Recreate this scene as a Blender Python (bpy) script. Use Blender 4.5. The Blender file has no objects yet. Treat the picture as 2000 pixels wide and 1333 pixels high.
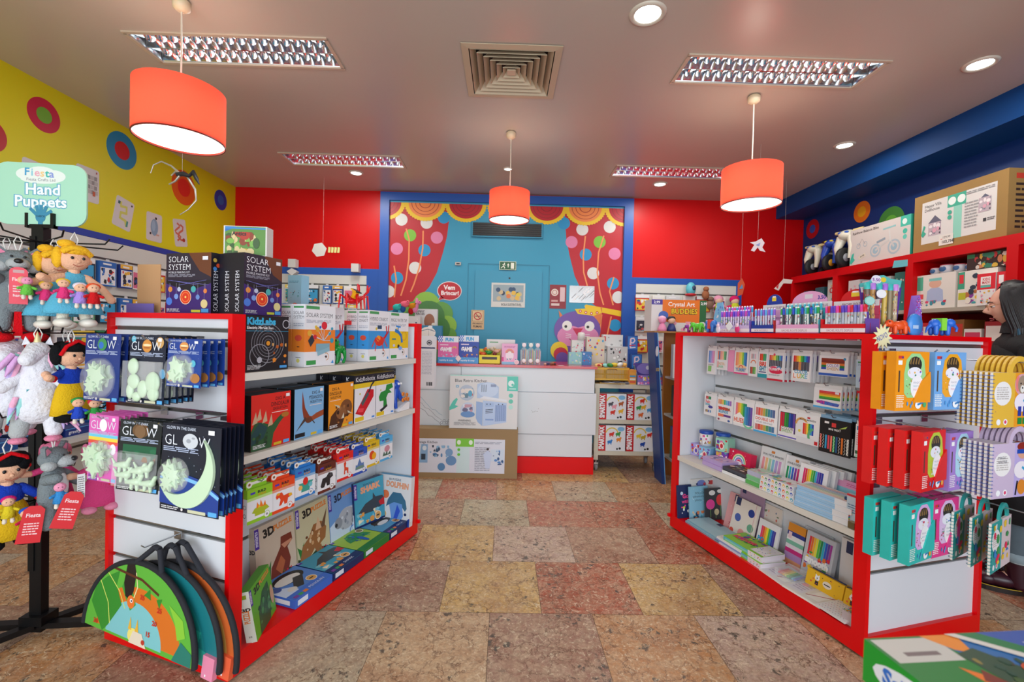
import bpy, math, random
from math import pi, sin, cos, radians, atan2, sqrt
from mathutils import Matrix, Vector
random.seed(11)
SC = bpy.context.scene
COL = SC.collection
# ---------------------------------------------------------------- camera
def lin(c):
    c = c.lstrip('#'); r = [int(c[i:i+2], 16)/255 for i in (0, 2, 4)]
    return tuple(x/12.92 if x <= .04045 else ((x+.055)/1.055)**2.4 for x in r)
cd = bpy.data.cameras.new('camera'); cam = bpy.data.objects.new('camera', cd); COL.objects.link(cam)
cd.sensor_width = 36; cd.lens = 890/2000*36; cd.clip_start = .02; cd.clip_end = 60
_y, _p, _r = -.0158, -.0171, .0239
_f = Vector((-sin(_y)*cos(_p), cos(_y)*cos(_p), sin(_p))); _rt = Vector((cos(_y), sin(_y), 0)); _u = _rt.cross(_f)
_r2 = _rt*cos(_r)+_u*sin(_r); _u2 = _u*cos(_r)-_rt*sin(_r)
cam.matrix_world = Matrix(((_r2.x, _u2.x, -_f.x, 0), (_r2.y, _u2.y, -_f.y, 0), (_r2.z, _u2.z, -_f.z, 1.42), (0, 0, 0, 1)))
cd.dof.use_dof = True; cd.dof.focus_distance = 2.7; cd.dof.aperture_fstop = 3.2
SC.camera = cam
# ---------------------------------------------------------------- view, world, daylight from the shop front
SC.view_settings.view_transform = 'Standard'; SC.view_settings.look = 'None'
SC.view_settings.gamma = 1; SC.view_settings.use_curve_mapping = False
SC.view_settings.exposure = 0.2
w = bpy.data.worlds.new('daylight'); SC.world = w; w.use_nodes = True
w.node_tree.nodes['Background'].inputs[0].default_value = (.78, .88, 1, 1)
w.node_tree.nodes['Background'].inputs[1].default_value = .9
def area(name, loc, rot, sx, sy, power, col, shape='RECTANGLE', spread=None):
    l = bpy.data.lights.new(name, 'AREA'); l.energy = power; l.color = col; l.shape = shape; l.size = sx; l.size_y = sy
    if spread: l.spread = spread
    o = bpy.data.objects.new(name, l); COL.objects.link(o); o.location = loc; o.rotation_euler = rot; return o
area('shop_window_daylight', (0, -1.7, 1.5), (radians(90), 0, 0), 6.2, 2.3, 150, (.86, .93, 1))
# ---------------------------------------------------------------- materials
_M = {}
def M(c, rough=.5, metal=0, emit=0, alpha=1, trans=0, noise=0, nscale=30, bump=0, spec=.5, coat=0, subs=0):
    key = (c, rough, metal, emit, alpha, trans, noise, nscale, bump, spec, coat, subs)
    if key in _M: return _M[key]
    m = bpy.data.materials.new('paint_%s_%d' % (c.lstrip('#'), len(_M))); m.use_nodes = True
    nt = m.node_tree; b = nt.nodes['Principled BSDF']; L = lin(c)+(1,)
    b.inputs['Base Color'].default_value = L; b.inputs['Roughness'].default_value = rough
    b.inputs['Metallic'].default_value = metal; b.inputs['Specular IOR Level'].default_value = spec
    if coat: b.inputs['Coat Weight'].default_value = coat; b.inputs['Coat Roughness'].default_value = .12
    if emit: b.inputs['Emission Color'].default_value = L; b.inputs['Emission Strength'].default_value = emit
    if alpha < 1: b.inputs['Alpha'].default_value = alpha
    if trans: b.inputs['Transmission Weight'].default_value = trans; b.inputs['IOR'].default_value = 1.1
    if noise or bump:
        tc = nt.nodes.new('ShaderNodeTexCoord'); n = nt.nodes.new('ShaderNodeTexNoise')
        n.inputs['Scale'].default_value = nscale; n.inputs['Detail'].default_value = 5
        nt.links.new(tc.outputs['Object'], n.inputs['Vector'])
        if noise:
            mx = nt.nodes.new('ShaderNodeMix'); mx.data_type = 'RGBA'
            mx.inputs[6].default_value = tuple(x*(1-noise) for x in L[:3])+(1,)
            mx.inputs[7].default_value = tuple(min(1, x*(1+noise)) for x in L[:3])+(1,)
            nt.links.new(n.outputs['Fac'], mx.inputs[0]); nt.links.new(mx.outputs[2], b.inputs['Base Color'])
        if bump:
            bp = nt.nodes.new('ShaderNodeBump'); bp.inputs['Strength'].default_value = bump; bp.inputs['Distance'].default_value = .01
            nt.links.new(n.outputs['Fac'], bp.inputs['Height']); nt.links.new(bp.outputs[0], b.inputs['Normal'])
    _M[key] = m; return m
def P_(c): return M(c, rough=.42)          # printed card
RED = M('#E00008', spec=.35, rough=.3, noise=.03, nscale=6); WHT = M('#DCDFE3', rough=.35, noise=.015, nscale=3)
SHELF = M('#D9D6CC', rough=.4, noise=.02, nscale=5); GREY = M('#6E6E6A', rough=.35, metal=.6)
STEEL = M('#B9BBBD', rough=.25, metal=.95); BLK = M('#141416', rough=.4); WOODC = M('#A9793F', rough=.6, noise=.12, nscale=8)
KRAFT = M('#A58458', rough=.75, noise=.06, nscale=14); CLEAR = M('#FFFFFF', rough=.06, alpha=.16, spec=.8)
# ---------------------------------------------------------------- mesh builder
class MB:
    def __init__(s): s.v = []; s.f = []; s.m = []; s.sm = []; s.mats = []
    def mi(s, m):
        if isinstance(m, str): m = P_(m)
        if m not in s.mats: s.mats.append(m)
        return s.mats.index(m)
    def add(s, vs, fs, m, smooth=False):
        o = len(s.v); s.v += [tuple(p) for p in vs]; k = s.mi(m)
        for f in fs: s.f.append([o+i for i in f]); s.m.append(k); s.sm.append(smooth)
        return s
    def box(s, x0, x1, y0, y1, z0, z1, m, **side):
        vs = [(x0,y0,z0),(x1,y0,z0),(x1,y1,z0),(x0,y1,z0),(x0,y0,z1),(x1,y0,z1),(x1,y1,z1),(x0,y1,z1)]
        F = dict(f=(0,1,5,4), b=(2,3,7,6), l=(3,0,4,7), r=(1,2,6,5), t=(4,5,6,7), u=(3,2,1,0))
        for k, f in F.items(): s.add([vs[i] for i in f], [(0,1,2,3)], side.get(k, m))
        return s
    def prism(s, pts, y0, y1, m, side=None, axis='y'):
        n = len(pts)
        def T(a, b, c): return (a, c, b) if axis == 'y' else ((a, b, c) if axis == 'z' else (c, a, b))
        A = [T(x, z, y0) for x, z in pts]; B = [T(x, z, y1) for x, z in pts]
        if axis == 'y': s.add(A, [tuple(range(n))], m); s.add(B, [tuple(reversed(range(n)))], m)
        else: s.add(A, [tuple(reversed(range(n)))], m); s.add(B, [tuple(range(n))], m)
        o = [(i, (i+1) % n, n+(i+1) % n, n+i) for i in range(n)]
        if axis == 'y': o = [tuple(reversed(q)) for q in o]
        s.add(A+B, o, side or m); return s
    def tube(s, pts, r, m, n=8, cap=True):
        pts = [Vector(p) for p in pts]; R = r if isinstance(r, (list, tuple)) else [r]*len(pts)
        d0 = (pts[1]-pts[0]).normalized(); up = Vector((0, 0, 1)) if abs(d0.z) < .9 else Vector((1, 0, 0))
        a = d0.cross(up).normalized(); vs = []; N = len(pts)
        for i, p in enumerate(pts):
            d = (pts[min(i+1, N-1)]-pts[max(i-1, 0)]).normalized()
            a = (a-d*a.dot(d)).normalized(); b = d.cross(a)
            vs += [p+(a*cos(2*pi*k/n)+b*sin(2*pi*k/n))*R[i] for k in range(n)]
        fs = [(i*n+k, i*n+(k+1) % n, (i+1)*n+(k+1) % n, (i+1)*n+k) for i in range(N-1) for k in range(n)]
        s.add(vs, fs, m, True)
        if cap: s.add(vs[:n], [tuple(reversed(range(n)))], m); s.add(vs[-n:], [tuple(range(n))], m)
        return s
    def limb(s, p0, p1, r0, r1, m, n=12):
        p0 = Vector(p0); p1 = Vector(p1); d = (p1-p0).normalized(); P = []; R = []
        for k in range(5):
            a = pi/2*k/4; P.append(p0-d*r0*cos(a)*.98); R.append(max(r0*sin(a), r0*.08))
        for k in range(5):
            a = pi/2*k/4; P.append(p1+d*r1*sin(a)*.98); R.append(max(r1*cos(a), r1*.08))
        return s.tube(P, R, m, n)
    def lathe(s, prof, m, n=24, c=(0, 0, 0), axis='z', smooth=True, sx=1, sy=1):
        vs = []
        for r, z in prof:
            for k in range(n):
                x, y = r*cos(2*pi*k/n)*sx, r*sin(2*pi*k/n)*sy
                p = (x, y, z) if axis == 'z' else ((z, x, y) if axis == 'x' else (y, z, x))
                vs.append((p[0]+c[0], p[1]+c[1], p[2]+c[2]))
        fs = [(i*n+k, i*n+(k+1) % n, (i+1)*n+(k+1) % n, (i+1)*n+k) for i in range(len(prof)-1) for k in range(n)]
        return s.add(vs, fs, m, smooth)
    def ell(s, c, r, m, n=16):
        if not isinstance(r, (tuple, list)): r = (r, r, r)
        k2 = max(6, n//2); vs = []
        for i in range(k2+1):
            a = pi*i/k2
            for k in range(n): vs.append((c[0]+r[0]*sin(a)*cos(2*pi*k/n), c[1]+r[1]*sin(a)*sin(2*pi*k/n), c[2]-r[2]*cos(a)))
        fs = [(i*n+k, i*n+(k+1) % n, (i+1)*n+(k+1) % n, (i+1)*n+k) for i in range(k2) for k in range(n)]
        return s.add(vs, fs, m, True)
    def build(s, name, parent=None, M4=None, label=None, cat=None, group=None, kind=None, bevel=0, sub=0):
        me = bpy.data.meshes.new(name); me.from_pydata(s.v, [], s.f)
        for m in s.mats: me.materials.append(m)
        me.polygons.foreach_set('material_index', s.m); me.polygons.foreach_set('use_smooth', s.sm); me.update()
        o = bpy.data.objects.new(name, me); COL.objects.link(o)
        if parent: o.parent = parent
        if M4 is not None: o.matrix_basis = M4
        if bevel:
            b = o.modifiers.new('edge', 'BEVEL'); b.width = bevel; b.segments = 2; b.limit_method = 'ANGLE'
        tag(o, label, cat, group, kind); return o
def tag(o, label=None, cat=None, group=None, kind=None):
    for k, v in (('label', label), ('category', cat), ('group', group), ('kind', kind)):
        if v: o[k] = v
    return o
def empty(name, M4, label, cat, group=None):
    o = bpy.data.objects.new(name, None); COL.objects.link(o); o.empty_display_size = .05; o.matrix_basis = M4
    return tag(o, label, cat, group)
def copy(o, M4, label=None, group=None):
    r = o.copy(); COL.objects.link(r); r.matrix_basis = M4
    if label: r['label'] = label
    if group: r['group'] = group
    for ch in KIDS.get(o.name, []):
        c = ch.copy(); COL.objects.link(c); c.parent = r
    return r
KIDS = {}
def kid(parent, mb, name, **k):
    o = mb.build(name, parent=parent, **k); KIDS.setdefault(parent.name, []).append(o); return o
def T(x, y, z, rz=0, rx=0, ry=0):
    return Matrix.Translation((x, y, z)) @ Matrix.Rotation(rz, 4, 'Z') @ Matrix.Rotation(ry, 4, 'Y') @ Matrix.Rotation(rx, 4, 'X')
GOND = {'L': (-1.0642, 1.7951, -.3402), 'R': (1.6296, 1.9798, .2564)}
def place(fr, u, v, z, yaw=0, rx=0, ry=0):
    """a point in a gondola's own frame (u along it, v across it), facing its aisle (A) or its near end (E)"""
    x, y, t = GOND[fr[0]]; U = Vector((-sin(t), cos(t))); V = Vector((-cos(t), -sin(t)))
    if fr[0] == 'R': V = -V
    p = Vector((x, y))+U*u+V*v; Y = V if fr[1] == 'A' else U; X = Vector((Y.y, -Y.x))
    return T(p.x, p.y, z, atan2(X.y, X.x)+yaw, rx, ry)
ORD = 'first second third fourth fifth sixth seventh eighth ninth tenth eleventh twelfth thirteenth fourteenth fifteenth sixteenth seventeenth eighteenth nineteenth twentieth'.split()
# ---------------------------------------------------------------- flat printed artwork on a face
_TX = {}
def textmesh(t, b):
    if (t, b) in _TX: return _TX[t, b]
    cu = bpy.data.curves.new('t', 'FONT'); cu.body = t; cu.offset = b; cu.resolution_u = 2
    ob = bpy.data.objects.new('t', cu); me = bpy.data.meshes.new_from_object(ob)
    vs = [(v.co.x, v.co.y) for v in me.vertices]; fs = [tuple(p.vertices) for p in me.polygons if p.normal.z > 0 or len(p.vertices) > 2]
    wd = max([v[0] for v in vs] or [0])
    bpy.data.objects.remove(ob); bpy.data.curves.remove(cu); bpy.data.meshes.remove(me)
    _TX[t, b] = (vs, fs, wd); return _TX[t, b]
class Art:
    def __init__(s, mb, o, ux, uy, w, h, k=1):
        s.mb = mb; s.o = Vector(o); s.ux = Vector(ux); s.uy = Vector(uy); s.n = s.ux.cross(s.uy); s.w = w; s.h = h; s.k = k
    def pt(s, x, y): return s.o+s.ux*(x*s.w)+s.uy*(y*s.h)+s.n*(.00007*s.k)
    def poly(s, pts, c, clip=False):
        s.mb.add([s.pt(*p) for p in pts], [tuple(range(len(pts)))], c); s.k += 1; return s
    def rect(s, x, y, w, h, c): return s.poly([(x, y), (x+w, y), (x+w, y+h), (x, y+h)], c)
    def ell(s, x, y, rx, ry, c, n=18): return s.poly([(x+rx*cos(2*pi*i/n), y+ry*sin(2*pi*i/n)) for i in range(n)], c)
    def circ(s, x, y, r, c, n=18): return s.ell(x, y, r/s.w, r/s.h, c, n)
    def ring(s, x, y, r, t, c, n=24, a0=0, a1=2*pi):
        P = []
        for i in range(n+1):
            a = a0+(a1-a0)*i/n
            for q in (r, r-t): P.append(s.pt(x+q*cos(a)/s.w, y+q*sin(a)/s.h))
        s.mb.add(P, [(2*i, 2*i+1, 2*i+3, 2*i+2) for i in range(n)], c); s.k += 1; return s
    def line(s, pts, t, c):
        P = []; q = [Vector((x*s.w, y*s.h)) for x, y in pts]
        for i, p in enumerate(q):
            d = (q[min(i+1, len(q)-1)]-q[max(i-1, 0)]).normalized(); nn = Vector((-d.y, d.x))*t/2
            for z in (p+nn, p-nn): P.append(s.pt(z.x/s.w, z.y/s.h))
        s.mb.add(P, [(2*i, 2*i+1, 2*i+3, 2*i+2) for i in range(len(q)-1)], c); s.k += 1; return s
    def text(s, t, x, y, hh, c, bold=0, maxw=None, al='l', rot=0, wide=1):
        vs, fs, wd = textmesh(t, bold); q = hh*s.h/.7; W = wd*q*wide
        if maxw and W > maxw*s.w: wide *= maxw*s.w/W; W = maxw*s.w
        ox = {'l': 0, 'c': -W/2, 'r': -W}[al]; ca, sa = cos(rot), sin(rot); P = []
        for vx, vy in vs:
            a, b = vx*q*wide+ox, vy*q; P.append(s.pt(x+(a*ca-b*sa)/s.w, y+(a*sa+b*ca)/s.h))
        s.mb.add(P, fs, c); s.k += 1; return s
    def small(s, x, y, w, h, n, c, seed=0):
        R = random.Random(seed+n); st = h/n
        for i in range(n): 
            a = x; 
            while a < x+w*.9:
                b = min(a+w*R.uniform(.12, .4), x+w); s.mb.add([s.pt(a, y+h-st*(i+.6)), s.pt(b, y+h-st*(i+.6)), s.pt(b, y+h-st*(i+.15)), s.pt(a, y+h-st*(i+.15))], [(0, 1, 2, 3)], c); a = b+w*.04
            if R.random() < .3: continue
        s.k += 1; return s
    def splat(s, x, y, w, h, cols, n, seed=0, r=.12):
        R = random.Random(seed)
        for i in range(n):
            cx, cy = x+w*R.random(), y+h*R.random(); a = R.uniform(.4, 1)*r*w; b = R.uniform(.4, 1)*r*w*s.w/s.h; k = R.choice((3, 5, 8, 10)); ph = R.random()*6
            pts = [(min(max(cx+a*cos(ph+2*pi*j/k), x), x+w), min(max(cy+b*sin(ph+2*pi*j/k), y), y+h)) for j in range(k)]
            s.poly(pts, R.choice(cols))
        return s
def front(mb, w, h, y=0, x=None, z=0): return Art(mb, (-w/2 if x is None else x, y, z), (1, 0, 0), (0, 0, 1), w, h)
def lside(mb, w, d, h, z=0): return Art(mb, (-w/2, d, z), (0, -1, 0), (0, 0, 1), d, h)
def rside(mb, w, d, h, z=0): return Art(mb, (w/2, 0, z), (0, 1, 0), (0, 0, 1), d, h)
def topf(mb, w, d, h): return Art(mb, (-w/2, 0, h), (1, 0, 0), (0, 1, 0), w, d)
RB = ['#E2231A', '#F28C1E', '#F7D21E', '#39A845', '#1E9FD7', '#2B4BA0', '#8A3F98']
# ================================================================ the room
XL, XR, YB, YF, ZC = -3.348, 3.708, 5.676, -1.8, 3.135
def floor_material():
    m = bpy.data.materials.new('polished_breccia_marble'); m.use_nodes = True; nt = m.node_tree; N = nt.nodes; L = nt.links
    b = N['Principled BSDF']; tc = N.new('ShaderNodeTexCoord'); at = N.new('ShaderNodeAttribute'); at.attribute_name = 'tile_tint'
    sp = N.new('ShaderNodeSeparateColor'); L.new(at.outputs['Color'], sp.inputs[0])
    off = N.new('ShaderNodeAttribute'); off.attribute_name = 'tile_shift'
    ad = N.new('ShaderNodeVectorMath'); ad.operation = 'MULTIPLY_ADD'; ad.inputs[1].default_value = (40, 40, 40)
    L.new(off.outputs['Vector'], ad.inputs[0]); L.new(tc.outputs['Object'], ad.inputs[2])
    def noise(sc, det, rough=.6, dist=0):
        n = N.new('ShaderNodeTexNoise'); n.inputs['Scale'].default_value = sc; n.inputs['Detail'].default_value = det
        n.inputs['Roughness'].default_value = rough; n.inputs['Distortion'].default_value = dist
        L.new(ad.outputs[0], n.inputs['Vector']); return n
    def ramp(src, stops):
        r = N.new('ShaderNodeValToRGB'); L.new(src, r.inputs[0])
        while len(r.color_ramp.elements) < len(stops): r.color_ramp.elements.new(.5)
        for e, (p, c) in zip(r.color_ramp.elements, stops): e.position = p; e.color = c
        return r
    def mix(fac, a, bb, mode='MIX', f=None):
        x = N.new('ShaderNodeMix'); x.data_type = 'RGBA'; x.blend_type = mode
        if f is not None: x.inputs[0].default_value = f
        else: L.new(fac, x.inputs[0])
        for k, q in ((6, a), (7, bb)):
            if isinstance(q, tuple): x.inputs[k].default_value = q
            else: L.new(q, x.inputs[k])
        return x.outputs[2]
    big = noise(3.2, 6, .65, .6); mid = noise(17, 6, .7, 1.2); fine = noise(70, 4, .7, .4)
    g = lambda v: (v, v, v, 1)
    c = mix(ramp(mid.outputs['Fac'], [(.38, g(0)), (.62, g(1))]).outputs[0], at.outputs['Color'], lin('#D9C3A0')+(1,), f=None)
    c = mix(None, at.outputs['Color'], c, f=.5)
    c = mix(ramp(big.outputs['Fac'], [(.46, g(0)), (.66, g(.42))]).outputs[0], c, lin('#8E4E30')+(1,))
    vo = N.new('ShaderNodeTexVoronoi'); vo.feature = 'DISTANCE_TO_EDGE'; vo.inputs['Scale'].default_value = 13
    wv = N.new('ShaderNodeVectorMath'); wv.operation = 'MULTIPLY_ADD'; wv.inputs[1].default_value = (.11, .11, .11)
    L.new(mid.outputs['Color'], wv.inputs[0]); L.new(ad.outputs[0], wv.inputs[2]); L.new(wv.outputs[0], vo.inputs['Vector'])
    msk = N.new('ShaderNodeMath'); msk.operation = 'MULTIPLY'
    L.new(ramp(vo.outputs['Distance'], [(.0, g(1)), (.05, g(0))]).outputs[0], msk.inputs[0])
    n3 = noise(6, 3); L.new(ramp(n3.outputs['Fac'], [(.42, g(.15)), (.52, g(.95))]).outputs[0], msk.inputs[1])
    c = mix(msk.outputs[0], c, lin('#5E3A26')+(1,))
    v2 = N.new('ShaderNodeTexVoronoi'); v2.inputs['Scale'].default_value = 22; L.new(wv.outputs[0], v2.inputs['Vector'])
    pe = N.new('ShaderNodeMath'); pe.operation = 'MULTIPLY'
    L.new(ramp(v2.outputs['Distance'], [(.26, g(1)), (.34, g(0))]).outputs[0], pe.inputs[0])
    n4 = noise(4.3, 2); L.new(ramp(n4.outputs['Fac'], [(.55, g(0)), (.59, g(.9))]).outputs[0], pe.inputs[1])
    c = mix(pe.outputs[0], c, lin('#45453F')+(1,))
    c = mix(ramp(fine.outputs['Fac'], [(.3, g(.5)), (.62, g(0))]).outputs[0], c, lin('#6B4A32')+(1,))
    n5 = noise(28, 5, .75, 2.2); c = mix(ramp(n5.outputs['Fac'], [(.56, g(0)), (.63, g(.6))]).outputs[0], c, lin('#E6D6B6')+(1,))
    L.new(c, b.inputs['Base Color'])
    L.new(ramp(mid.outputs['Fac'], [(.3, g(.3)), (.7, g(.46))]).outputs[0], b.inputs['Roughness'])
    b.inputs['Specular IOR Level'].default_value = .45
    return m
def make_floor():
    tw, ty, y0 = .5202, .5212, 2.2872
    JX = {-1: -.044, 0: -.301, 1: -.044, 2: .215, 3: -.042, 4: .2, -2: -.30, -3: -.05}
    TINT = {'y': '#CDA660', 'r': '#AC5032', 'p': '#AA8068', 'g': '#B0A088', 'w': '#C4AA9A', 'b': '#C4A07A', 'k': '#9E7866', 's': '#B2A88C', 'o': '#BC8450'}
    # colour of the tiles that show in the aisle, counted from the joint above
    ROW = {-1: {-3: 'k', -2: 'g', -1: 'b', 0: 'k', 1: 'o', 2: 'w', 3: 'b'}, 0: {-2: 'r', -1: 'k', 0: 'y', 1: 'r', 2: 'y', 3: 'k'},
           1: {-2: 'r', -1: 'y', 0: 'w', 1: 'p', 2: 'r', 3: 'k'}, 2: {-2: 'p', -1: 's', 0: 'r', 1: 'r', 2: 's'}, 3: {-2: 's', -1: 'r', 0: 'o', 1: 's', 2: 'o'}}
    R = random.Random(5); vs, fs, tint, sh = [], [], [], []; e = .0011
    for k in range(-9, 8):
        xa = JX.get(k, R.choice((-.05, .21))); ya = y0+k*ty; yb = min(ya+ty, YB)
        if ya >= YB: continue
        ya = max(ya, YF)
        for i in range(-8, 9):
            a, bq = max(xa+i*tw, XL), min(xa+(i+1)*tw, XR)
            if bq-a < .01 or yb <= ya: continue
            if k == 0: i2 = i
            else: i2 = i
            q = ROW.get(k, {}).get(i2) or R.choice('ypgkboor' if i > -4 else 'oogkb')
            o = len(vs); vs += [(a+e, ya+e, 0), (bq-e, ya+e, 0), (bq-e, yb-e, 0), (a+e, yb-e, 0)]; fs.append((o, o+1, o+2, o+3))
            tint += [lin(TINT[q])+(1,)]*4; sh += [(R.random(), R.random(), R.random(), 1)]*4
    nt = len(fs); o = len(vs)
    vs += [(XL, YF, -.0012), (XR, YF, -.0012), (XR, YB, -.0012), (XL, YB, -.0012), (XL, YF, -.15), (XR, YF, -.15), (XR, YB, -.15), (XL, YB, -.15)]
    fs += [(o, o+1, o+2, o+3), (o+4, o+7, o+6, o+5), (o, o+4, o+5, o+1), (o+1, o+5, o+6, o+2), (o+2, o+6, o+7, o+3), (o+3, o+7, o+4, o)]
    me = bpy.data.meshes.new('floor'); me.from_pydata(vs, [], fs); me.materials.append(floor_material()); me.materials.append(M('#5E4A3A', rough=.8))
    for nm, dat in (('tile_tint', tint), ('tile_shift', sh)):
        a = me.color_attributes.new(nm, 'FLOAT_COLOR', 'CORNER')
        for i, c in enumerate(dat): a.data[i].color = c
    for i, p in enumerate(me.polygons): p.material_index = 0 if i < nt else 1
    ob = bpy.data.objects.new('floor', me); COL.objects.link(ob); ob['kind'] = 'structure'
make_floor()
def struct(name, mb, **k): return mb.build(name, kind='structure', **k)
CEILM = M('#BBB0A2', rough=.3, noise=.02, nscale=2, spec=.55)
YEL = M('#D8CC06', rough=.5, noise=.02, nscale=3); WRED = M('#CC0003', spec=.3, rough=.4, noise=.03, nscale=3)
WBLU = M('#04306E', rough=.5, spec=.3, noise=.03, nscale=3); TBLU = M('#1550A6', rough=.4, noise=.02, nscale=4)
HOLES = [(-2.27, -1.11, 2.745, 3.035), (1.09, 2.30, 2.78, 3.07), (-2.25, -1.095, 4.54, 4.84), (1.10, 2.29, 4.605, 4.895), (-.287, .29, 2.74, 3.32)]
def make_ceiling():
    mb = MB(); xs = sorted({XL-.1, XR+.1} | {h[0] for h in HOLES} | {h[1] for h in HOLES}); ys = sorted({YF, YB+.1} | {h[2] for h in HOLES} | {h[3] for h in HOLES})
    for i in range(len(xs)-1):
        for j in range(len(ys)-1):
            cx, cy = (xs[i]+xs[i+1])/2, (ys[j]+ys[j+1])/2
            if any(h[0] < cx < h[1] and h[2] < cy < h[3] for h in HOLES): continue
            mb.box(xs[i], xs[i+1], ys[j], ys[j+1], ZC, ZC+.02, CEILM)
    mb.box(XL-.1, XR+.1, YF, YB+.1, ZC+.3, ZC+.35, CEILM)
    struct('ceiling', mb)
make_ceiling()
struct('wall_left', MB().box(XL-.1, XL, YF, YB+.1, 0, ZC, YEL))
struct('wall_right', MB().box(XR, XR+.1, YF, YB+.1, 0, ZC, WBLU))
struct('wall_back', MB().box(XL, XR, YB, YB+.1, 0, ZC, WRED))
struct('trim_1', MB().box(3.355, XR, YF, YB, 2.925, ZC, M('#04407E', rough=.6, spec=.25, noise=.03, nscale=3)))          # boxed-out beam over the right-hand wall
# blue bands framing the wall panels
struct('trim_2', MB().box(XL, XL+.025, YF, YB-.025, 2.107, 2.16, M('#123C9A', rough=.4)))
b = MB(); b.box(XL+.0, -1.565, YB-.025, YB, 2.085, 2.17, TBLU); b.box(-1.72, -1.565, YB-.025, YB, .0, 2.085, TBLU)
struct('trim_3', b)
b = MB(); b.box(-1.565, -1.455, YB-.04, YB, 0, 3.12, TBLU); b.box(-1.455, 1.445, YB-.04, YB, 3.02, 3.12, TBLU); b.box(1.445, 1.558, YB-.04, YB, 0, 3.12, TBLU)
struct('trim_4', b, bevel=.004)
b = MB(); b.box(1.558, 2.94, YB-.025, YB, 2.075, 2.15, TBLU); b.box(1.558, 1.615, YB-.025, YB, 0, 2.075, TBLU); b.box(2.87, 2.94, YB-.025, YB, 0, 2.075, TBLU)
struct('trim_5', b)
def slat(mb, x0, x1, z0, z1, y, t, slots, bm=WHT):
    """slatwall boards facing -y, with recessed aluminium grooves"""
    e = [z0]+[z for s_ in sorted(slots) for z in (s_-.009, s_+.009)]+[z1]
    for i in range(0, len(e)-1, 2): mb.box(x0, x1, y, y+t, e[i], e[i+1], bm)
    for s_ in slots:
        mb.box(x0, x1, y+.009, y+t, s_-.009, s_+.009, GREY); mb.box(x0, x1, y, y+.003, s_+.004, s_+.009, GREY)
    return mb
OFFW = M('#CFCFC6', rough=.45, noise=.02, nscale=4)
def wall_slots(z1): return [z1-.12-k*.15 for k in range(13) if z1-.12-k*.15 > .1]
p = slat(MB(), -3.1, -1.72, .05, 2.085, YB-.022, .02, [1.967-.3*k for k in range(6)], OFFW); struct('trim_6', p)
p = slat(MB(), 1.615, 2.87, .05, 2.075, YB-.022, .02, [1.955-.3*k for k in range(6)], OFFW); struct('trim_7', p)
p = slat(MB(), YF, YB-.05, .05, 2.105, 0, .02, [1.955-.3*k for k in range(6)], OFFW)
struct('trim_8', p, M4=T(XL+.022, 0, 0, radians(90)))
# ================================================================ ceiling fixtures
MIR = M('#E6E9EC', rough=.12, metal=1); FRM = M('#CFC0AA', rough=.4, metal=.3); TUBE = M('#F2FAFF', emit=5)
def troffer(i, h, lab):
    x0, x1, y0, y1 = h; w, d = x1-x0, y1-y0
    t = empty('ceiling_light', T(x0, y0, ZC), lab, 'ceiling light', 'louvred fluorescent ceiling lights')
    f = MB(); e = .018
    for a in ((-e, w+e, -e, .004), (-e, w+e, d-.004, d+e), (-e, .004, 0, d), (w-.004, w+e, 0, d)): f.box(a[0], a[1], a[2], a[3], -.008, .0, FRM)
    kid(t, f, 'frame')
    hs = MB(); hs.box(.002, w-.002, .002, d-.002, .13, .14, M('#DDE2E4', rough=.4)); 
    hs.box(.002, .008, .002, d-.002, 0, .13, MIR); hs.box(w-.008, w-.002, .002, d-.002, 0, .13, MIR)
    hs.box(.002, w-.002, .002, .008, 0, .13, MIR); hs.box(.002, w-.002, d-.008, d-.002, 0, .13, MIR); kid(t, hs, 'housing')
    for yy in (d*.27, d*.73): kid(t, MB().tube([(.05, yy, .095), (w-.05, yy, .095)], .012, TUBE, 10), 'fluorescent_tube')
    lv = MB(); n = 17
    for yy in (.012, d/2, d-.012): lv.prism([(yy-.004, .002), (yy+.004, .002), (yy+.016, .062), (yy-.016, .062)], .01, w-.01, MIR, axis='x')
    for k in range(1, n):
        xx = w*k/n
        for a, b_ in ((.014, d/2-.012), (d/2+.012, d-.014)):
            N = 6; P = []
            for j in range(N+1):
                q = a+(b_-a)*j/N; zz = .004+.03*(2*j/N-1)**2
                P += [(xx-.0012, q, zz), (xx-.014, q, .064), (xx+.0012, q, zz), (xx+.014, q, .064)]
            F = []
            for j in range(N): o = 4*j; F += [(o, o+4, o+5, o+1), (o+2, o+3, o+7, o+6), (o, o+2, o+6, o+4)]
            lv.add(P, F, MIR, True)
    kid(t, lv, 'louvre'); return t
troffer(0, HOLES[0], 'long louvred ceiling light nearest the camera, above the left red drum lamp')
troffer(1, HOLES[1], 'long louvred ceiling light with one loose bright strip, above the right red drum lamp')
troffer(2, HOLES[2], 'small-looking louvred ceiling light at the back, near the left red wall')
troffer(3, HOLES[3], 'small-looking louvred ceiling light at the back, near the right red wall')
for i, h in enumerate(HOLES[:4]): area('troffer_light', ((h[0]+h[1])/2, (h[2]+h[3])/2, ZC-.02), (0, 0, 0), 1.1, .25, 9, (.93, .97, 1))
BEI = M('#BFAF92', rough=.45)
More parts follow.
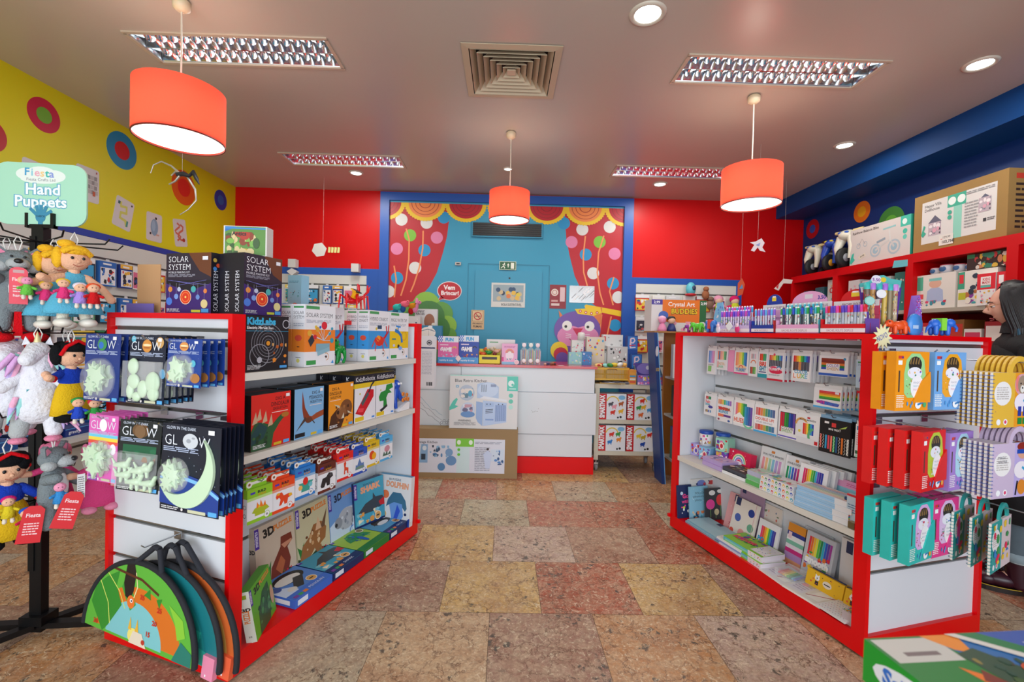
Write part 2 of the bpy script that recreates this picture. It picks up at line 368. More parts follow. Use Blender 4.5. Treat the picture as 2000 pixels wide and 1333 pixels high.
def vent():
    x0, x1, y0, y1 = HOLES[4]; cx, cy = (x0+x1)/2, (y0+y1)/2; t = empty('ceiling_vent', T(cx, cy, ZC), 'square beige air vent with nested slanted frames, middle of the ceiling', 'vent')
    def fr(r0, z0, r1, z1, th=.004):
        mb = MB(); a = [(sx*r0, sy*r0, z0) for sx, sy in ((-1, -1), (1, -1), (1, 1), (-1, 1))]; b_ = [(sx*r1, sy*r1, z1) for sx, sy in ((-1, -1), (1, -1), (1, 1), (-1, 1))]
        c = [(p[0], p[1], p[2]+th) for p in a]; d = [(p[0], p[1], p[2]+th) for p in b_]
        F = []
        for k in range(4):
            j = (k+1) % 4; F += [(k, j, 4+j, 4+k), (8+k, 12+k, 12+j, 8+j), (k, 8+k, 8+j, j), (4+k, 4+j, 12+j, 12+k)]
        return mb.add(a+b_+c+d, F, BEI)
    m = fr(.305, -.008, .262, -.012); kid(t, m, 'frame')
    for k in range(6):
        r = .262-.04*k; kid(t, fr(r-.006, -.012+.002*k, r-.05+.012, .035), 'louvre')
    kid(t, MB().box(-.028, .028, -.028, .028, -.002, .006, BEI), 'centre_plate')
    kid(t, MB().box(-.285, .285, -.285, .285, .09, .1, M('#1A1612')), 'duct')
vent()
DL = M('#F4FFFA', emit=9)
for i, (x, y, r, lab) in enumerate([(.718, 2.44, .095, 'big round ceiling spotlight near the camera, top centre'), (2.866, 2.77, .085, 'round ceiling spotlight furthest right, above the cardboard box'),
        (2.93, 3.97, .08, 'round ceiling spotlight above the blue beam, right of the right red lamp'), (1.70, 5.12, .08, 'round ceiling spotlight at the back right, below the small louvred light'),
        (-1.67, 5.045, .075, 'round ceiling spotlight at the back left, below the small louvred light'), (-.01, 4.786, .05, 'tiny round ceiling spotlight behind the middle lamp cable')]):
    t = empty('ceiling_spotlight', T(x, y, ZC), lab, 'ceiling light', 'round recessed ceiling spotlights')
    kid(t, MB().lathe([(r*.72, -.004), (r*.86, -.012), (r, -.006), (r*1.03, 0)], M('#CBC3B2', rough=.35), 32), 'trim_ring')
    kid(t, MB().lathe([(.001, -.003), (r*.74, -.003)], DL, 32), 'lens')
    area('spot_light', (x, y, ZC-.02), (0, 0, 0), r*1.3, r*1.3, 6, (1, .97, .88), 'DISK')
# ---- pendant lamps
SHD = bpy.data.materials.new('coral_red_lampshade_fabric'); SHD.use_nodes = True
_n = SHD.node_tree; _b = _n.nodes['Principled BSDF']; _b.inputs['Base Color'].default_value = lin('#E2442F')+(1,); _b.inputs['Roughness'].default_value = .8
_t = _n.nodes.new('ShaderNodeBsdfTranslucent'); _t.inputs[0].default_value = lin('#E8523C')+(1,); _m = _n.nodes.new('ShaderNodeMixShader'); _m.inputs[0].default_value = .42
_w = _n.nodes.new('ShaderNodeTexBrick'); _w.inputs['Scale'].default_value = 90; _bp = _n.nodes.new('ShaderNodeBump'); _bp.inputs['Strength'].default_value = .08
_n.links.new(_w.outputs['Fac'], _bp.inputs['Height']); _n.links.new(_bp.outputs[0], _b.inputs['Normal'])
_n.links.new(_b.outputs[0], _m.inputs[1]); _n.links.new(_t.outputs[0], _m.inputs[2]); _n.links.new(_m.outputs[0], _n.nodes['Material Output'].inputs[0])
def pendant(x, y, z0, z1, r, lab):
    t = empty('pendant_lamp', T(x, y, 0), lab, 'lamp', 'coral red drum pendant lamps')
    kid(t, MB().lathe([(.001, ZC), (.028, ZC), (.042, ZC-.012), (.04, ZC-.045), (.02, ZC-.06), (.001, ZC-.062)], M('#D8C7A4', rough=.35), 24), 'ceiling_rose')
    kid(t, MB().tube([(0, 0, ZC-.055), (.002, 0, (ZC+z1)/2), (0, 0, z1-.03)], .0045, M('#D9CFBA', rough=.4), 8), 'cable')
    kid(t, MB().lathe([(r, z0), (r, z1)], SHD, 64), 'lamp_shade')
    kid(t, MB().lathe([(r+.001, z0), (r+.001, z0+.006), (r-.004, z0+.006), (r-.004, z0), (r+.001, z0)], M('#7A1E14'), 64), 'lower_rim')
    kid(t, MB().lathe([(.001, z0+.012), (r-.004, z0+.012)], M('#FFF4E6', emit=2.2), 48), 'diffuser')
    f = MB(); f.lathe([(.03, z1-.02), (.03, z1-.09), (.001, z1-.09)], M('#D9CFBA'), 16)
    for k in range(3): f.tube([(0.02*cos(k*2.1), .02*sin(k*2.1), z1-.03), (r*cos(k*2.1), r*sin(k*2.1), z1-.01)], .002, STEEL, 6)
    kid(t, f, 'shade_carrier')
    l = bpy.data.lights.new('bulb', 'POINT'); l.energy = 4; l.color = (1, .9, .75); l.shadow_soft_size = .05
    o = bpy.data.objects.new('bulb', l); COL.objects.link(o); o.location = (x, y, (z0+z1)/2+.02)
pendant(-1.745, 2.46, 2.395, 2.665, .205, 'coral red drum lamp on the left, hanging nearest the yellow wall')
pendant(1.713, 3.21, 2.362, 2.62, .195, 'coral red drum lamp on the right, in front of the right red wall')
pendant(.012, 3.91, 2.378, 2.622, .172, 'coral red drum lamp in the middle, in front of the painted curtains')
# ================================================================ decorations on the walls
def disc(mb, x, z, rx, rz, y, c, t=.002): mb.prism([(x+rx*cos(2*pi*k/40), z+rz*sin(2*pi*k/40)) for k in range(40)], y-t, y, c)
LW = T(XL, 0, 0, radians(90))                    # a frame whose x runs along the yellow wall and whose -y looks into the room
for (y, z, r, c1, c2, r2, lab) in [(3.353, 2.905, .118, '#C2163C', '#6FA42B', .055, 'magenta ring with a green centre on the yellow wall'),
        (4.02, 2.918, .155, '#1480A8', '#C40816', .076, 'blue ring with a red centre on the yellow wall'), (4.78, 2.84, .175, '#DE5A16', '#D8281C', .09, 'orange ring with a red centre on the yellow wall'),
        (5.388, 2.89, .115, '#123F96', '#1C62A8', .055, 'dark blue ring with a paler centre on the yellow wall'), (3.0, 2.62, .11, '#B4101C', '#C93020', .05, 'red ring cut off by the left edge on the yellow wall')]:
    m = MB(); disc(m, y, z, r, r, 0, c1); disc(m, y, z, r2, r2, -.002, c2); m.build('wall_dot', M4=LW, label=lab, cat='wall sticker', group='painted rings on the walls')
RW = T(XR, 0, 0, radians(-90))
for (y, z, r, c1, c2, r2, lab) in [(5.505, 2.775, .115, '#B4121E', '#1E56B4', .05, 'red ring with a blue centre on the blue wall'), (4.74, 2.78, .11, '#E5761C', '#E8A81C', .055, 'orange ring with an amber centre on the blue wall'),
        (4.37, 2.58, .15, '#3C8A3A', '#5FB03C', .07, 'green ring half hidden by the balance bike carton')]:
    m = MB(); disc(m, -y, z, r, r, 0, c1); disc(m, -y, z, r2, r2, -.002, c2); m.build('wall_dot', M4=RW, label=lab, cat='wall sticker', group='painted rings on the walls')
CARD = '#CFC9C6'
def card(yc, zc, w, h, rot, lab, draw):
    m = MB(); q = [(-w/2, -h/2), (w/2, -h/2), (w/2, h/2), (-w/2, h/2)]; P = []
    for i, (a, b_) in enumerate(q):
        for k in range(4):
            an = pi+i*pi/2+k*pi/6; P.append((a-math.copysign(.02, a)+.02*cos(an), b_-math.copysign(.02, b_)+.02*sin(an)))
    m.prism(P, -.002, 0, CARD); A = Art(m, (-w/2, -.002, -h/2), (1, 0, 0), (0, 0, 1), w, h); draw(A)
    m.build('wall_card', M4=LW @ T(yc, 0, zc) @ Matrix.Rotation(rot, 4, 'Y'), label=lab, cat='wall sticker', group='playing card stickers on the yellow wall')
def d_snake(c, c2):
    def f(A):
        A.line([(.3+.2*sin(t*1.1), .85-.07*t) for t in range(10)], .02, c); A.line([(.55, .8), (.75, .72), (.7, .6), (.4, .5), (.3, .36), (.5, .25), (.75, .22)], .022, c); A.circ(.72, .24, .02, c2)
    return f
def d_castle(A):
    for i in range(5):
        for j in range(4): A.rect(.2+.15*i-(j % 2)*.03, .25+.14*j, .13, .12, '#8A8684' if (i+j) % 2 else '#B0ABA7')
    A.rect(.7, .2, .12, .14, '#B5532E'); A.rect(.85, .88, .05, .06, '#9A1A20')
def d_dragon(A):
    A.line([(.25, .85), (.3, .7), (.6, .75), (.65, .55), (.35, .5), (.35, .32), (.65, .3), (.78, .12)], .028, '#C9C860'); A.rect(.12, .75, .12, .1, '#23605E'); A.rect(.72, .12, .1, .2, '#3E8E82'); A.rect(.82, .86, .08, .06, '#222'+'222')
def d_bird(A): A.ell(.5, .5, .24, .3, '#7F99AE'); A.ell(.45, .55, .12, .2, '#96AEC0'); A.rect(.62, .22, .2, .06, '#C79A86'); A.circ(.6, .83, .012, '#222222'); A.rect(.2, .22, .1, .08, '#222222')
card(3.30, 2.42, .2, .27, .05, 'playing card sticker mostly hidden behind the mint puppet sign', lambda A: A.rect(.6, .88, .25, .05, '#444444'))
card(3.70, 2.525, .2, .27, 0, 'playing card sticker with a grey castle', d_castle)
card(4.04, 2.38, .19, .265, .2, 'playing card sticker with a yellow and green dragon, tilted', d_dragon)
card(4.39, 2.342, .19, .265, 0, 'playing card sticker with a blue bird', d_bird)
card(4.735, 2.365, .18, .275, -.16, 'playing card sticker with an orange snake', d_snake('#C96A50', '#A83A2A'))
# ---- painted circus mural on the back wall
def mural():
    mb = MB(); w, h = 2.9, 3.0; x0 = -1.455; mb.box(x0, 1.445, -.006, -.0005, .02, 3.02, M('#3795B4', rough=.5, noise=.03, nscale=3))
    A = Art(mb, (0, -.006, 0), (1, 0, 0), (0, 0, 1), 1, 1); A.k = 2
    CR, CD, OR, YL = '#B40C1C', '#8A0A16', '#E8843C', '#E8BE14'
    L = [(-1.453, 3.0), (-.72, 3.0), (-.72, 2.84), (-.745, 2.6), (-.79, 2.4), (-.86, 2.15), (-.95, 1.97), (-1.08, 1.82), (-1.2, 1.73), (-1.3, 1.69), (-1.453, 1.66)]
    A.poly(L, CR); A.poly([(-x-.01, z) for x, z in reversed(L)], CR)
    A.poly([(1.443, 1.7), (1.18, 1.72), (1.08, 1.5), (1.05, 1.2), (1.443, 1.15)], CR)
    A.poly([(1.443, 1.66), (1.0, 1.74), (.98, 1.78), (1.0, 1.8), (1.443, 1.73)], YL)
    for x, z, c in [(-1.31, 2.79, 'w'), (-1.0, 2.76, 'w'), (-.79, 2.83, 'b'), (-1.2, 2.6, 'g'), (-.87, 2.58, 'p'), (-1.36, 2.43, 'p'), (-1.02, 2.42, 'b'), (-1.13, 2.2, 'w'), (-1.35, 2.07, 'b'), (-1.45, 1.9, 'w'),
                    (.7, 2.8, 'b'), (.93, 2.73, 'w'), (1.27, 2.77, 'w'), (.8, 2.57, 'p'), (1.15, 2.58, 'g'), (.98, 2.42, 'b'), (1.34, 2.44, 'p'), (1.08, 2.19, 'w'), (1.33, 2.07, 'b'), (1.4, 1.9, 'w'), (1.12, 1.62, 'w'), (1.37, 1.55, 'b'), (1.2, 1.3, 'g')]:
        r = .075; c = {'w': '#D6D4CE', 'b': '#1C8CBE', 'g': '#76B52E', 'p': '#D6789E'}[c]
        P = [(min(max(x+r*cos(k*pi/14), -1.453), 1.443), z+r*sin(k*pi/14)) for k in range(28)]; A.poly(P, c)
    for P in ([(-1.25, 2.68), (-1.21, 2.55), (-1.21, 2.3), (-1.24, 2.05), (-1.3, 1.85)], [(-1.04, 2.66), (-1.04, 2.45), (-1.08, 2.2), (-1.14, 2.0), (-1.18, 1.9)], [(-1.39, 2.22), (-1.36, 2.05), (-1.38, 1.83)],
              [(.97, 2.65), (.95, 2.4), (.96, 2.2), (1.02, 2.0)], [(1.2, 2.66), (1.14, 2.45), (1.13, 2.2), (1.17, 1.95), (1.22, 1.8)], [(1.34, 2.15), (1.29, 1.97), (1.34, 1.8)], [(1.2, 1.68), (1.18, 1.45), (1.17, 1.2)], [(1.32, 1.66), (1.27, 1.4), (1.28, 1.2)]): A.line(P, .018, '#E88A50')
    def scal(x, r, c):                                # one swag of the valance, fringe and bands
        def clipx(q): return min(max(q, -1.453), 1.443)
        for rr, cc in ((r+.045, YL), (r, c), (r*.83, CD), (r*.79, c), (r*.6, CD), (r*.56, c), (r*.36, CD), (r*.31, c)):
            if cc == CD and c == OR: cc = '#A8321C'
            P = []; n = 44
            for k in range(n+1):
                a = pi+pi*k/n; q = rr+(.012 if (rr > r and k % 2) else 0)
                P.append((clipx(x+q*cos(a)), 3.0+q*.86*sin(a)))
            A.poly(P, cc)
    for i, (x, c) in enumerate([(-1.52, CR), (-.52, CR), (0.0, OR), (.48, CR), (1.46, CR), (-1.02, OR), (.96, OR)]): scal(x, .205, c)
    # leafy tree on the left, purple animal head on the right
    G1, G2, G3 = '#5E9A3A', '#86B83A', '#3F7A36'
    for x, z, r, c in [(-.98, 1.74, .17, G2), (-.8, 1.64, .15, G1), (-1.12, 1.64, .15, G1), (-.72, 1.5, .12, G2), (-.69, 1.38, .09, G1), (-.95, 1.6, .2, G3), (-1.1, 1.5, .2, G3), (-.85, 1.45, .17, G3)]: A.circ(x, z, r, c)
    A.rect(-1.02, .9, .12, .6, '#7A4E2A')
    PU = '#6E4C9E'
    A.poly([(.66, 1.72), (.74, 1.62), (.86, 1.6), (.7, 1.5)], '#D8763A'); A.poly([(1.2, 1.78), (1.1, 1.66), (1.04, 1.6), (1.2, 1.56)], '#D8763A')
    A.poly([(.9+.29*cos(k*pi/20), 1.48+.235*sin(k*pi/20)) for k in range(40)], PU)
    A.ell(.82, 1.4, .17, .13, '#D884AE'); A.ell(1.0, 1.4, .17, .13, '#D884AE'); A.poly([(.84, 1.5), (.97, 1.5), (.905, 1.4)], '#C01844')
    for x in (.77, 1.05): A.circ(x, 1.53, .062, '#E6E4DC')
    A.circ(.755, 1.52, .018, '#111111'); A.circ(1.03, 1.52, .018, '#111111'); A.line([(.8, 1.37), (.85, 1.33), (.905, 1.345), (.96, 1.33), (1.01, 1.37)], .008, '#8A1A3A')
    for s_ in (-1, 1):
        for k in range(3): A.line([(.905+s_*.08, 1.42-.02*k), (.905+s_*.15, 1.43-.025*k)], .005, '#F0EAEA')
    A.poly([(.86, 1.74), (.9, 1.68), (1.1, 1.66), (1.2, 1.7), (1.18, 1.76), (1.0, 1.75)], '#E8C21E')
    for x, z in ((.93, 1.715), (1.0, 1.7), (1.07, 1.69), (1.14, 1.7)): A.circ(x, z, .018, '#C82A2A'); A.circ(x, z, .008, '#F4F4F4')
    A.poly([(.62, .8), (.66, 1.2), (.78, 1.28), (1.05, 1.26), (1.1, .8)], PU)
    A.circ(.68, 1.22, .11, '#E8C81E'); A.circ(.7, 1.17, .09, '#C0203C'); A.circ(.72, 1.12, .08, PU); A.rect(.83, 1.17, .12, .12, '#D8C21E'); A.ring(.75, .98, .1, .04, '#E06A2A'); A.ring(.75, .98, .06, .03, '#3AA0C8')
    # panel joints of the painted wall
    for x in (-.475, .53): A.rect(x, .05, .004, 2.22, '#1E6480')
    A.rect(-.475, 2.268, 1.008, .005, '#1E6480')
    mb.build('circus_mural', M4=T(0, YB, 0), label='painted circus mural with polka dot curtains, swags, tree and purple cat on blue', cat='mural')
mural()
# ---- the door in the mural, signs and sheets on it
m = MB(); m.box(-.385, .445, -.018, 0, .02, 2.19, M('#3894B3', rough=.45, noise=.02, nscale=4)); a = Art(m, (0, -.018, 0), (1, 0, 0), (0, 0, 1), 1, 1)
a.circ(.04, 2.1, .012, '#111111'); struct('door_1', m, M4=T(0, YB-.006, 0), bevel=.003)
m = MB(); m.box(-.44, .435, -.03, 0, 2.6, 2.79, M('#2F88A6', rough=.5)); m.box(-.425, .42, -.031, -.005, 2.615, 2.775, M('#101010', rough=.4))
for k in range(6): m.box(-.425, .42, -.04, -.028, 2.622+k*.026, 2.628+k*.026, M('#3A3834', rough=.3, metal=.5))
m.build('air_grille', M4=T(0, YB-.006, 0), label='dark slatted air grille above the blue door, behind the middle lamp', cat='vent')
def sheet(name, x0, x1, z0, z1, y, lab, cat, base, draw, t=.003, rot=0):
    m = MB(); w, h = x1-x0, z1-z0; m.box(-w/2, w/2, -t, 0, 0, h, base); draw(Art(m, (-w/2, -t, 0), (1, 0, 0), (0, 0, 1), w, h))
    return m.build(name, M4=T((x0+x1)/2, y, z0) @ Matrix.Rotation(rot, 4, 'Y'), label=lab, cat=cat)
def ex(A):
    A.rect(.03, .05, .94, .9, '#1E5A34'); W = '#E8EAD8'; A.rect(.68, .16, .2, .68, W); A.poly([(.5, .3), (.55, .3), (.55, .55), (.6, .55), (.525, .8), (.45, .55), (.5, .55)], W)
    A.circ(.3, .76, .008, W); A.line([(.28, .66), (.24, .42), (.32, .3), (.3, .16)], .011, W); A.line([(.24, .42), (.14, .3), (.1, .18)], .009, W); A.line([(.18, .6), (.28, .64), (.36, .52)], .007, W)
DY = YB-.026
sheet('exit_sign', -.088, .118, 2.2, 2.305, DY, 'small green running man exit sign above the blue door', 'sign', M('#E2E6C8'), ex, .01)
def post(A):
    A.rect(.05, .22, .9, .7, '#93A4A8'); R = random.Random(3)
    for i in range(16): A.circ(.18+.66*R.random(), .35+.42*R.random(), .028, R.choice(['#D8C22E', '#E0B23A', '#22344E', '#2E4A6A', '#1C1C22', '#D87A3A', '#C8B48A']))
    A.text('BOLA SUSTENTÁVEL', .3, .06, .1, '#222222', .01, maxw=.6)
sheet('poster', -.18, .238, 1.74, 2.04, DY, 'landscape poster with a crowd of yellow and navy figures, taped to the blue door', 'poster', '#CFCFC6', post)
def nosm(A):
    A.rect(.08, .42, .84, .54, '#2A1A14'); A.rect(.1, .43, .8, .52, '#D8B98A'); A.ring(.5, .69, .05, .011, '#B01C1C'); A.rect(.3, .66, .4, .04, '#222222'); A.line([(.3, .86), (.7, .52)], .011, '#B01C1C')
    A.text('PROIBIDO', .5, .26, .08, '#3A2A20', .02, maxw=.8, al='c'); A.text('FUMAR', .5, .1, .1, '#3A2A20', .03, maxw=.7, al='c')
sheet('no_smoking_sign', -.422, -.262, 1.458, 1.697, DY, 'tan no smoking sign with a red circle, low on the blue door', 'sign', '#C9A878', nosm)
def vem(A): 
    A.text('Vem', .5, .58, .24, '#F2E8E4', .04, al='c'); A.text('Brincar!', .52, .28, .22, '#F2E8E4', .035, maxw=.84, al='c')
m = MB(); P = [(.152*cos(k*pi/18), .112*sin(k*pi/18)) for k in range(-9, 22)]; P = [(x, z) for x, z in P]
m.prism([(.152*cos(k*pi/18), .118*sin(k*pi/18)) for k in range(36)], -.004, 0, '#E8DCD8'); m.prism([(-.11, -.06), (-.06, -.1), (-.15, -.13)], -.0045, 0, '#E8DCD8')
m.prism([(.143*cos(k*pi/18), .109*sin(k*pi/18)) for k in range(36)], -.006, 0, '#B8101C'); m.prism([(-.105, -.06), (-.06, -.095), (-.138, -.122)], -.006, 0, '#B8101C')
vem(Art(m, (-.143, -.006, -.11), (1, 0, 0), (0, 0, 1), .286, .22))
m.build('speech_bubble_sign', M4=T(-.7, YB-.006, 1.925), label='red speech bubble sign reading Vem Brincar, left of the door', cat='sign')
def rp(A): 
    A.circ(.3, .68, .045, '#E0CFC0'); A.ring(.3, .68, .03, .006, '#A0202A'); A.rect(.62, .3, .3, .6, '#D8B8B8'); A.rect(.1, .12, .5, .1, '#D6C2B8'); A.rect(.1, .28, .4, .08, '#C89A94')
sheet('plastic_sleeve', .545, .75, 1.74, 2.035, YB-.007, 'dark red leaflet in a shiny plastic sleeve, right of the door', 'leaflet', '#8A1822', rp)
def sv(A):
    R = random.Random(2)
    for i in range(16): x = R.random()*.8; y = R.random()*.7; A.poly([(x, y), (x+.03, y), (x+.22, y+.28), (x+.17, y+.28)], R.choice(['#D6D6D4', '#8E8E90', '#F0F0EE', '#A2A2A2']))
sheet('foil_sheet', .79, 1.1, 1.82, 2.03, YB-.007, 'crinkled silver sheet taped over the painted curtain', 'sheet', M('#B4B4B2', rough=.25, metal=.5), sv)
MB().box(-.035, .035, -.02, 0, -.018, .018, '#B8B0A4').box(-.02, .02, -.022, -.018, -.008, .008, BLK).build('wall_sensor', M4=T(-.6, YB-.006, 2.263), label='tiny beige sensor on the blue wall above the speech bubble', cat='sensor')
# white angled speakers above the left panel
def spk(x, z, lab, extra):
    m = MB(); m.box(-.045, .045, -.1, -.015, -.05, .05, M('#CFCBC4', rough=.5)); m.box(-.012, .012, -.03, 0, -.02, .02, '#BDB8B0')
    if extra: m.prism([(-.06, -.1), (0, -.06), (.065, -.1), (.0, -.15)], -.1, -.03, '#D2CFCB')
    m.build('wall_speaker', M4=T(x, YB-.006, z), label=lab, cat='speaker', bevel=.003)
spk(-2.6, 2.205, 'small white wall box with an angled piece under it, upper left corner', True); spk(-1.84, 2.17, 'small white wall box on the blue band near the curtain', False)
# ================================================================ the two gondolas
def gond(s, L, W, H, shelves, topfull, lab, endslots, aisleslots):
    t = empty('gondola_shelf_unit', place(s+'A', 0, 0, 0), lab, 'shelf unit')
    # local x runs with +-u, y with v. For the left one x = u ; for the right one x = -u
    X = (lambda a, b: (a, b)) if s == 'L' else (lambda a, b: (-b, -a))
    def bx(m, u0, u1, v0, v1, z0, z1, mat, **k): a, b_ = X(u0, u1); m.box(a, b_, v0, v1, z0, z1, mat, **k)
    fw = .022
    for nm, u0, u1 in (('near', 0, .06), ('far', L-.06, L)):
        fr = MB()
        bx(fr, u0, u1, 0, fw, .1, H, RED); bx(fr, u0, u1, W-fw, W, .1, H, RED); bx(fr, u0, u1, fw, W-fw, H-.022, H, RED); kid(t, fr, 'end_frame', bevel=.0025)
        pm = MB(); a0, a1 = (u0+.02, u1-.006) if nm == 'near' else (u0+.006, u1-.02)
        es = endslots if nm == 'near' else []; e = [.1]+[z for q in es for z in (q-.009, q+.009)]+[H-.022]
        for i in range(0, len(e)-1, 2): bx(pm, a0, a1, fw, W-fw, e[i], e[i+1], WHT)
        for q in es: bx(pm, a0+.008, a1-.008, fw, W-fw, q-.009, q+.009, GREY); bx(pm, a0, a0+.002, fw, W-fw, q+.005, q+.009, STEEL)
        kid(t, pm, 'slatwall_end')
    sp = MB(); e = [.1]+[z for q in aisleslots for z in (q-.009, q+.009)]+[H-.03]
    for i in range(0, len(e)-1, 2): bx(sp, .06, L-.06, .31, W-.31, e[i], e[i+1], WHT)
    for q in aisleslots: bx(sp, .06, L-.06, .318, W-.318, q-.009, q+.009, GREY)
    kid(t, sp, 'slatwall_spine')
    bs = MB(); bx(bs, 0, L, 0, W, .012, .1, RED); kid(t, bs, 'base_plinth', bevel=.003)
    bs = MB(); bx(bs, .03, L-.03, .03, W-.03, 0, .012, M('#2A0A0A')); kid(t, bs, 'kick_board')
    for q in shelves:
        sh = MB(); bx(sh, .062, L-.062, 0.004, .305, q-.018, q, SHELF); bx(sh, .062, L-.062, 0.004, .022, q-.032, q-.018, SHELF)
        bx(sh, .2, .3, .05, .3, q-.034, q-.018, SHELF); bx(sh, L-.4, L-.3, .05, .3, q-.034, q-.018, SHELF); kid(t, sh, 'shelf', bevel=.0015)
        sh = MB(); bx(sh, .062, L-.062, W-.305, W-.004, q-.018, q, SHELF); kid(t, sh, 'shelf')
    tb = MB(); bx(tb, .06, L-.06, *((0, W) if topfull else (.15, W-.15)), H-.024, H, RED); kid(t, tb, 'top_board', bevel=.002)
    for v in (0, W):
        cp = MB(); bx(cp, L-.004, L+.016, v-.014, v+.014, .078, .1, RED); kid(t, cp, 'corner_cap', bevel=.006)
    return t
gond('L', 1.457, .736, 1.47, [1.232, .892], False, 'left white slatwall unit with red frame, full of science kits and puzzles', [.392, .56, .73, .9, 1.067, 1.236, 1.404], [.39, .56, .765, 1.067, 1.39])
gond('R', 1.4316, .7513, 1.455, [.553], True, 'right white slatwall unit with red frame, full of pens and notebooks', [.377, .70, 1.09, 1.43-.02], [.39, .73, 1.064, 1.392])
# ================================================================ cash counter
def counter():
    t = empty('cash_counter', T(0, 4.61, 0), 'white panelled cash counter with a red top and red plinth', 'counter')
    m = MB(); m.box(-1.9, .925, 0.02, .66, .84, 1.075, WHT); m.box(-1.9, .925, .02, .66, .4, .84, WHT); m.box(-1.9, .915, .02, .66, .17, .4, WHT); kid(t, m, 'body')
    m = MB(); m.box(-.43, .922, .0, .02, .832, 1.07, WHT); m.box(-1.9, -.436, .0, .02, .832, 1.07, WHT); kid(t, m, 'front_panel', bevel=.002)
    m = MB(); m.box(-1.9, -.436, 0, .02, .405, .826, WHT); m.box(-.43, .942, -.012, .02, .405, .826, WHT); kid(t, m, 'front_panel', bevel=.002)
    m = MB(); m.box(-1.9, .912, 0, .02, .175, .398, WHT); kid(t, m, 'front_panel', bevel=.002)
    kid(t, MB().box(-1.9, .93, -.01, .67, 0, .17, RED), 'plinth', bevel=.002)
    kid(t, MB().box(-1.92, .945, -.02, .72, 1.075, 1.1, M('#C81018', rough=.2, coat=.5)), 'worktop', bevel=.003)
    m = MB(); R = random.Random(4)
    for i in range(7): m.box(*(lambda x, z: (x, x+.006, -.0135, -.012, z, z+.005))(.28+.08*R.random(), .62+.05*R.random()), '#8A8A86')
    kid(t, m, 'chipped_spots')
counter()
# pencil scribble on the left counter panel
m = MB(); a = Art(m, (0, 0, 0), (1, 0, 0), (0, 0, 1), 1, 1); R = random.Random(6)
for j in range(3):
    P = [(-.86+.035*i, .76-.05*j-.028*i+.018*R.uniform(-1, 1)) for i in range(8)]; a.line(P, .003, ['#7FA3B8', '#8A8A90', '#5A5A66'][j])
for i in range(5): a.ring(-.62+.025*i, .5+.02*(i % 2), .014, .003, '#6A6A74', 10)
m.build('scribbled_drawing', M4=T(0, 4.609, 0), label='pencil and crayon scribble on the white counter front, left end', cat='drawing')
# ================================================================ castor trolley
def trolley():
    t = empty('castor_trolley', T(.955, 4.72, 0), 'cream metal trolley on castors holding four magnetic toy boxes', 'trolley'); C = M('#CFC8B4', rough=.4, noise=.02)
    W, D = .68, .36
    for x in (0, W-.045):
        for y in (0, D-.045): kid(t, MB().box(x, x+.045, y, y+.045, .12, .87, C), 'post', bevel=.003)
    kid(t, MB().box(-.005, W+.005, -.005, D+.005, .87, .915, C), 'shelf', bevel=.004)
    for z in (.5, .17): kid(t, MB().box(.0, W, .002, D, z, z+.042, C), 'shelf', bevel=.003)
    for x in (.03, W-.03):
        for y in (.03, D-.03):
            c = MB(); c.tube([(x, y, .12), (x, y, .09)], .012, STEEL); c.box(x-.022, x+.022, y-.02, y+.03, .072, .09, STEEL); c.box(x-.02, x-.016, y-.01, y+.02, .03, .08, STEEL); c.box(x+.016, x+.02, y-.01, y+.02, .03, .08, STEEL)
            c.lathe([(.001, -.012), (.036, -.012), (.038, 0), (.036, .012), (.001, .012)], M('#8A8C90', rough=.4), 20, (x, y+.005, .038), 'x')
            kid(t, c, 'castor')
    m = MB(); k = 0
    def sbox(x, z, lab, cols, R):
        m = MB(); w, d, h = .283, .16, .268; m.box(0, w, 0, d, 0, h, '#E6E8EC', l='#B01018', t='#DDE0E6'); A = Art(m, (0, 0, 0), (1, 0, 0), (0, 0, 1), w, h)
        A.rect(0, 0, .27, 1, '#C8141E'); A.text('SMARTMAX', .2, .06, .19, '#F4F4F4', .05, maxw=.9*h/w, rot=pi/2)
        A.ell(.83, .86, .13, .09, '#7CB8E0'); A.ring(.5, .66, .07, .012, '#E0C040', a0=.2, a1=2.9)
        for (x2, y2, c) in cols: 
            A.ell(x2, y2, .09, .06, c); A.ell(x2+.07, y2+.06, .04, .035, c); A.rect(x2-.07, y2-.1, .035, .08, c); A.rect(x2+.035, y2-.1, .035, .08, c)
        A.circ(.8, .1, .012, '#222222'); A.circ(.7, .08, .01, '#222222')
        m.build('magnetic_toy_box', M4=T(x, 4.735, z), label=lab, cat='toy box', group='magnetic toy boxes on the trolley')
    sbox(1.003, .5425, 'magnetic toy box with horse and pig pictures, trolley top shelf, left', [(.42, .6, '#4A4A52'), (.55, .5, '#E89AA8'), (.8, .62, '#B05A28'), (.5, .28, '#D8301E'), (.8, .33, '#E8B42A')], 1)
    sbox(1.297, .5425, 'magnetic toy box with green giraffe and blue elephant, trolley top shelf, right', [(.42, .48, '#3A9A44'), (.6, .5, '#E8B42A'), (.55, .75, '#D8301E'), (.82, .4, '#4A9AD8'), (.5, .2, '#E06A2A')], 2)
    sbox(1.003, .2125, 'magnetic toy box with red and green fish pictures, trolley bottom shelf, left', [(.48, .65, '#D8301E'), (.72, .66, '#3A9A44'), (.42, .35, '#2A7AC8'), (.75, .45, '#E88A2A')], 3)
    sbox(1.297, .2125, 'magnetic toy box with yellow digger and red rocket, trolley bottom shelf, right', [(.45, .6, '#E8C82A'), (.62, .55, '#C8AA2A'), (.85, .65, '#D8301E'), (.6, .28, '#1E4AA8')], 4)
trolley()
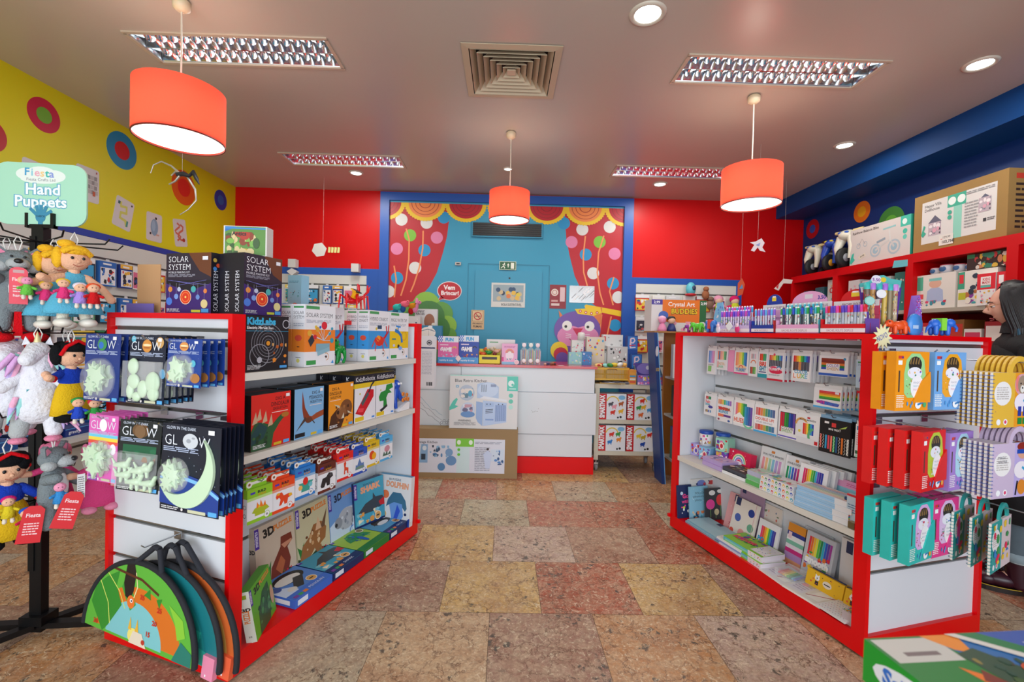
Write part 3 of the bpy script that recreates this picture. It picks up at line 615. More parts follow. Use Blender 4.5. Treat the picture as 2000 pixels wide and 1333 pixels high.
# ================================================================ red cubby unit along the blue wall
def cubby():
    t = empty('red_cubby_unit', T(0, 0, 0), 'tall red cubby shelf unit along the blue wall', 'shelf unit'); CR = M('#C40006', spec=.3, rough=.38, noise=.03, nscale=4); x0, x1 = 3.3, XR
    m = MB(); m.box(x0, x1, 1.6, 5.24, 2.07, 2.145, CR); kid(t, m, 'top_board', bevel=.003)
    for y in (5.2, 4.5, 3.66, 2.9, 2.1, 1.6): kid(t, MB().box(x0, x1, y, y+(.07 if y != 5.2 else .04), 0, 2.07, CR), 'divider', bevel=.002)
    kid(t, MB().box(x1-.015, x1-.001, 1.6, 5.24, 0, 2.07, M('#7E0306', rough=.5)), 'back_panel')
    for a, b_ in ((2.17, 2.9), (2.97, 3.66), (3.73, 4.5), (4.57, 5.2)):
        for z in (.45, .85, 1.25, 1.66): kid(t, MB().box(x0+.01, x1-.015, a, b_, z, z+.03, M('#A59C8C', rough=.5)), 'shelf')
    kid(t, MB().box(x0, x1, 1.6, 5.24, 0, .08, CR), 'plinth')
cubby()
# ================================================================ hand puppet spinner stand
SX, SY = -2.085, 2.08
def puppet_stand():
    t = empty('puppet_display_stand', T(SX, SY, 0), 'black metal display stand with a round-cornered mint sign for hand puppets', 'display stand'); K = M('#121214', rough=.35, metal=.4)
    m = MB(); m.box(-.026, .026, -.018, .018, .02, 1.84, K); m.box(-.03, -.004, -.022, .022, .3, 1.8, K); kid(t, m, 'post', bevel=.004)
    for a in (radians(6), radians(55), radians(186), radians(238)):
        l = MB(); l.box(.02, .36, -.02, .02, .035, .06, K); l.box(.34, .375, -.022, .022, .0, .045, K); kid(t, l, 'foot', M4=T(0, 0, 0, a))
    kid(t, MB().box(-.05, .05, -.04, .04, .06, .1, K), 'foot_hub', bevel=.004)
    # prongs: upper, middle, lower ring
    for z in (1.775, 1.37, 1.03, .62):
        for a in (-2.5, -1.9, -1.2, -.55, .1, .8, 2.2, 2.9):
            p = MB(); L = .26; p.tube([(0, 0, z), (L*cos(a), L*sin(a), z+.005), ((L+.02)*cos(a), (L+.02)*sin(a), z+.03)], .0035, K, 6); kid(t, p, 'prong')
    h = MB(); h.box(-.062, .062, -.008, .008, 1.84, 1.856, K)
    for x in (-.062, .05): h.box(x, x+.012, -.012, .012, 1.84, 1.905, K)
    h.box(-.012, .012, -.01, .01, 1.8, 1.845, K); kid(t, h, 'sign_holder')
    s = MB(); w, hh, r = .375, .275, .055; P = []
    for i, (a, b_) in enumerate([(-w/2, 0), (w/2, 0), (w/2, hh), (-w/2, hh)]):
        for k in range(6): an = pi+i*pi/2+k*pi/10; P.append((a-math.copysign(r, a)+r*cos(an), (r if b_ == 0 else hh-r)+r*sin(an)))
    s.prism(P, -.004, .004, '#A9DCC0'); A = Art(s, (-w/2, -.004, 0), (1, 0, 0), (0, 0, 1), w, hh)
    for x, y, rx, ry in ((.36, .82, .13, .1), (.5, .84, .16, .11), (.64, .8, .13, .1), (.5, .74, .22, .07)): A.ell(x, y, rx, ry, '#E6EEE6')
    for i, (ch, c) in enumerate(zip('Fiesta', ['#3A9AC8', '#8AC8D8', '#E8A8B8', '#F0C88A', '#3AB8A8', '#8A9AD8'])): A.text(ch, (.32, .392, .43, .492, .548, .59)[i], .8-.004*i, .12, c, .02)
    A.text('Fiesta Crafts Ltd', .5, .715, .045, '#8A8A92', 0, al='c')
    for t_, x, y in (('Hand', .52, .5), ('Puppets', .5, .3)):
        A.text(t_, x, y, .17, '#5AA8C8', .07, al='c', maxw=.86); A.text(t_, x, y, .17, '#EEF4F2', .025, al='c', maxw=.84)
    H = '#3487A8'; A.ell(.5, .13, .055, .085, H)
    for q, l in ((-.12, .11), (-.05, .16), (.01, .17), (.07, .15), (.13, .08)): A.line([(.5+q*.3, .16), (.5+q*.95, .16+l)], .014, H)
    A.rect(.475, .0, .05, .1, H); A.text('CHECK', .5, .13, .03, '#143A4A', .01, al='c')
    kid(t, s, 'sign_board', M4=T(0, -.0, 1.852, radians(5), 0, 0))
puppet_stand()
# ================================================================ cardboard rack beyond the right gondola
def rack():
    t = empty('cardboard_rack', T(0, 4.34, 0), 'dark blue cardboard floor rack with a wooden top shelf behind the right gondola', 'display rack')
    NV = '#123A7A'
    m = MB(); m.prism([(1.545, 0), (1.58, 0), (1.463, 1.46), (1.425, 1.46)], 0, .22, NV); A = Art(m, (0, 0, 0), (1, 0, 0), (0, 0, 1), 1, 1); A.line([(1.578, 0), (1.461, 1.46)], .008, '#6AA8E0')
    A.ell(1.46, 1.28, .014, .05, '#C8C8CC'); A.text('BUDDIES', 1.455, 1.09, .03, '#C8A83A', .02, maxw=.035); kid(t, m, 'side_panel')
    kid(t, MB().box(1.43, 2.16, .0, .34, 1.46, 1.475, WOODC), 'shelf'); kid(t, MB().box(1.64, 2.12, .3, .34, .0, 1.46, '#B4702A'), 'back_panel')
    for z in (1.0, .62, .2): kid(t, MB().box(1.65, 2.12, .02, .3, z, z+.02, '#C8C4BC'), 'shelf')
    kid(t, MB().box(2.12, 2.16, 0, .34, 0, 1.46, NV), 'side_panel')
rack()
# ================================================================ goods on the left gondola
def hook(fr, u, v, z, l, lab, grp='steel display hooks'):
    m = MB(); m.box(-.02, .02, -.004, 0, -.02, .012, STEEL); m.tube([(0, -.003, 0), (0, -l, .002), (0, -l-.012, .014)], .0028, STEEL, 6)
    return m.build('display_hook', M4=place(fr, u, v, z), label=lab, cat='hook', group=grp)
def run(o, mats, labs, group):
    """first item is the built one, the rest are copies of it and its parts"""
    for i, (m4, lb) in enumerate(zip(mats, labs)):
        if i == 0: o.matrix_basis = m4; tag(o, lb, None, group)
        else: copy(o, m4, lb, group)
# ---- glow-in-the-dark hanging cards
GLO = M('#C4DDBB', rough=.35, subs=1); NAVY = '#17307A'
def star5(mb, x, z, r, y, rot, pts=7):
    P = []
    for k in range(pts*2): a = rot+pi*k/pts; q = r if k % 2 == 0 else r*.5; P.append((x+q*cos(a), z+q*sin(a)))
    mb.prism(P, y-.008, y, GLO)
def glowcard(kind, w, h):
    t = empty('glow_toy_card', Matrix(), 'x', 'toy pack'); m = MB(); base = {'star': NAVY, 'planet': '#10182E', 'small': '#1B3C8C', 'uni': '#DE62B4', 'dino': '#141A1A', 'moon': '#101426'}[kind]
    m.box(-w/2, w/2, -.002, 0, -h, 0, base); A = Art(m, (-w/2, -.002, -h), (1, 0, 0), (0, 0, 1), w, h); R = random.Random(kind)
    if kind in ('star', 'small', 'planet', 'moon'):
        for i in range(26): A.rect(R.random()*.97, .1+R.random()*.85, .008, .006, '#C8D4F0')
    if kind == 'uni':
        A.rect(0, .6, 1, .1, '#F0D044'); A.rect(0, .66, 1, .05, '#6AC8E0'); A.rect(0, .56, 1, .05, '#E8503C'); A.rect(.05, .0, .3, .1, '#8A3FA0')
        A.ell(.1, .45, .08, .08, '#3A5AC0'); A.ell(.85, .5, .1, .08, '#F4E8F0'); A.ell(.12, .3, .09, .06, '#8ADA5A')
    if kind == 'small': A.ell(.14, .22, .13, .12, '#B8844A'); A.ell(.85, .2, .14, .1, '#A8703A'); A.circ(.78, .5, .012, '#58B0C8'); A.ell(.3, .5, .12, .08, '#B89A6A')
    if kind == 'planet': A.circ(.12, .94, .012, '#58B0C8'); A.circ(.85, .9, .02, '#C89A5A'); A.ell(.95, .45, .08, .07, '#5A9AC0')
    if kind == 'dino': A.ell(.5, .86, .2, .1, '#6A4A2A'); A.rect(.1, .45, .8, .2, '#1A5A3A'); A.splat(.1, .42, .8, .2, ['#226A44', '#8A5A2A', '#1A4A2A'], 14, 4)
    if kind == 'moon': A.poly([(0, .25), (0, .42), (.3, .46), (.7, .4), (1, .26), (1, .02), (0, .08)], '#1A3A8A'); A.line([(0, .36), (.3, .41), (.7, .35), (1, .22)], .012, '#7AB8F0')
    ty, th = (.78, .13) if kind != 'moon' else (.76, .12)
    A.text('GL', .05, ty, th, '#E8ECF4', -.012, maxw=.34); cx = .5
    A.ell(cx, ty+th*.5, .13, th*.72, {'star': '#3A8A4A', 'planet': '#D08A3A', 'small': '#D8904A', 'uni': '#F4F0F4', 'dino': '#7A5A3A', 'moon': '#C8CCD2'}[kind])
    if kind in ('planet', 'small'): A.ell(cx, ty+th*.6, .115, th*.14, '#F0D8A8'); A.ell(cx, ty+th*.3, .1, th*.1, '#A8602A')
    if kind == 'star': A.ell(cx-.03, ty+th*.4, .07, th*.4, '#2A6AC0')
    if kind == 'moon': A.ell(cx-.03, ty+th*.5, .04, th*.2, '#9A9EA6'); A.ell(cx+.05, ty+th*.8, .03, th*.1, '#9A9EA6')
    A.text('W', .64, ty, th, '#E8ECF4', -.012, maxw=.32); A.small(.04, ty-.09 if kind != 'moon' else .68, .6 if kind == 'moon' else .9, .06, 3, '#B8C4E0', 2); A.text('GLOW IN THE DARK', .08, .94, .035, '#D8E0F0', 0, maxw=.6)
    A.rect(.8, .915, .1, .05, '#EDEDF0'); A.rect(.84, .015, .14, .05, '#58A8E0'); A.small(.04, .015, .3, .04, 2, '#E0E0E0', 3); A.circ(.4, .035, .005, '#E8E0E0'); A.rect(.5, .015, .3, .035, '#C8C8A8')
    kid(t, m, 'card'); g = MB(); b = MB()
    if kind in ('star', 'small', 'uni', 'moon'):
        cx, cz, r = {'star': (.0, -h*.66, .07), 'small': (-.005, -h*.64, .05), 'uni': (.0, -h*.64, .06), 'moon': (-.06, -h*.58, .052)}[kind]
        for i in range(9 if kind != 'uni' else 12): a = i*2.4; q = r*.5*sqrt(i/9); star5(g, cx+q*cos(a), cz+q*sin(a), r*.55*(.8+.5*R.random()), -.006-.0025*i, R.random()*3, R.choice((5, 7, 8)))
        b.lathe([(r*1.12, 0), (r*1.08, .022), (r*.9, .034), (.002, .038)], CLEAR, 28, (cx, -.002, cz), 'y'); 
        for i in range(len(b.v)): x, y, z = b.v[i]; b.v[i] = (x, -.004-y if y > 0 else -.002+0*y, z)
    if kind == 'moon':
        n = 24; c0 = (-.012, -.148); P = [(c0[0]+.132*cos(radians(-152+204*i/n)), c0[1]+.132*sin(radians(-152+204*i/n))) for i in range(n+1)]; (x0, z0), (x1, z1) = P[0], P[-1]
        mx, mz = (x0+x1)/2, (z0+z1)/2; L = sqrt((x1-x0)**2+(z1-z0)**2)/2; ux, uz = (x1-x0)/2/L, (z1-z0)/2/L; nx, nz = uz, -ux
        P += [(mx+ux*L*cos(pi*k/n)+nx*.098*sin(pi*k/n), mz+uz*L*cos(pi*k/n)+nz*.098*sin(pi*k/n)) for k in range(1, n)]
        g.prism(P, -.012, -.003, GLO)
    if kind == 'planet':
        for x, z, a, c in ((-.055, -.115, .026, .03), (-.05, -.17, .03, .028), (.05, -.17, .036, .04), (-.065, -.205, .017, .03), (.0, -.195, .024, .032), (.055, -.21, .028, .026), (-.03, -.225, .02, .018)): g.ell((x, -.012, z), (a, .01, c), GLO, 18)
        b.box(-w/2+.01, w/2-.01, -.03, -.003, -h+.025, -.095, CLEAR)
    if kind == 'dino':
        for x, z, a in ((-.05, -.2, 0), (.04, -.17, 1), (0, -.22, 2), (-.06, -.165, 3), (.06, -.22, 4), (.01, -.18, 5)):
            g.limb((x-.03, -.012, z), (x+.02, -.014, z+.006), .008, .014, GLO, 8); g.limb((x+.02, -.014, z), (x+.035, -.014, z+.028), .009, .007, GLO, 8); g.limb((x-.01, -.012, z), (x-.012, -.012, z-.022), .007, .005, GLO, 8); g.limb((x+.012, -.012, z), (x+.015, -.012, z-.024), .007, .005, GLO, 8); g.limb((x-.03, -.012, z), (x-.05, -.01, z+.02), .006, .003, GLO, 8)
        b.box(-w/2+.01, w/2-.01, -.028, -.003, -h+.02, -.115, CLEAR)
    kid(t, g, 'glow_shapes'); kid(t, b, 'clear_blister'); return t
def stack(kind, w, h, n, u0, v, z, du, name, what, lean=0, yaw=0, vv=0):
    o = glowcard(kind, w, h); ms, ls = [], []
    for i in range(n):
        ms.append(place('LE', u0+du*i, v+vv*i, z, yaw, radians(lean*(.4+.6*random.random()) if i else lean), radians(random.uniform(-.8, .8)))); 
        ls.append(('%s, front one of its hook' % what) if i == 0 else '%s, %s behind the front one' % (what, ORD[i-1]))
    run(o, ms, ls, name)
    hook('LE', .019, max(v, .055), z-.014, -u0+.03, 'steel hook carrying the %s' % what.replace('card of ', '').replace('card', 'cards'))
stack('star', .2, .255, 4, -.19, .42, 1.38, .024, 'glow star cards', 'blue card of glow stars, top left', -2)
stack('planet', .19, .25, 6, -.18, .19, 1.38, .022, 'glow planet cards', 'dark card of round glow planets, top middle', -2)
stack('small', .165, .168, 4, -.19, -.012, 1.372, .028, 'small glow star cards', 'small blue card of glow stars, top right', -2)
stack('uni', .165, .25, 6, -.2, .395, 1.075, .02, 'pink glow cards', 'pink unicorn card with glow shapes', -2)
stack('dino', .19, .255, 3, -.2, .19, 1.07, .03, 'glow dinosaur cards', 'black card of glow dinosaurs', -3, .1)
stack('moon', .277, .3, 6, -.21, -.075, 1.078, .017, 'glow moon cards', 'big black card with a glow crescent moon', -2)
# ---- half-round fabric dart boards hanging low on the near end
def dartboard(k, lab, M4, zc):
    t = empty('folding_dart_board', M4, lab, 'toy dart board', 'fabric dart boards on the low hook'); r = .315; m = MB(); n = 28
    G = ['#5DB13A', '#17737A', '#C8602A'][k]; P = [(r*cos(pi*i/n), r*sin(pi*i/n)) for i in range(n+1)]
    m.prism(P, -.008, 0, G); A = Art(m, (0, -.008, 0), (1, 0, 0), (0, 0, 1), 1, 1)
    if k == 0:
        A.poly([(.24*cos(pi*i/24), .02+.2*sin(pi*i/24)) for i in range(25)], '#D9701E'); A.poly([(-.02+.16*cos(pi*i/24), .01+.15*sin(pi*i/24)) for i in range(25)], '#7FC4C8')
        A.poly([(-.28, .1), (-.26, .17), (-.2, .22), (-.13, .26), (-.14, .2), (-.1, .13), (-.17, .03), (-.2, .0)], '#2F8A2A'); A.poly([(-.08, .27), (-.02, .15), (-.05, .12), (-.11, .2)], '#3F9A34')
        for a, b_ in (((-.24, .2), (-.16, .04)), ((-.2, .24), (-.08, .12))): A.line([a, ((a[0]+b_[0])/2+.02, (a[1]+b_[1])/2), b_], .004, '#D8E06A')
        A.poly([(-.09, .3), (-.05, .31), (-.035, .27), (-.04, .2), (-.06, .16), (-.085, .17), (-.1, .22)], '#1E1616'); A.ell(-.05, .155, .022, .026, '#E8742A'); A.circ(-.048, .16, .008, '#F4F4F4'); A.circ(-.047, .16, .004, '#111111'); A.line([(-.035, .275), (-.02, .22), (-.035, .175)], .005, '#E8E0A0')
        A.line([(-.17, .265), (0, .255), (.1, .22)], .01, '#5A2A16'); A.poly([(.02, .2), (.05, .23), (.06, .19)], '#2F8A2A'); A.poly([(.09, .2), (.12, .21), (.11, .17)], '#2F8A2A')
        A.poly([(.16, .2), (.2, .14), (.22, .08), (.26, .1), (.24, .16)], '#8AC83A'); A.poly([(.2, .0), (.24, .08), (.3, .05), (.3, .0)], '#237A6A')
        A.ell(-.02, .03, .03, .03, '#F0E07A'); A.poly([(-.05, .05), (-.04, .1), (-.03, .05)], '#E8B43A'); A.poly([(-.01, .05), (0, .1), (.01, .05)], '#E8B43A'); A.poly([(-.04, .0), (.06, .0), (.03, .05), (-.02, .05)], '#E8D8C0'); A.circ(.04, .02, .01, '#C03A2A')
        for x, y, s_ in ((-.255, .02, '30'), (.0, .18, '35'), (.1, .155, '25'), (.08, .1, '20'), (.05, .05, '15')): A.text(s_, x, y, .018, '#C8321E', .04)
    if k == 1: A.poly([(.24*cos(pi*i/24), .24*sin(pi*i/24)) for i in range(25)], '#1E8A8A'); A.splat(.0, 0, .28, .12, ['#2AB0A0', '#146066'], 12, 5, .2)
    if k == 2: A.poly([(.27*cos(pi*i/24), .27*sin(pi*i/24)) for i in range(25)], '#D89A4A')
    kid(t, m, 'play_face'); b = MB(); b.tube([((r+.002)*cos(pi*i/n), -.004, (r+.002)*sin(pi*i/n)) for i in range(n+1)], .011, M('#1B1C22', rough=.8), 8); kid(t, b, 'black_binding')
    hd = MB(); q = [.055, -.01, -.045][k]; pts = [(-.05, .31), (q-.03, .375), (q-.01, .395), (q+.018, .392), (.1, .295)]
    for j in range(4):
        (x0, z0), (x1, z1) = pts[j], pts[j+1]; hd.tube([(x0, -.004, z0), (x1, -.004, z1)], .0105, M('#22242C', rough=.85), 6)
    kid(t, hd, 'carry_strap')
    if k: 
        q = MB(); q.box(r*.78, r*.96, -.02, .0, -.03, .055, ['#fff', '#E88AA8', '#E8603A'][k]); Art(q, (r*.78, -.02, -.03), (1, 0, 0), (0, 0, 1), r*.18, .085).rect(.3, .1, .1, .1, '#F4F4F4'); kid(t, q, 'cardboard_sleeve')
for k, (lab, u, v, z, rot) in enumerate([('jungle dart board with a toucan, black edged half circle, frontmost', -.11, .345, .155, .06), ('teal dart board half hidden behind the jungle one, pink sleeve', -.075, .262, .15, .1), ('orange dart board furthest back on the low hook', -.045, .215, .15, .12)]):
    dartboard(k, lab, place('LE', u, v, z, 0, radians(-3), rot), 0)
hook('LE', .004, .285, .555, .13, 'low steel hook carrying the fabric dart boards')
# ---- boxes on the top and on the two shelves
def solar(lab, M4, grp='solar system mobile kits on top', w=.2):
    m = MB(); d, h = .06, .262; m.box(-w/2, w/2, 0, d, 0, h, '#17131F'); A = front(m, w, h); 
    A.rect(0, .55, 1, .45, '#2A2233'); A.poly([(.5, 1), (1, 1), (1, .6), (.75, .7)], '#6A3A22'); A.poly([(0, 0), (1, 0), (1, .5), (.5, .36), (0, .5)], '#3A1E6A')
    A.text('SOLAR', .05, .85, .1, '#F0F0F4', -.01, maxw=.62); A.text('SYSTEM', .05, .72, .1, '#F0F0F4', -.01, maxw=.66); A.text('MOBILE MAKING KIT', .05, .665, .035, '#D8D8E0', 0, maxw=.6); A.small(.05, .6, .6, .05, 3, '#9A9AA8', 1)
    for x1, x2 in ((.05, .95), (.1, .7), (.9, .3)): A.line([(x1, .55), (x2, .47)], .0012, '#7A78C8')
    for x, y, r, c in ((.1, .4, .012, '#D88A3A'), (.3, .4, .01, '#B8C0D8'), (.62, .4, .014, '#4AA8A8'), (.88, .37, .01, '#E0803A'), (.08, .2, .017, '#4A78D0'), (.24, .28, .012, '#7A9AD8'), (.72, .27, .011, '#6A8AC8'), (.86, .16, .019, '#D8C88A')): A.line([(x, y), (x, .5)], .0008, '#B8B8C8'); A.circ(x, y, r, c)
    A.circ(.45, .27, .032, '#F0D8B8'); A.circ(.45, .27, .029, '#D83A1E'); A.ring(.45, .27, .022, .004, '#F07A3A'); A.circ(.45, .27, .005, '#F8D070')
    A.rect(.82, .88, .12, .06, '#E6E6EC'); A.rect(.8, .02, .16, .06, '#4A9ADA'); A.rect(.58, .02, .2, .04, '#C8C83A'); A.small(.03, .02, .3, .06, 3, '#D8D8D8', 4)
    B = rside(m, w, d, h); B.text('SOLAR SYSTEM', .55, .04, .085, '#E8E8F0', -.01, maxw=2.9, rot=pi/2); B.text('MOBILE MAKING KIT', .85, .04, .045, '#C8C8D0', 0, maxw=2.6, rot=pi/2)
    for x, y, c in ((.3, .88, '#C8A84A'), (.55, .8, '#D8502A'), (.3, .74, '#4A8AD0')): B.circ(x, y, .009, c)
    B = lside(m, w, d, h); B.text('SOLAR SYSTEM', .55, .04, .085, '#E8E8F0', -.01, maxw=2.9, rot=pi/2)
    return m.build('science_kit_box', M4=M4, label=lab, cat='toy box', group=grp)
solar('black solar system kit box facing the camera, leftmost on top of the left unit', place('LE', .09, .365, 1.4725, radians(3)), w=.252)
solar('black solar system kit box seen edge-on, just right of the leftmost one', place('LA', .235, .215, 1.4725))
solar('black solar system kit box seen edge-on, second from the leftmost one', place('LA', .23, .151, 1.4725))
solar('black solar system kit box facing the aisle, above the marble run box', place('LA', .225, .087, 1.4725))
m = MB(); m.box(-.065, .065, 0, .0035, 0, .232, M('#C79A6C', rough=.8)); m.box(-.085, .065, -.035, -.0295, 0, .045, M('#7466B4', rough=.7)); m.box(-.085, .065, -.0295, .0, 0, .004, M('#7466B4', rough=.7))
m.build('kraft_envelope', M4=place('LE', .16, .72, 1.4725, radians(8)), label='plain tan card envelope standing in a purple holder, left end of the unit top', cat='envelope')
def pbox(name, w, d, h, col, draw, M4, lab, cat='toy box', group=None, **side):
    m = MB(); m.box(-w/2, w/2, 0, d, 0, h, col, **side); draw(front(m, w, h), m); return m.build(name, M4=M4, label=lab, cat=cat, group=group)
def d_ants(A, m):
    A.rect(.03, .02, .94, .96, '#5A8A3A'); A.poly([(.03, .98), (.03, .8), (.3, .97)], '#2A6AB8'); A.rect(.03, .9, .94, .05, '#3A86C8'); A.splat(.05, .05, .88, .75, ['#7AB04A', '#3A5A2A', '#B0321E', '#D8C08A', '#8A3A1E', '#C8A03A'], 30, 8, .16)
    A.text('Antics', .2, .68, .13, '#1A1A1A', .03, maxw=.6)
pbox('ant_game_box', .185, .06, .13, '#DAD6CE', d_ants, place('LE', .2, .17, 1.735, radians(22)), 'cream and green jungle game box standing highest above the solar system kits', b='#DAD6CE')
SH1, SH2 = 1.2335, .8935
def d_marble(A, m):
    A.text('KidzLabs', .02, .84, .12, '#3AB0DC', .05, maxw=.8); A.text('Electric Marble Run', .02, .76, .05, '#F0F0F0', .02, maxw=.72); A.rect(0, .72, 1, .006, '#3AB0DC')
    for i in range(6): A.ring(.5, .5, .085-.013*i, .0025, ['#8A8A92', '#6A6A72'][i % 2], 30)
    A.circ(.5, .5, .01, '#D8902A'); A.splat(.55, .1, .4, .4, ['#E0862A', '#B85A1A', '#D8A05A'], 9, 3, .12); A.ring(.3, .28, .05, .004, '#8A8A92'); A.circ(.3, .2, .013, '#B0B0B8'); A.small(.03, .03, .3, .09, 4, '#C8C8C8', 2); A.rect(.78, .03, .18, .05, '#4A9ADA')
    A.ring(.93, .86, .02, .004, '#B8B8C0')
pbox('marble_run_box', .222, .12, .2355, '#1B1B20', d_marble, place('LA', .194, .025, SH1), 'black box with blue lettering and grey marble spiral, near end of upper shelf')
def stem(kind):
    w, d, h = .212, .075, .302; bc, ttl = {'solar': ('#E8802A', 'SOLAR SYSTEM'), 'crab': ('#3A94D8', 'HYBRID CRABOT'), 'table': ('#3A94D8', 'TABLE ROBOT'), 'water': ('#E8C414', 'MAGIC WATER TAP')}[kind]
    m = MB(); m.box(-w/2, w/2, 0, d, 0, h, '#E6E6EA'); A = front(m, w, h); A.rect(0, .24, 1, .36, bc); A.rect(.04, .93, .42, .05, '#4A9A5A'); A.text(ttl, .04, .8, .07, '#4A4A4E', -.005, maxw=.86); A.small(.05, .7, .8, .06, 3, '#9AA0B0', 1)
    A.rect(.06, .03, .3, .07, '#3E9A50'); A.circ(.7, .14, .004, bc); A.line([(.65, .15), (.73, .15)], .005, '#2A2A2E'); A.line([(.69, .125), (.69, .175)], .005, '#2A2A2E'); A.ring(.69, .15, .02, .003, '#D8902A', a0=-1.5, a1=2); A.poly([(.86, .04), (.96, .03), (.93, .09)], '#3A94D8'); A.circ(.35, .64, .009, '#E0C04A')
    if kind == 'solar':
        for x, y, r, c in ((.62, .67, .02, '#D82A3A'), (.4, .6, .013, '#D8A03A'), (.15, .54, .015, '#E0A83A'), (.32, .48, .012, '#C8283A'), (.8, .54, .01, '#2A9AB8'), (.88, .42, .013, '#2A9AB8'), (.88, .62, .008, '#2A9AB8'), (.48, .64, .007, '#2A5AC0')): A.line([(.6, .42), (x, y)], .003, '#C8CCD4'); A.circ(x, y, r, c)
        A.poly([(.1, .42), (.22, .52), (.3, .42), (.18, .32)], '#2E3440'); A.rect(.35, .24, .45, .13, '#7EA8B8'); A.line([(.4, .2), (.8, .28)], .02, '#8AB4C4')
    if kind in ('crab', 'table'):
        A.ell(.5, .4, .22, .1, '#D8321E'); A.ell(.45, .45, .1, .06, '#F09A2A'); A.rect(.4, .64, .2, .07, '#2E4A6A')
        for x, y in ((.15, .28), (.3, .2), (.7, .2), (.88, .28)): A.line([(.5, .4), ((.5+x)/2, .47), (x, y)], .007, '#E03A24')
        A.line([(.7, .45), (.85, .55), (.82, .7)], .01, '#C81E28'); A.line([(.74, .45), (.92, .58), (.95, .72)], .01, '#C81E28')
    if kind == 'water':
        A.line([(.25, .62), (.45, .58), (.6, .5), (.64, .36)], .022, '#1F7AC8'); A.line([(.42, .6), (.42, .7)], .008, '#1F7AC8'); A.line([(.3, .71), (.55, .69)], .01, '#2A86D8'); A.circ(.45, .28, .012, '#22242A'); A.ell(.55, .24, .1, .04, '#7AA8F0'); A.rect(.1, .42, .2, .03, '#2E7A8A'); A.ring(.75, .5, .03, .004, '#D8902A'); A.ell(.2, .3, .06, .03, '#C8CCF4')
    B = lside(m, w, d, h); B.rect(0, .24, 1, .36, bc); B.rect(.1, .94, .8, .03, '#4A9A5A'); t = ttl.split(' '); B.text(t[0], .08, .84, .05, '#5A5A5E', 0, maxw=.85); B.text(t[-1], .08, .77, .05, '#5A5A5E', 0, maxw=.85)
    B.small(.1, .64, .8, .06, 2, '#A8B0C0', 2); B.ell(.5, .46, .28, .05, '#D8503A' if kind != 'water' else '#3A94D8'); B.line([(.3, .15), (.7, .15)], .003, '#8A8A92'); B.line([(.4, .32), (.6, .32)], .004, '#2A2A2E'); B.circ(.5, .1, .01, '#D8D070')
    return m.build('robot_kit_box', label='x', cat='toy box')
G = 'tall white science kit boxes on the upper shelf'
run(stem('solar'), [place('LA', .515, .03, SH1), place('LA', .515, .11, SH1)], ['tall white box with orange band and planet model, upper shelf, front', 'tall white box with orange band, only its edge shows behind the front one'], G)
run(stem('table'), [place('LA', .69, .115, SH1)], ['tall white box with blue band, mostly hidden behind the green dinosaur'], G)
run(stem('crab'), [place('LA', 1.01, .03, SH1), place('LA', 1.01, .11, SH1)], ['tall white box with blue band and red crab robot, front', 'tall white box with blue band, edge showing behind the crab robot box'], G)
run(stem('water'), [place('LA', 1.228, .03, SH1)], ['tall white box with yellow band and blue tap, far end of the upper shelf'], G)
def d_blue(A, m): A.small(.1, .82, .7, .05, 2, '#3A7A9A', 1); A.splat(.12, .45, .75, .2, ['#2A4A5A', '#D87A6A', '#2A8A7A'], 10, 2, .06); A.ell(.55, .2, .3, .17, '#D8807A'); A.rect(.6, .2, .12, .08, '#2A2A30')
pbox('blue_game_box', .085, .06, .235, '#8CC4DC', d_blue, place('LE', .62, .3, 1.4705, radians(4)), 'pale blue box with tiny figures, behind the white solar box', l='#2A86A8', t='#9AD0E4')
# plastic dinosaur, crab robot and octopus robot toys
def toy_dino():
    t = empty('green_robot_dinosaur', place('LA', .70, .075, SH1), 'glossy green toy dinosaur in front of the white kit boxes', 'toy'); Gm = M('#16923C', rough=.2)
    m = MB(); m.ell((0, 0, .075), (.034, .022, .026), Gm); m.limb((.03, 0, .08), (.055, 0, .05), .018, .008, Gm); kid(t, m, 'body')
    m = MB(); m.ell((-.028, -.004, .115), (.026, .018, .022), Gm); m.box(-.058, -.028, -.016, .01, .108, .122, Gm); m.box(-.056, -.03, -.014, .008, .09, .1, Gm); m.ell((-.04, -.02, .125), .005, BLK, 8); kid(t, m, 'head')
    for x in (-.022, .026):
        for y in (-.02, .016): l = MB(); l.limb((x, y, .065), (x*1.3, y, .03), .011, .007, Gm, 8); l.limb((x*1.3, y, .03), (x*1.1-.008, y, .008), .007, .008, Gm, 8); kid(t, l, 'leg')
toy_dino()
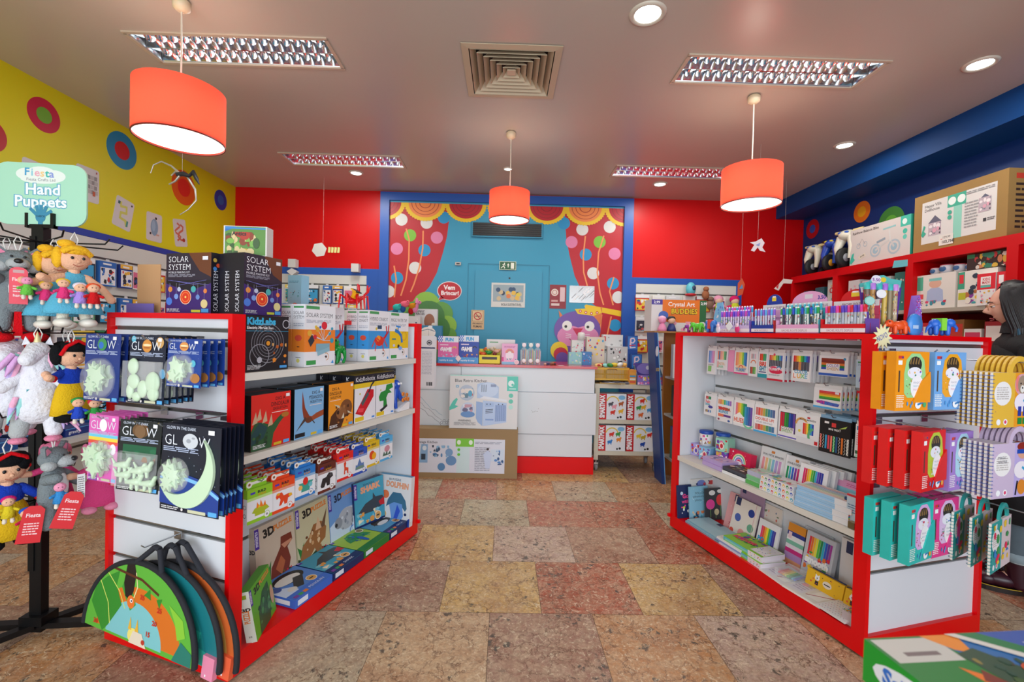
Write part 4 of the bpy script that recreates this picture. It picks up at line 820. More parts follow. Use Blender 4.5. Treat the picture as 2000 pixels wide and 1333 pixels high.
def toy_crab():
    t = empty('red_robot_crab', place('LA', .80, .06, 1.5365), 'red plastic robot crab with a small solar panel, on top of the white kit boxes', 'toy'); Rm = M('#D8101C', rough=.22); Y2 = M('#E8A818', rough=.3)
    m = MB(); m.ell((0, 0, .045), (.05, .035, .022), Rm); m.ell((.01, -.02, .06), (.02, .015, .015), Rm); kid(t, m, 'body')
    m = MB(); m.box(-.075, -.025, -.02, .02, .1, .106, Y2, t='#1A1A20', f='#1A1A20'); m.box(-.055, -.03, -.01, .01, .06, .1, Y2); kid(t, m, 'solar_panel', M4=T(0, 0, 0, 0, .5, .1))
    for i, (x, y) in enumerate(((-.1, -.03), (-.08, .03), (-.04, -.05), (.03, -.05), (.08, -.04), (.1, .02))): l = MB(); l.tube([(x*.4, y*.5, .05), (x*.9, y, .075), (x, y*1.1, .0)], [.008, .007, .004], Rm, 8); kid(t, l, 'leg')
    for s_ in (-1, 1): c = MB(); c.tube([(.035+s_*.02, -.01, .06), (.06+s_*.04, -.02, .1), (.055+s_*.045, -.02, .14)], [.007, .008, .004], Rm, 8); c.tube([(.06+s_*.04, -.02, .1), (.075+s_*.05, -.02, .135)], [.008, .003], Rm, 8); kid(t, c, 'claw')
    for x in (-.01, .015): kid(t, MB().limb((x, -.01, .06), (x-.005, -.01, .1), .006, .007, Y2, 8), 'eye_stalk')
toy_crab()
def toy_octo():
    t = empty('blue_robot_octopus', place('LA', 1.27, .06, SH2), 'blue robot toy with orange suckers on a white stand, far end of the lower shelf', 'toy'); B = M('#1C4CB8', rough=.25)
    m = MB(); m.ell((-.03, 0, .17), (.035, .03, .035), B); m.tube([(-.03, 0, .15), (-.055, -.01, .08), (-.05, -.02, .02)], [.025, .018, .01], B, 10); m.tube([(-.02, 0, .14), (.0, -.02, .08), (.03, -.03, .06)], [.02, .014, .008], B, 10); kid(t, m, 'body')
    kid(t, MB().prism([(-.05, 0), (.075, 0), (.085, .045), (.06, .05), (-.03, .02)], -.04, .03, M('#E8E8EA', rough=.3)), 'stand')
    for x, z in ((.0, .11), (.045, .1), (.06, .07), (.03, .075), (.0, .07)): w_ = MB(); w_.lathe([(.005, -.03), (.013, -.032), (.013, -.024), (.005, -.022)], '#E8842A', 12, (x, -.012, z), 'y'); kid(t, w_, 'sucker')
    e = MB(); e.ell((-.04, -.03, .18), .008, '#F0F0F0', 8); e.ell((-.015, -.03, .18), .008, '#F0F0F0', 8); kid(t, e, 'eyes')
toy_octo()
def digbox(kind, w):
    c, ttl = {'stego': ('#D8281E', 'DINOSAUR'), 'ptera': ('#7DB0DA', 'PTERANODON'), 'tri': ('#E8921E', 'DINOSAUR')}[kind]; h = .238; d = .1
    m = MB(); m.box(-w/2, w/2, 0, d, 0, h, c, l='#101114', r='#101114', t='#26282C', b='#101114'); A = front(m, w, h); K = '#1E1214'
    tx = .5 if kind != 'tri' else .05
    for t_, y, q in (('DIG A', .86, .06), (ttl, .755, .075), ('SKELETON', .68, .05)): A.text(t_, tx+.22, y, q, K, .01, maxw=.48, al='c')
    A.rect(tx, .63, .42, .012, '#F0D8D0')
    if kind == 'stego':
        A.poly([(0, 0), (0, .36), (.1, .52), (.3, .48), (.5, .4), (.65, .52), (.75, .58), (.9, .6), (.95, .55), (.8, .5), (.7, .42), (.55, .25), (.5, 0)], '#2E5A34'); A.poly([(0, .3), (.2, .5), (.4, .38), (.3, .2), (.0, .1)], '#20474A')
        for x, y in ((.02, .5), (.12, .55), (.26, .5), (.4, .42)): A.poly([(x, y-.03), (x+.09, y+.2), (x+.13, y)], '#C8A888')
        A.ell(.85, .56, .1, .05, '#B0702A'); A.splat(0, .0, .4, .3, ['#24482A', '#3A6A3A', '#1E3A2A'], 12, 2)
    if kind == 'ptera':
        A.poly([(.25, .95), (.35, .6), (.5, .42), (.6, .4), (.45, .32), (.3, .4), (.25, .6)], '#8A3A22'); A.poly([(.5, .38), (.75, .46), (1, .5), (1, .38), (.75, .34), (.55, .3)], '#9A4A2A'); A.poly([(.05, .15), (.35, .42), (.42, .36), (.3, .3)], '#4A3A34'); A.ell(.48, .34, .12, .06, '#6A3A24'); A.line([(.6, .32), (.68, .25)], .005, '#3A2A22')
    if kind == 'tri':
        A.ell(.7, .42, .25, .2, '#7A4A26'); A.poly([(0, 0), (.1, .3), (.4, .48), (.7, .3), (.5, 0)], '#4A2A18'); A.ell(.5, .33, .2, .14, '#8A5A34'); A.poly([(.2, .55), (.45, .42), (.42, .5)], '#C8C0A8'); A.poly([(.75, .36), (1, .25), (.78, .3)], '#C8C0A8'); A.poly([(.5, .2), (.6, .33), (.62, .2)], '#D8D0B8'); A.splat(.2, .1, .6, .4, ['#5A3218', '#A06A3A', '#3A2214'], 16, 3, .1)
    A.small(.04, .03, .3, .07, 3, '#F0F0F0', 2) if kind != 'ptera' else A.rect(.03, .03, .32, .08, '#1A1A1E')
    A.rect(.55, .02, .2, .05, '#D8B42A'); A.rect(.8, .02, .16, .06, '#5AA8E8'); A.rect(.86, .9, .1, .06, '#F0E8E8')
    return m.build('dig_kit_box', label='x', cat='toy box')
G = 'dinosaur digging kits on the lower shelf'
run(digbox('stego', .212), [place('LA', .224, .03, SH2), place('LA', .224, .135, SH2)], ['red digging kit box with a green spiked dinosaur, front', 'black-sided digging kit box right behind the red one'], G)
run(digbox('ptera', .192), [place('LA', .449, .03, SH2), place('LA', .449, .135, SH2)], ['light blue digging kit box with a flying reptile, front', 'black-sided digging kit box right behind the light blue one'], G)
run(digbox('tri', .196), [place('LA', .679, .03, SH2), place('LA', .679, .135, SH2)], ['orange digging kit box with a horned dinosaur, front', 'black-sided digging kit box right behind the orange one'], G)
def robotix(k):
    w, d, h = .195, .085, .268; m = MB(); m.box(-w/2, w/2, 0, d, 0, h, '#E4E4EA', l='#22222A', t='#B8A020'); A = front(m, w, h); A.rect(0, .82, 1, .18, '#1A1A26'); A.text('KidzRobotix', .04, .86, .1, '#EDEDF2', -.005, maxw=.92); A.rect(0, .72, 1, .1, '#E0BE1E')
    A.rect(.04, .02, .4, .09, '#E0BE1E'); A.rect(.82, .03, .14, .04, '#4A8AD8'); A.circ(.25, .6, .006, '#C8C03A')
    if k == 0: A.poly([(.05, .2), (.4, .12), (.9, .5), (.9, .65), (.6, .68)], '#C81222'); A.poly([(.3, .4), (.6, .62), (.68, .56), (.38, .33)], '#4A5A5A'); A.line([(.65, .6), (.78, .75), (.95, .85)], .012, '#2A2A2E'); A.poly([(.15, .22), (.4, .2), (.45, .28), (.2, .3)], '#E8404A')
    if k == 1: A.poly([(.15, .45), (.25, .55), (.5, .58), (.55, .7), (.85, .72), (.92, .62), (.7, .58), (.85, .5), (.65, .5), (.55, .4), (.6, .2), (.4, .2), (.4, .35), (.2, .35)], '#1E8A34'); A.poly([(.2, .15), (.6, .25), (.62, .2), (.3, .1)], '#22242A')
    if k == 2: A.ell(.5, .45, .3, .2, '#2A5AC8')
    B = lside(m, w, d, h); B.rect(0, .72, 1, .1, '#E0BE1E'); B.text('K', .3, .86, .1, '#EDEDF2', .01)
    return m.build('robot_kit_box', label='x', cat='toy box')
G = 'robot building kits on the lower shelf'
run(robotix(0), [place('LA', .884, .03, SH2), place('LA', .884, .12, SH2), place('LA', .884, .21, SH2)], ['white and yellow robot kit box with a red machine, front', 'yellow-topped robot kit box second in the row with the red machine', 'yellow-topped robot kit box furthest back behind the red machine'], G)
run(robotix(1), [place('LA', 1.083, .03, SH2), place('LA', 1.083, .12, SH2)], ['white and yellow robot kit box with a green dinosaur', 'yellow-topped robot kit box right behind the green dinosaur one'], G)
run(robotix(2), [place('LA', 1.265, .14, SH2)], ['robot kit box half hidden behind the blue robot toy'], G)
# ---- eight hooks of small build-and-play boxes under the lower shelf
def smallbox(c1, pic):
    t = empty('mini_puzzle_box', Matrix(), 'x', 'toy box'); w, d, h = .124, .03, .148; m = MB(); m.box(-w/2, w/2, 0, d, -h, 0, '#E4E6EA', t=c1); A = Art(m, (-w/2, 0, -h), (1, 0, 0), (0, 0, 1), w, h)
    A.rect(0, .74, 1, .26, c1); A.rect(0, .66, 1, .08, {'#8CC42A': '#B8DC82'}.get(c1, '#' + ''.join('%02X' % int((int(c1[i:i+2], 16)+228)/2) for i in (1, 3, 5)))); A.rect(0, 0, 1, .1, c1); A.circ(.78, .12, .014, '#E8E8E8'); A.ring(.78, .12, .015, .002, c1); A.circ(.78, .12, .005, '#8A8A8A')
    A.rect(.12, .84, .18, .06, '#4A3AB0'); A.text('BUILD', .4, .84, .07, '#20242A', .04, maxw=.36); A.text('& PLAY', .42, .76, .06, '#C8942A', .04, maxw=.36); pic(A)
    B = lside(m, w, d, h); B = Art(m, (-w/2, d, -h), (0, -1, 0), (0, 0, 1), d, h); B.rect(0, .74, 1, .26, c1); B.ring(.5, .5, .009, .002, '#2A2A2A'); B.ring(.5, .25, .009, .002, '#2A2A2A'); kid(t, m, 'carton')
    f = MB(); f.box(-w/2+.004, w/2-.02, d*.45, d*.5, 0, .034, c1); Q = Art(f, (-w/2+.004, d*.45, 0), (1, 0, 0), (0, 0, 1), w-.024, .034); Q.rect(.2, .42, .8, .34, '#E8E8E0'); Q.circ(.16, .5, .014, '#F0ECE4'); Q.circ(.16, .5, .006, '#8A5A3A'); kid(t, f, 'hanging_flap')
    return t
def pc(*S):
    def f(A):
        for s_ in S:
            if s_[0] == 'e': A.ell(*s_[1:])
            else: A.poly(s_[1], s_[2])
    return f
steg = pc(('p', [(.18, .3), (.3, .42), (.75, .42), (.88, .3), (.7, .26), (.7, .18), (.3, .18), (.3, .26)], '#A8B82A'), ('p', [(.35, .4), (.38, .58), (.48, .42), (.52, .62), (.62, .42), (.7, .55), (.74, .4)], '#E87A1E'), ('p', [(.42, .4), (.45, .5), (.52, .4)], '#E8C82A'))
rex = pc(('p', [(.15, .5), (.2, .6), (.42, .6), (.5, .48), (.75, .5), (.9, .4), (.7, .36), (.66, .2), (.54, .2), (.5, .32), (.4, .2), (.3, .2), (.36, .38), (.3, .46), (.2, .42)], '#E0461E'), ('e', .27, .57, .07, .04, '#E8A02A'), ('e', .8, .44, .08, .05, '#E8B42A'))
parr = pc(('p', [(.15, .5), (.3, .38), (.3, .2), (.7, .2), (.75, .38), (.9, .5), (.72, .52), (.3, .5)], '#3A9A8A'), ('e', .5, .54, .13, .13, '#D8281E'), ('e', .25, .36, .1, .08, '#E8B45A'), ('e', .75, .38, .1, .08, '#6ABAC8'))
apes = pc(('p', [(.15, .25), (.25, .5), (.45, .52), (.6, .65), (.8, .6), (.84, .48), (.68, .42), (.66, .2), (.5, .2), (.45, .34), (.35, .18), (.2, .18)], '#26262A'), ('e', .7, .55, .06, .05, '#4A4A50'))
gira = pc(('p', [(.42, .2), (.44, .42), (.4, .62), (.5, .68), (.56, .6), (.52, .46), (.7, .4), (.7, .2), (.62, .2), (.6, .32), (.5, .32), (.5, .2)], '#D84A2A'),)
cast = pc(('p', [(.2, .2), (.22, .4), (.32, .36), (.4, .5), (.48, .62), (.54, .5), (.62, .4), (.76, .42), (.8, .2)], '#5A7AB0'), ('e', .5, .26, .3, .06, '#6A8A7A'))
bird = pc(('e', .45, .45, .2, .18, '#D84A1E'), ('e', .6, .4, .16, .14, '#E8A81E'))
flow = pc(('e', .55, .48, .22, .14, '#C88A98'), ('p', [(.2, .2), (.3, .4), (.4, .25), (.55, .42), (.6, .22), (.8, .35), (.85, .2)], '#4A6A5A'))
SPEC = [('#8CC42A', steg, .183, .728, 4, 'lime green puzzle box with a spiked dinosaur'), ('#E2481C', rex, .312, .724, 5, 'orange puzzle box with a red dinosaur'), ('#2C7CC8', parr, .446, .742, 5, 'blue puzzle box with a parrot'), ('#64281E', apes, .596, .722, 5, 'dark brown puzzle box with a black ape'),
        ('#DC241E', gira, .738, .742, 5, 'red puzzle box with a giraffe'), ('#2A52B4', cast, .865, .736, 5, 'royal blue puzzle box with a castle'), ('#D8B41E', bird, .986, .75, 5, 'yellow puzzle box with an orange bird'), ('#54AADC', flow, 1.128, .75, 4, 'sky blue puzzle box with a pink flower')]
for c1, pic, u, zt, n, what in SPEC:
    o = smallbox(c1, pic)
    run(o, [place('LA', u+.004*i*(-1)**i, .045+.046*i, zt-.036*0-.0, radians(-3 if i == 0 else 0)) for i in range(n)], [what+', front of its hook'] + [what+', %s behind the front one' % ORD[i] for i in range(n-1)], 'small puzzle boxes hanging below the lower shelf')
    hook('LA', u, .307, zt+.024, .27, 'steel hook holding the %s' % what.replace(' box', ' boxes').replace(' with a', ' with the').replace(' with an', ' with the'))
# ---- big puzzle boxes on the red base
def puz(kind):
    w, d, h = .25, .042, .33; c = {'trex': '#CDBBA4', 'tri': '#C8C09A', 'bear': '#6C9AD4', 'shark': '#3E9CB8', 'dolphin': '#E2E2E4', 'penguin': '#4F82CC', 'peacock': '#9CC23A', 'orca': '#4F9AC4', 'green': '#5CA822'}[kind]
    m = MB(); sc = {'trex': '#CDBBA4', 'penguin': '#3A6AC8', 'peacock': '#1E7A34', 'orca': '#15285E', 'shark': '#15285E', 'dolphin': '#D8D8DC', 'green': '#DCE6D8'}.get(kind, c)
    m.box(-w/2, w/2, 0, d, 0, h, c, l=sc, r=sc, u=sc, t={'dolphin': '#4A9AC8', 'green': '#4E9A1E'}.get(kind, sc)); A = front(m, w, h); R = random.Random(kind); OC = '#E0843A'
    A.rect(.0, .68, .1, .3, '#4A2C9A'); A.text('miniarto', .075, .72, .06, '#E8E4F4', .02, maxw=.3, rot=pi/2)
    nm = {'trex': 'PUZZLE', 'tri': 'PUZZLE', 'bear': 'PUZZLE', 'shark': 'SHARK', 'dolphin': 'DOLPHIN', 'penguin': 'PENGUIN', 'peacock': 'PEACOCK', 'orca': 'ORCA', 'green': 'PUZZLE'}[kind]
    if kind in ('trex', 'tri', 'bear', 'green'): A.text('3D', .2, .8, .12, '#1C2A4A' if kind == 'bear' else '#22201E', .05, rot=.08); A.text(nm, .46, .84, .08, OC, .05, maxw=.48, rot=.08)
    else: A.text('3D PUZZLE', .3, .9, .04, '#2A4A6A', .02, maxw=.4); A.text(nm, .22, .77, .11, '#E8A07A' if kind != 'peacock' else OC, .06, maxw=.7, rot=-.04 if kind == 'dolphin' else .05)
    if kind in ('trex', 'tri'):
        A.poly([(0, 0), (1, 0), (1, .12), (.6, .2), (.3, .1), (0, .18)], '#2A3E1E'); 
        for x in (.1, .25): A.poly([(x, .1), (x-.1, .38), (x+.02, .3), (x+.1, .42), (x+.06, .1)], '#2F7A34')
        if kind == 'trex': A.poly([(.3, .05), (.35, .3), (.5, .45), (.6, .55), (.62, .7), (.9, .7), (.92, .58), (.78, .5), (.85, .3), (.75, .05), (.65, .05), (.62, .25), (.48, .05)], '#7A3222'); A.poly([(.45, .25), (.6, .42), (.7, .3), (.6, .12)], '#B0603A'); A.poly([(.62, .58), (.9, .6), (.9, .56), (.7, .5)], '#C88A6A')
        else: A.poly([(.05, .1), (.15, .35), (.35, .45), (.5, .62), (.75, .62), (.9, .48), (.85, .3), (.7, .25), (.75, .08), (.6, .08), (.5, .22), (.3, .08)], '#9A6438'); A.poly([(.7, .5), (.95, .8), (.85, .5)], '#6A4A34'); A.poly([(.55, .5), (.65, .72), (.75, .5)], '#D8B08A'); A.splat(.2, .2, .5, .35, ['#C89868', '#6A3A20', '#D8B890'], 14, 2, .1)
        A.circ(.9, .1, .012, '#4A2CC0'); A.splat(.6, .05, .35, .12, ['#5A3AC0', '#E8E8F0', '#C82A3A', '#3A8A2A'], 8, 3, .08)
    if kind == 'bear': A.poly([(0, .0), (0, .4), (.3, .5), (.6, .62), (.85, .6), (1, .5), (1, 0)], '#C8D8EC'); A.ell(.6, .42, .32, .2, '#B0B4BC'); A.ell(.3, .4, .14, .1, '#8E929C'); A.circ(.22, .38, .012, '#2A2C34'); A.splat(.35, .2, .55, .35, ['#9AA0AC', '#D0D6E0', '#7E8490'], 16, 2, .1); A.rect(0, 0, 1, .12, '#2F62B8'); A.ring(.8, .14, .03, .006, '#3A7AD0')
    if kind in ('shark', 'orca', 'penguin'):
        if kind == 'shark': A.poly([(.1, .4), (.35, .55), (.6, .6), (.62, .72), (.7, .62), (.95, .6), (1, .5), (.9, .4), (.6, .35), (.3, .36)], '#38424A'); A.poly([(.8, .5), (1, .56), (1, .4), (.85, .42)], '#C81E24'); A.splat(.05, .15, .8, .25, ['#E8C080', '#E09A4A', '#7AC0D0', '#F0E0C0'], 16, 4, .14)
        if kind == 'orca': A.ell(.55, .5, .32, .16, '#22262E'); A.ell(.5, .42, .2, .07, '#E4E6EA'); A.poly([(.2, .45), (.4, .7), (.45, .5)], '#22262E'); A.ell(.78, .55, .06, .04, '#F0F0F0')
        if kind == 'penguin': A.poly([(0, 0), (.3, 0), (.35, .3), (.1, .5), (0, .45)], '#C8D6EC'); A.ell(.55, .55, .36, .16, '#1E2026'); A.ell(.5, .52, .3, .11, '#E2E0DA'); A.poly([(.3, .25), (.6, .5), (.8, .45), (.5, .2)], '#2A2C34'); A.ell(.28, .26, .1, .06, '#D8D4CC'); A.ell(.12, .45, .1, .08, '#3A5AA0')
        A.rect(0, 0, 1, .17, '#15285E' if kind != 'penguin' else '#3A6ECC'); A.circ(.75, .24, .028, '#F0E8D8'); A.circ(.75, .24, .024, '#D8A25A'); A.ell(.75, .24, .06, .015, '#3A3028'); A.rect(.05, .03, .1, .06, '#7A3A9A'); A.rect(.17, .03, .1, .06, '#3A9A5A'); A.rect(.29, .03, .1, .06, '#E07A2A'); A.text(nm, .45, .05, .05, '#DCE4F4', 0, maxw=.4)
    if kind == 'peacock': A.poly([(.55+.36*cos(.2+2.6*i/20), .28+.4*sin(.2+2.6*i/20)) for i in range(21)], '#2A8A4A'); A.splat(.3, .32, .5, .34, ['#2A6AB0', '#48B060', '#3A9AA8', '#1E5A8A'], 26, 3, .08); A.ell(.55, .34, .06, .14, '#1E5AB8'); A.rect(0, 0, 1, .16, '#1E7A34'); A.circ(.85, .6, .026, '#F0E8D8'); A.circ(.85, .6, .02, '#8A7A4A')
    if kind == 'dolphin': A.circ(.22, .6, .028, '#E87A4A'); A.poly([(.25, .35), (.3, .5), (.45, .66), (.7, .66), (.85, .52), (.9, .36), (.85, .3), (.7, .42), (.5, .45), (.35, .4)], '#3A6E8E'); A.poly([(.35, .4), (.5, .46), (.75, .44), (.8, .2), (.7, .06), (.45, .1)], '#6A9ADC'); A.poly([(.6, .42), (.7, .3), (.6, .1), (.5, .12), (.56, .3)], '#2F55C8'); A.poly([(.5, .1), (.9, .12), (1, .18), (1, 0), (0, 0), (0, .08), (.3, .04)], '#1E3F9A'); A.circ(.18, .2, .03, '#F0ECE4'); A.circ(.18, .2, .024, '#E0AA6A'); A.circ(.86, .24, .01, '#1E2A5A')
    if kind == 'green': A.poly([(.2, 0), (.25, .4), (.5, .7), (.8, .75), (.85, .4), (.7, 0)], '#2F5A30'); A.splat(.2, .1, .6, .5, ['#3A6A3A', '#24422A', '#4A8A4A'], 14, 2, .14); A.ell(.9, .4, .08, .2, '#C8A080')
    for f_, dd in ((lside, d), (rside, d)):
        B = f_(m, w, d, h); B.text('3D', .5, .62, .06, '#22201E', .05, al='c', rot=0) if kind in ('trex', 'green') else B.rect(.25, .1, .5, .3, '#E4E8F0'); 
        if kind == 'green': B.rect(.3, .86, .4, .08, '#8AA832'); B.text('PUZZLE', .7, .38, .07, '#E0843A', .03, maxw=2, rot=pi/2); B.text('32', .3, .1, .03, '#22201E', .02)
    B = Art(m, (w/2, 0, 0), (-1, 0, 0), (0, 1, 0), w, d)       # lower edge
    B.rect(.03, .15, .94, .7, sc); B.rect(.68, .2, .26, .6, '#DCE6F4')
    return m
G = 'three-dimensional puzzle boxes standing on the red base'; DK = .1005
def pz(kind, M4, lab, g=G): return puz(kind).build('puzzle_box', M4=M4, label=lab, cat='puzzle box', group=g)
pz('trex', place('LA', .49, .245, DK, 0, radians(-6)), 'upright puzzle box with a brown two-legged dinosaur, behind the tilted green box')
pz('tri', place('LA', .75, .245, DK, 0, radians(-6)), 'upright puzzle box with a horned dinosaur on cream')
pz('bear', place('LA', 1.005, .245, DK, 0, radians(-6)), 'upright light blue puzzle box with a polar bear')
pz('shark', place('LA', 1.205, .2, DK, radians(-12), radians(-6)), 'upright teal puzzle box with a shark, next to the dolphin box')
pz('dolphin', place('LE', 1.325, .115, DK, 0, radians(-4)), 'white puzzle box with a blue dolphin, turned towards the camera')
def flat(kind, u, lab, rot=0):
    M4 = place('LA', u, .003, DK+.043, rot) @ Matrix.Rotation(radians(-90), 4, 'X'); pz(kind, M4, lab, 'puzzle boxes lying flat on the red base')
flat('penguin', .475, 'lying puzzle box with a penguin, nearest the camera'); flat('shark', .733, 'lying teal puzzle box with a shark, second from the camera')
flat('peacock', .99, 'lying green puzzle box with a peacock'); flat('orca', 1.246, 'lying dark blue puzzle box with an orca, at the far end')
pz('green', place('LA', .222, .035, DK+.002, radians(28), radians(-10)) @ Matrix.Diagonal((.92, 1, .66, 1)), 'lime green puzzle box leaning on its side at the near corner of the base')
def d_plus(A, m): A.line([(.3, .86), (.7, .86)], .008, '#C8102A'); A.line([(.5, .83), (.5, .89)], .008, '#C8102A')
pbox('pink_game_box', .04, .12, .25, '#D8B4C4', d_plus, place('LE', .068, .262, DK, 0), 'narrow pink box with a red top and cross, in the corner behind the green box', t='#C81E22', group=None)
# ================================================================ goods on the right gondola
def pens(A, x, y, w, h, cols, gap=.12, vert=True):
    n = len(cols)
    for i, c in enumerate(cols):
        if vert: A.rect(x+w*i/n, y, w/n*(1-gap), h, c)
        else: A.rect(x, y+h*i/n, w, h/n*(1-gap), c)
RBX = ['#D8283A', '#E8702A', '#F0B42A', '#E8E03A', '#5ABA3A', '#1E8A4A', '#2AA8C8', '#2A5AC0', '#5A3AA0', '#A03A98']
PAS = ['#F0A0B8', '#F4C0A0', '#F4E4A0', '#B8E0A8', '#A8DCE0', '#A8B8E8', '#C8A8E0']
def ppack(w, h, d, kind, tab=.018):
    """hanging pen packet: carton, printed front, header with punched slot; origin at the top centre"""
    m = MB(); base = {'pinkbox': '#EC9CC4', 'black': '#161618', 'red': '#C8283A', 'bird': '#BCD4E8', 'puff': '#8E9298'}.get(kind, '#E6E6E8')
    m.box(-w/2, w/2, 0, d, -h, -tab, base); m.box(-w/2, w/2, d*.4, d*.5, -tab, 0, {'black': '#7FA8C8', 'hero': '#C8182A', 'red': '#C8182A'}.get(kind, '#DCDCDC')); A = Art(m, (-w/2, 0, -h), (1, 0, 0), (0, 0, 1), w, h); t = tab/h; H = 1-t
    if kind == 'pencil': A.rect(.14, .42*H, .72, .5*H, '#D8D4E8'); pens(A, .16, .44*H, .68, .46*H, ['#5A8AD0', '#8A9AD8', '#C88AD0', '#E090B0']); A.rect(.14, .1*H, .4, .22*H, '#8AC86A'); A.rect(.14, .34*H, .6, .05*H, '#B8B8C0')
    if kind == 'pastel': pens(A, .08, .5*H, .84, .42*H, ['#E8785A', '#2A6AA8', '#F09A8A', '#F4B0A0', '#F0C890', '#5ABA7A', '#3A8A5A']); A.text('PASTEL', .1, .25*H, .1, '#E0B070', .02, maxw=.8); A.text('LINER', .1, .1*H, .1, '#8AC8A0', .02, maxw=.6); A.rect(.08, .12*H, .12, .3*H, '#E8A0A0')
    if kind == 'yummy': pens(A, .1, .35*H, .8, .58*H, ['#F08A5A', '#F4A07A', '#F4C85A', '#E8E05A', '#8AC84A', '#3A9AC8', '#2A6AB8'], .05); A.ell(.5, .26*H, .38, .16*H, '#F0C8A0'); A.ring(.5, .26*H, .02, .006, '#E0563A', a0=0, a1=pi); A.text('YUMMY', .12, .12*H, .13, '#5A9AC8', .04, maxw=.76); A.rect(0, 0, 1, .07*H, '#E0508A')
    if kind == 'rainbowpen': pens(A, .2, .7*H, .6, .2*H, ['#D8A0A0', '#A0A0A8', '#C8C8D0', '#E0B0C0']); A.ring(.5, .52*H, .022, .006, '#E0703A', a0=0, a1=pi); pens(A, .15, .1*H, .7, .28*H, ['#8A2A20', '#C83A2A', '#7A8A3A', '#3A9A4A', '#8AC85A'])
    if kind == 'bright': pens(A, .14, .66*H, .72, .27*H, ['#D8301E', '#E0501E', '#3A9A4A', '#3AA07A'], .05); A.text('BRI', .12, .46*H, .14, '#D84A3A', .05, maxw=.78); A.text('GHT', .12, .28*H, .14, '#2A8AA8', .05, maxw=.78); A.rect(.1, .2*H, .8, .04*H, '#5A5A8A'); A.rect(0, 0, 1, .15*H, '#2A9AA8')
    if kind == 'berry': pens(A, .08, .72*H, .84, .18*H, RBX[:8]); pens(A, .08, .48*H, .84, .24*H, ['#4A4A58', '#5A5A68']*4); A.circ(.4, .92*H, .008, '#E04A6A'); A.ell(.5, .4*H, .42, .12*H, '#F8D0DC'); A.ell(.4, .38*H, .3, .13*H, '#E02A5A'); A.ring(.72, .42*H, .018, .007, '#3A9AC8', a0=0, a1=pi); A.ell(.6, .33*H, .35, .08*H, '#D81E4A'); A.text('YUMMY', .12, .36*H, .08, '#F8E8EC', .04, maxw=.7); A.small(.1, .17*H, .7, .05, 2, '#8A8A90', 1); A.rect(0, 0, 1, .07*H, '#D01E3A')
    if kind == 'luxe': pens(A, .08, .7*H, .84, .22*H, RBX[:9], .02); pens(A, .08, .38*H, .84, .32*H, ['#5A3A38', '#6A4A48', '#D8884A', '#5A5058', '#4A4854', '#5A5868'], .05); A.rect(.06, .1*H, .88, .28*H, '#F2F0EE'); A.text('COLOR', .16, .29*H, .11, '#3AA0C8', .03, maxw=.7)
    if kind == 'luxe': 
        for i, (ch, c) in enumerate(zip('LUXE', ['#E8907A', '#E8B45A', '#8AC88A', '#7AB8D8'])): A.text(ch, .1+.2*i, .12*H, .14, c, .04)
    if kind in ('sheen', 'sheenv'):
        vert = kind == 'sheenv'
        if vert: A.rect(.08, .2*H, .84, .72*H, '#3A2A3A'); pens(A, .1, .22*H, .8, .68*H, RBX[:4][:1]+['#C0304A', '#3A9A3A', '#1E8A3A', '#2A5AB0', '#1E3A98', '#6A4AA8'], .15); A.rect(.16, .2*H, .68, .2*H, '#E8E6E4'); A.text('COLOR', .18, .3*H, .09, '#7A7A7A', .02, maxw=.64); A.text('SHEEN', .18, .21*H, .09, '#8AB07A', .02, maxw=.64); A.rect(.0, .03, 1, .04, '#6A5ABC')
        else: A.rect(.08, .32*H, .8, .55*H, '#2A2A6A'); pens(A, .08, .32*H, .8, .55*H, ['#2A4AB0', '#1E7A3A', '#D8702A', '#7A2A1E', '#8A3020'], .02, False); A.rect(.26, .28*H, .46, .33*H, '#E6E6E8'); A.text('COLOR', .28, .46*H, .12, '#9A7ABA', .02, maxw=.42); A.text('SHEEN', .28, .3*H, .12, '#C89A6A', .02, maxw=.42); A.rect(0, .02, 1, .1, '#2A5AB8'); A.circ(.88, .86*H, .007, '#3A90C0')
    if kind == 'crayon': A.rect(.12, .78*H, .45, .14*H, '#2A8A4A'); pens(A, .12, .78*H, .45, .14*H, ['#C8303A', '#D85A5A', '#2A9A5A', '#1E8A5A']); A.text('Rain', .1, .6*H, .12, '#E0505A', .03, maxw=.5); A.text('bow', .1, .48*H, .12, '#2A9AB8', .03, maxw=.4); A.ell(.55, .42*H, .2, .07*H, '#3A3A98'); pens(A, .14, .14*H, .5, .12*H, ['#8A6A5A', '#D8B03A', '#3A5AC0', '#C8C8D0', '#4A8AC0'])
    if kind == 'temp': pens(A, .06, .72*H, .86, .2*H, ['#D89A7A', '#E0803A', '#E8C03A', '#4AB07A', '#5AB8D8', '#5A8AD0', '#A070C0']); pens(A, .1, .5*H, .7, .1*H, ['#E0302A', '#D88A2A', '#3A8A4A']); A.text('TEMPERA', .08, .49*H, .11, '#C83A3A', .05, maxw=.8); A.text('BLENDS', .12, .37*H, .1, '#4AA0C8', .04, maxw=.75); A.rect(.1, .2*H, .35, .12*H, '#E87A5A'); A.rect(.45, .22*H, .45, .09*H, '#6A3A8A'); A.ell(.15, .08*H, .07, .04, '#8A3A5A'); A.ell(.8, .08*H, .08, .04, '#3A5AA0')
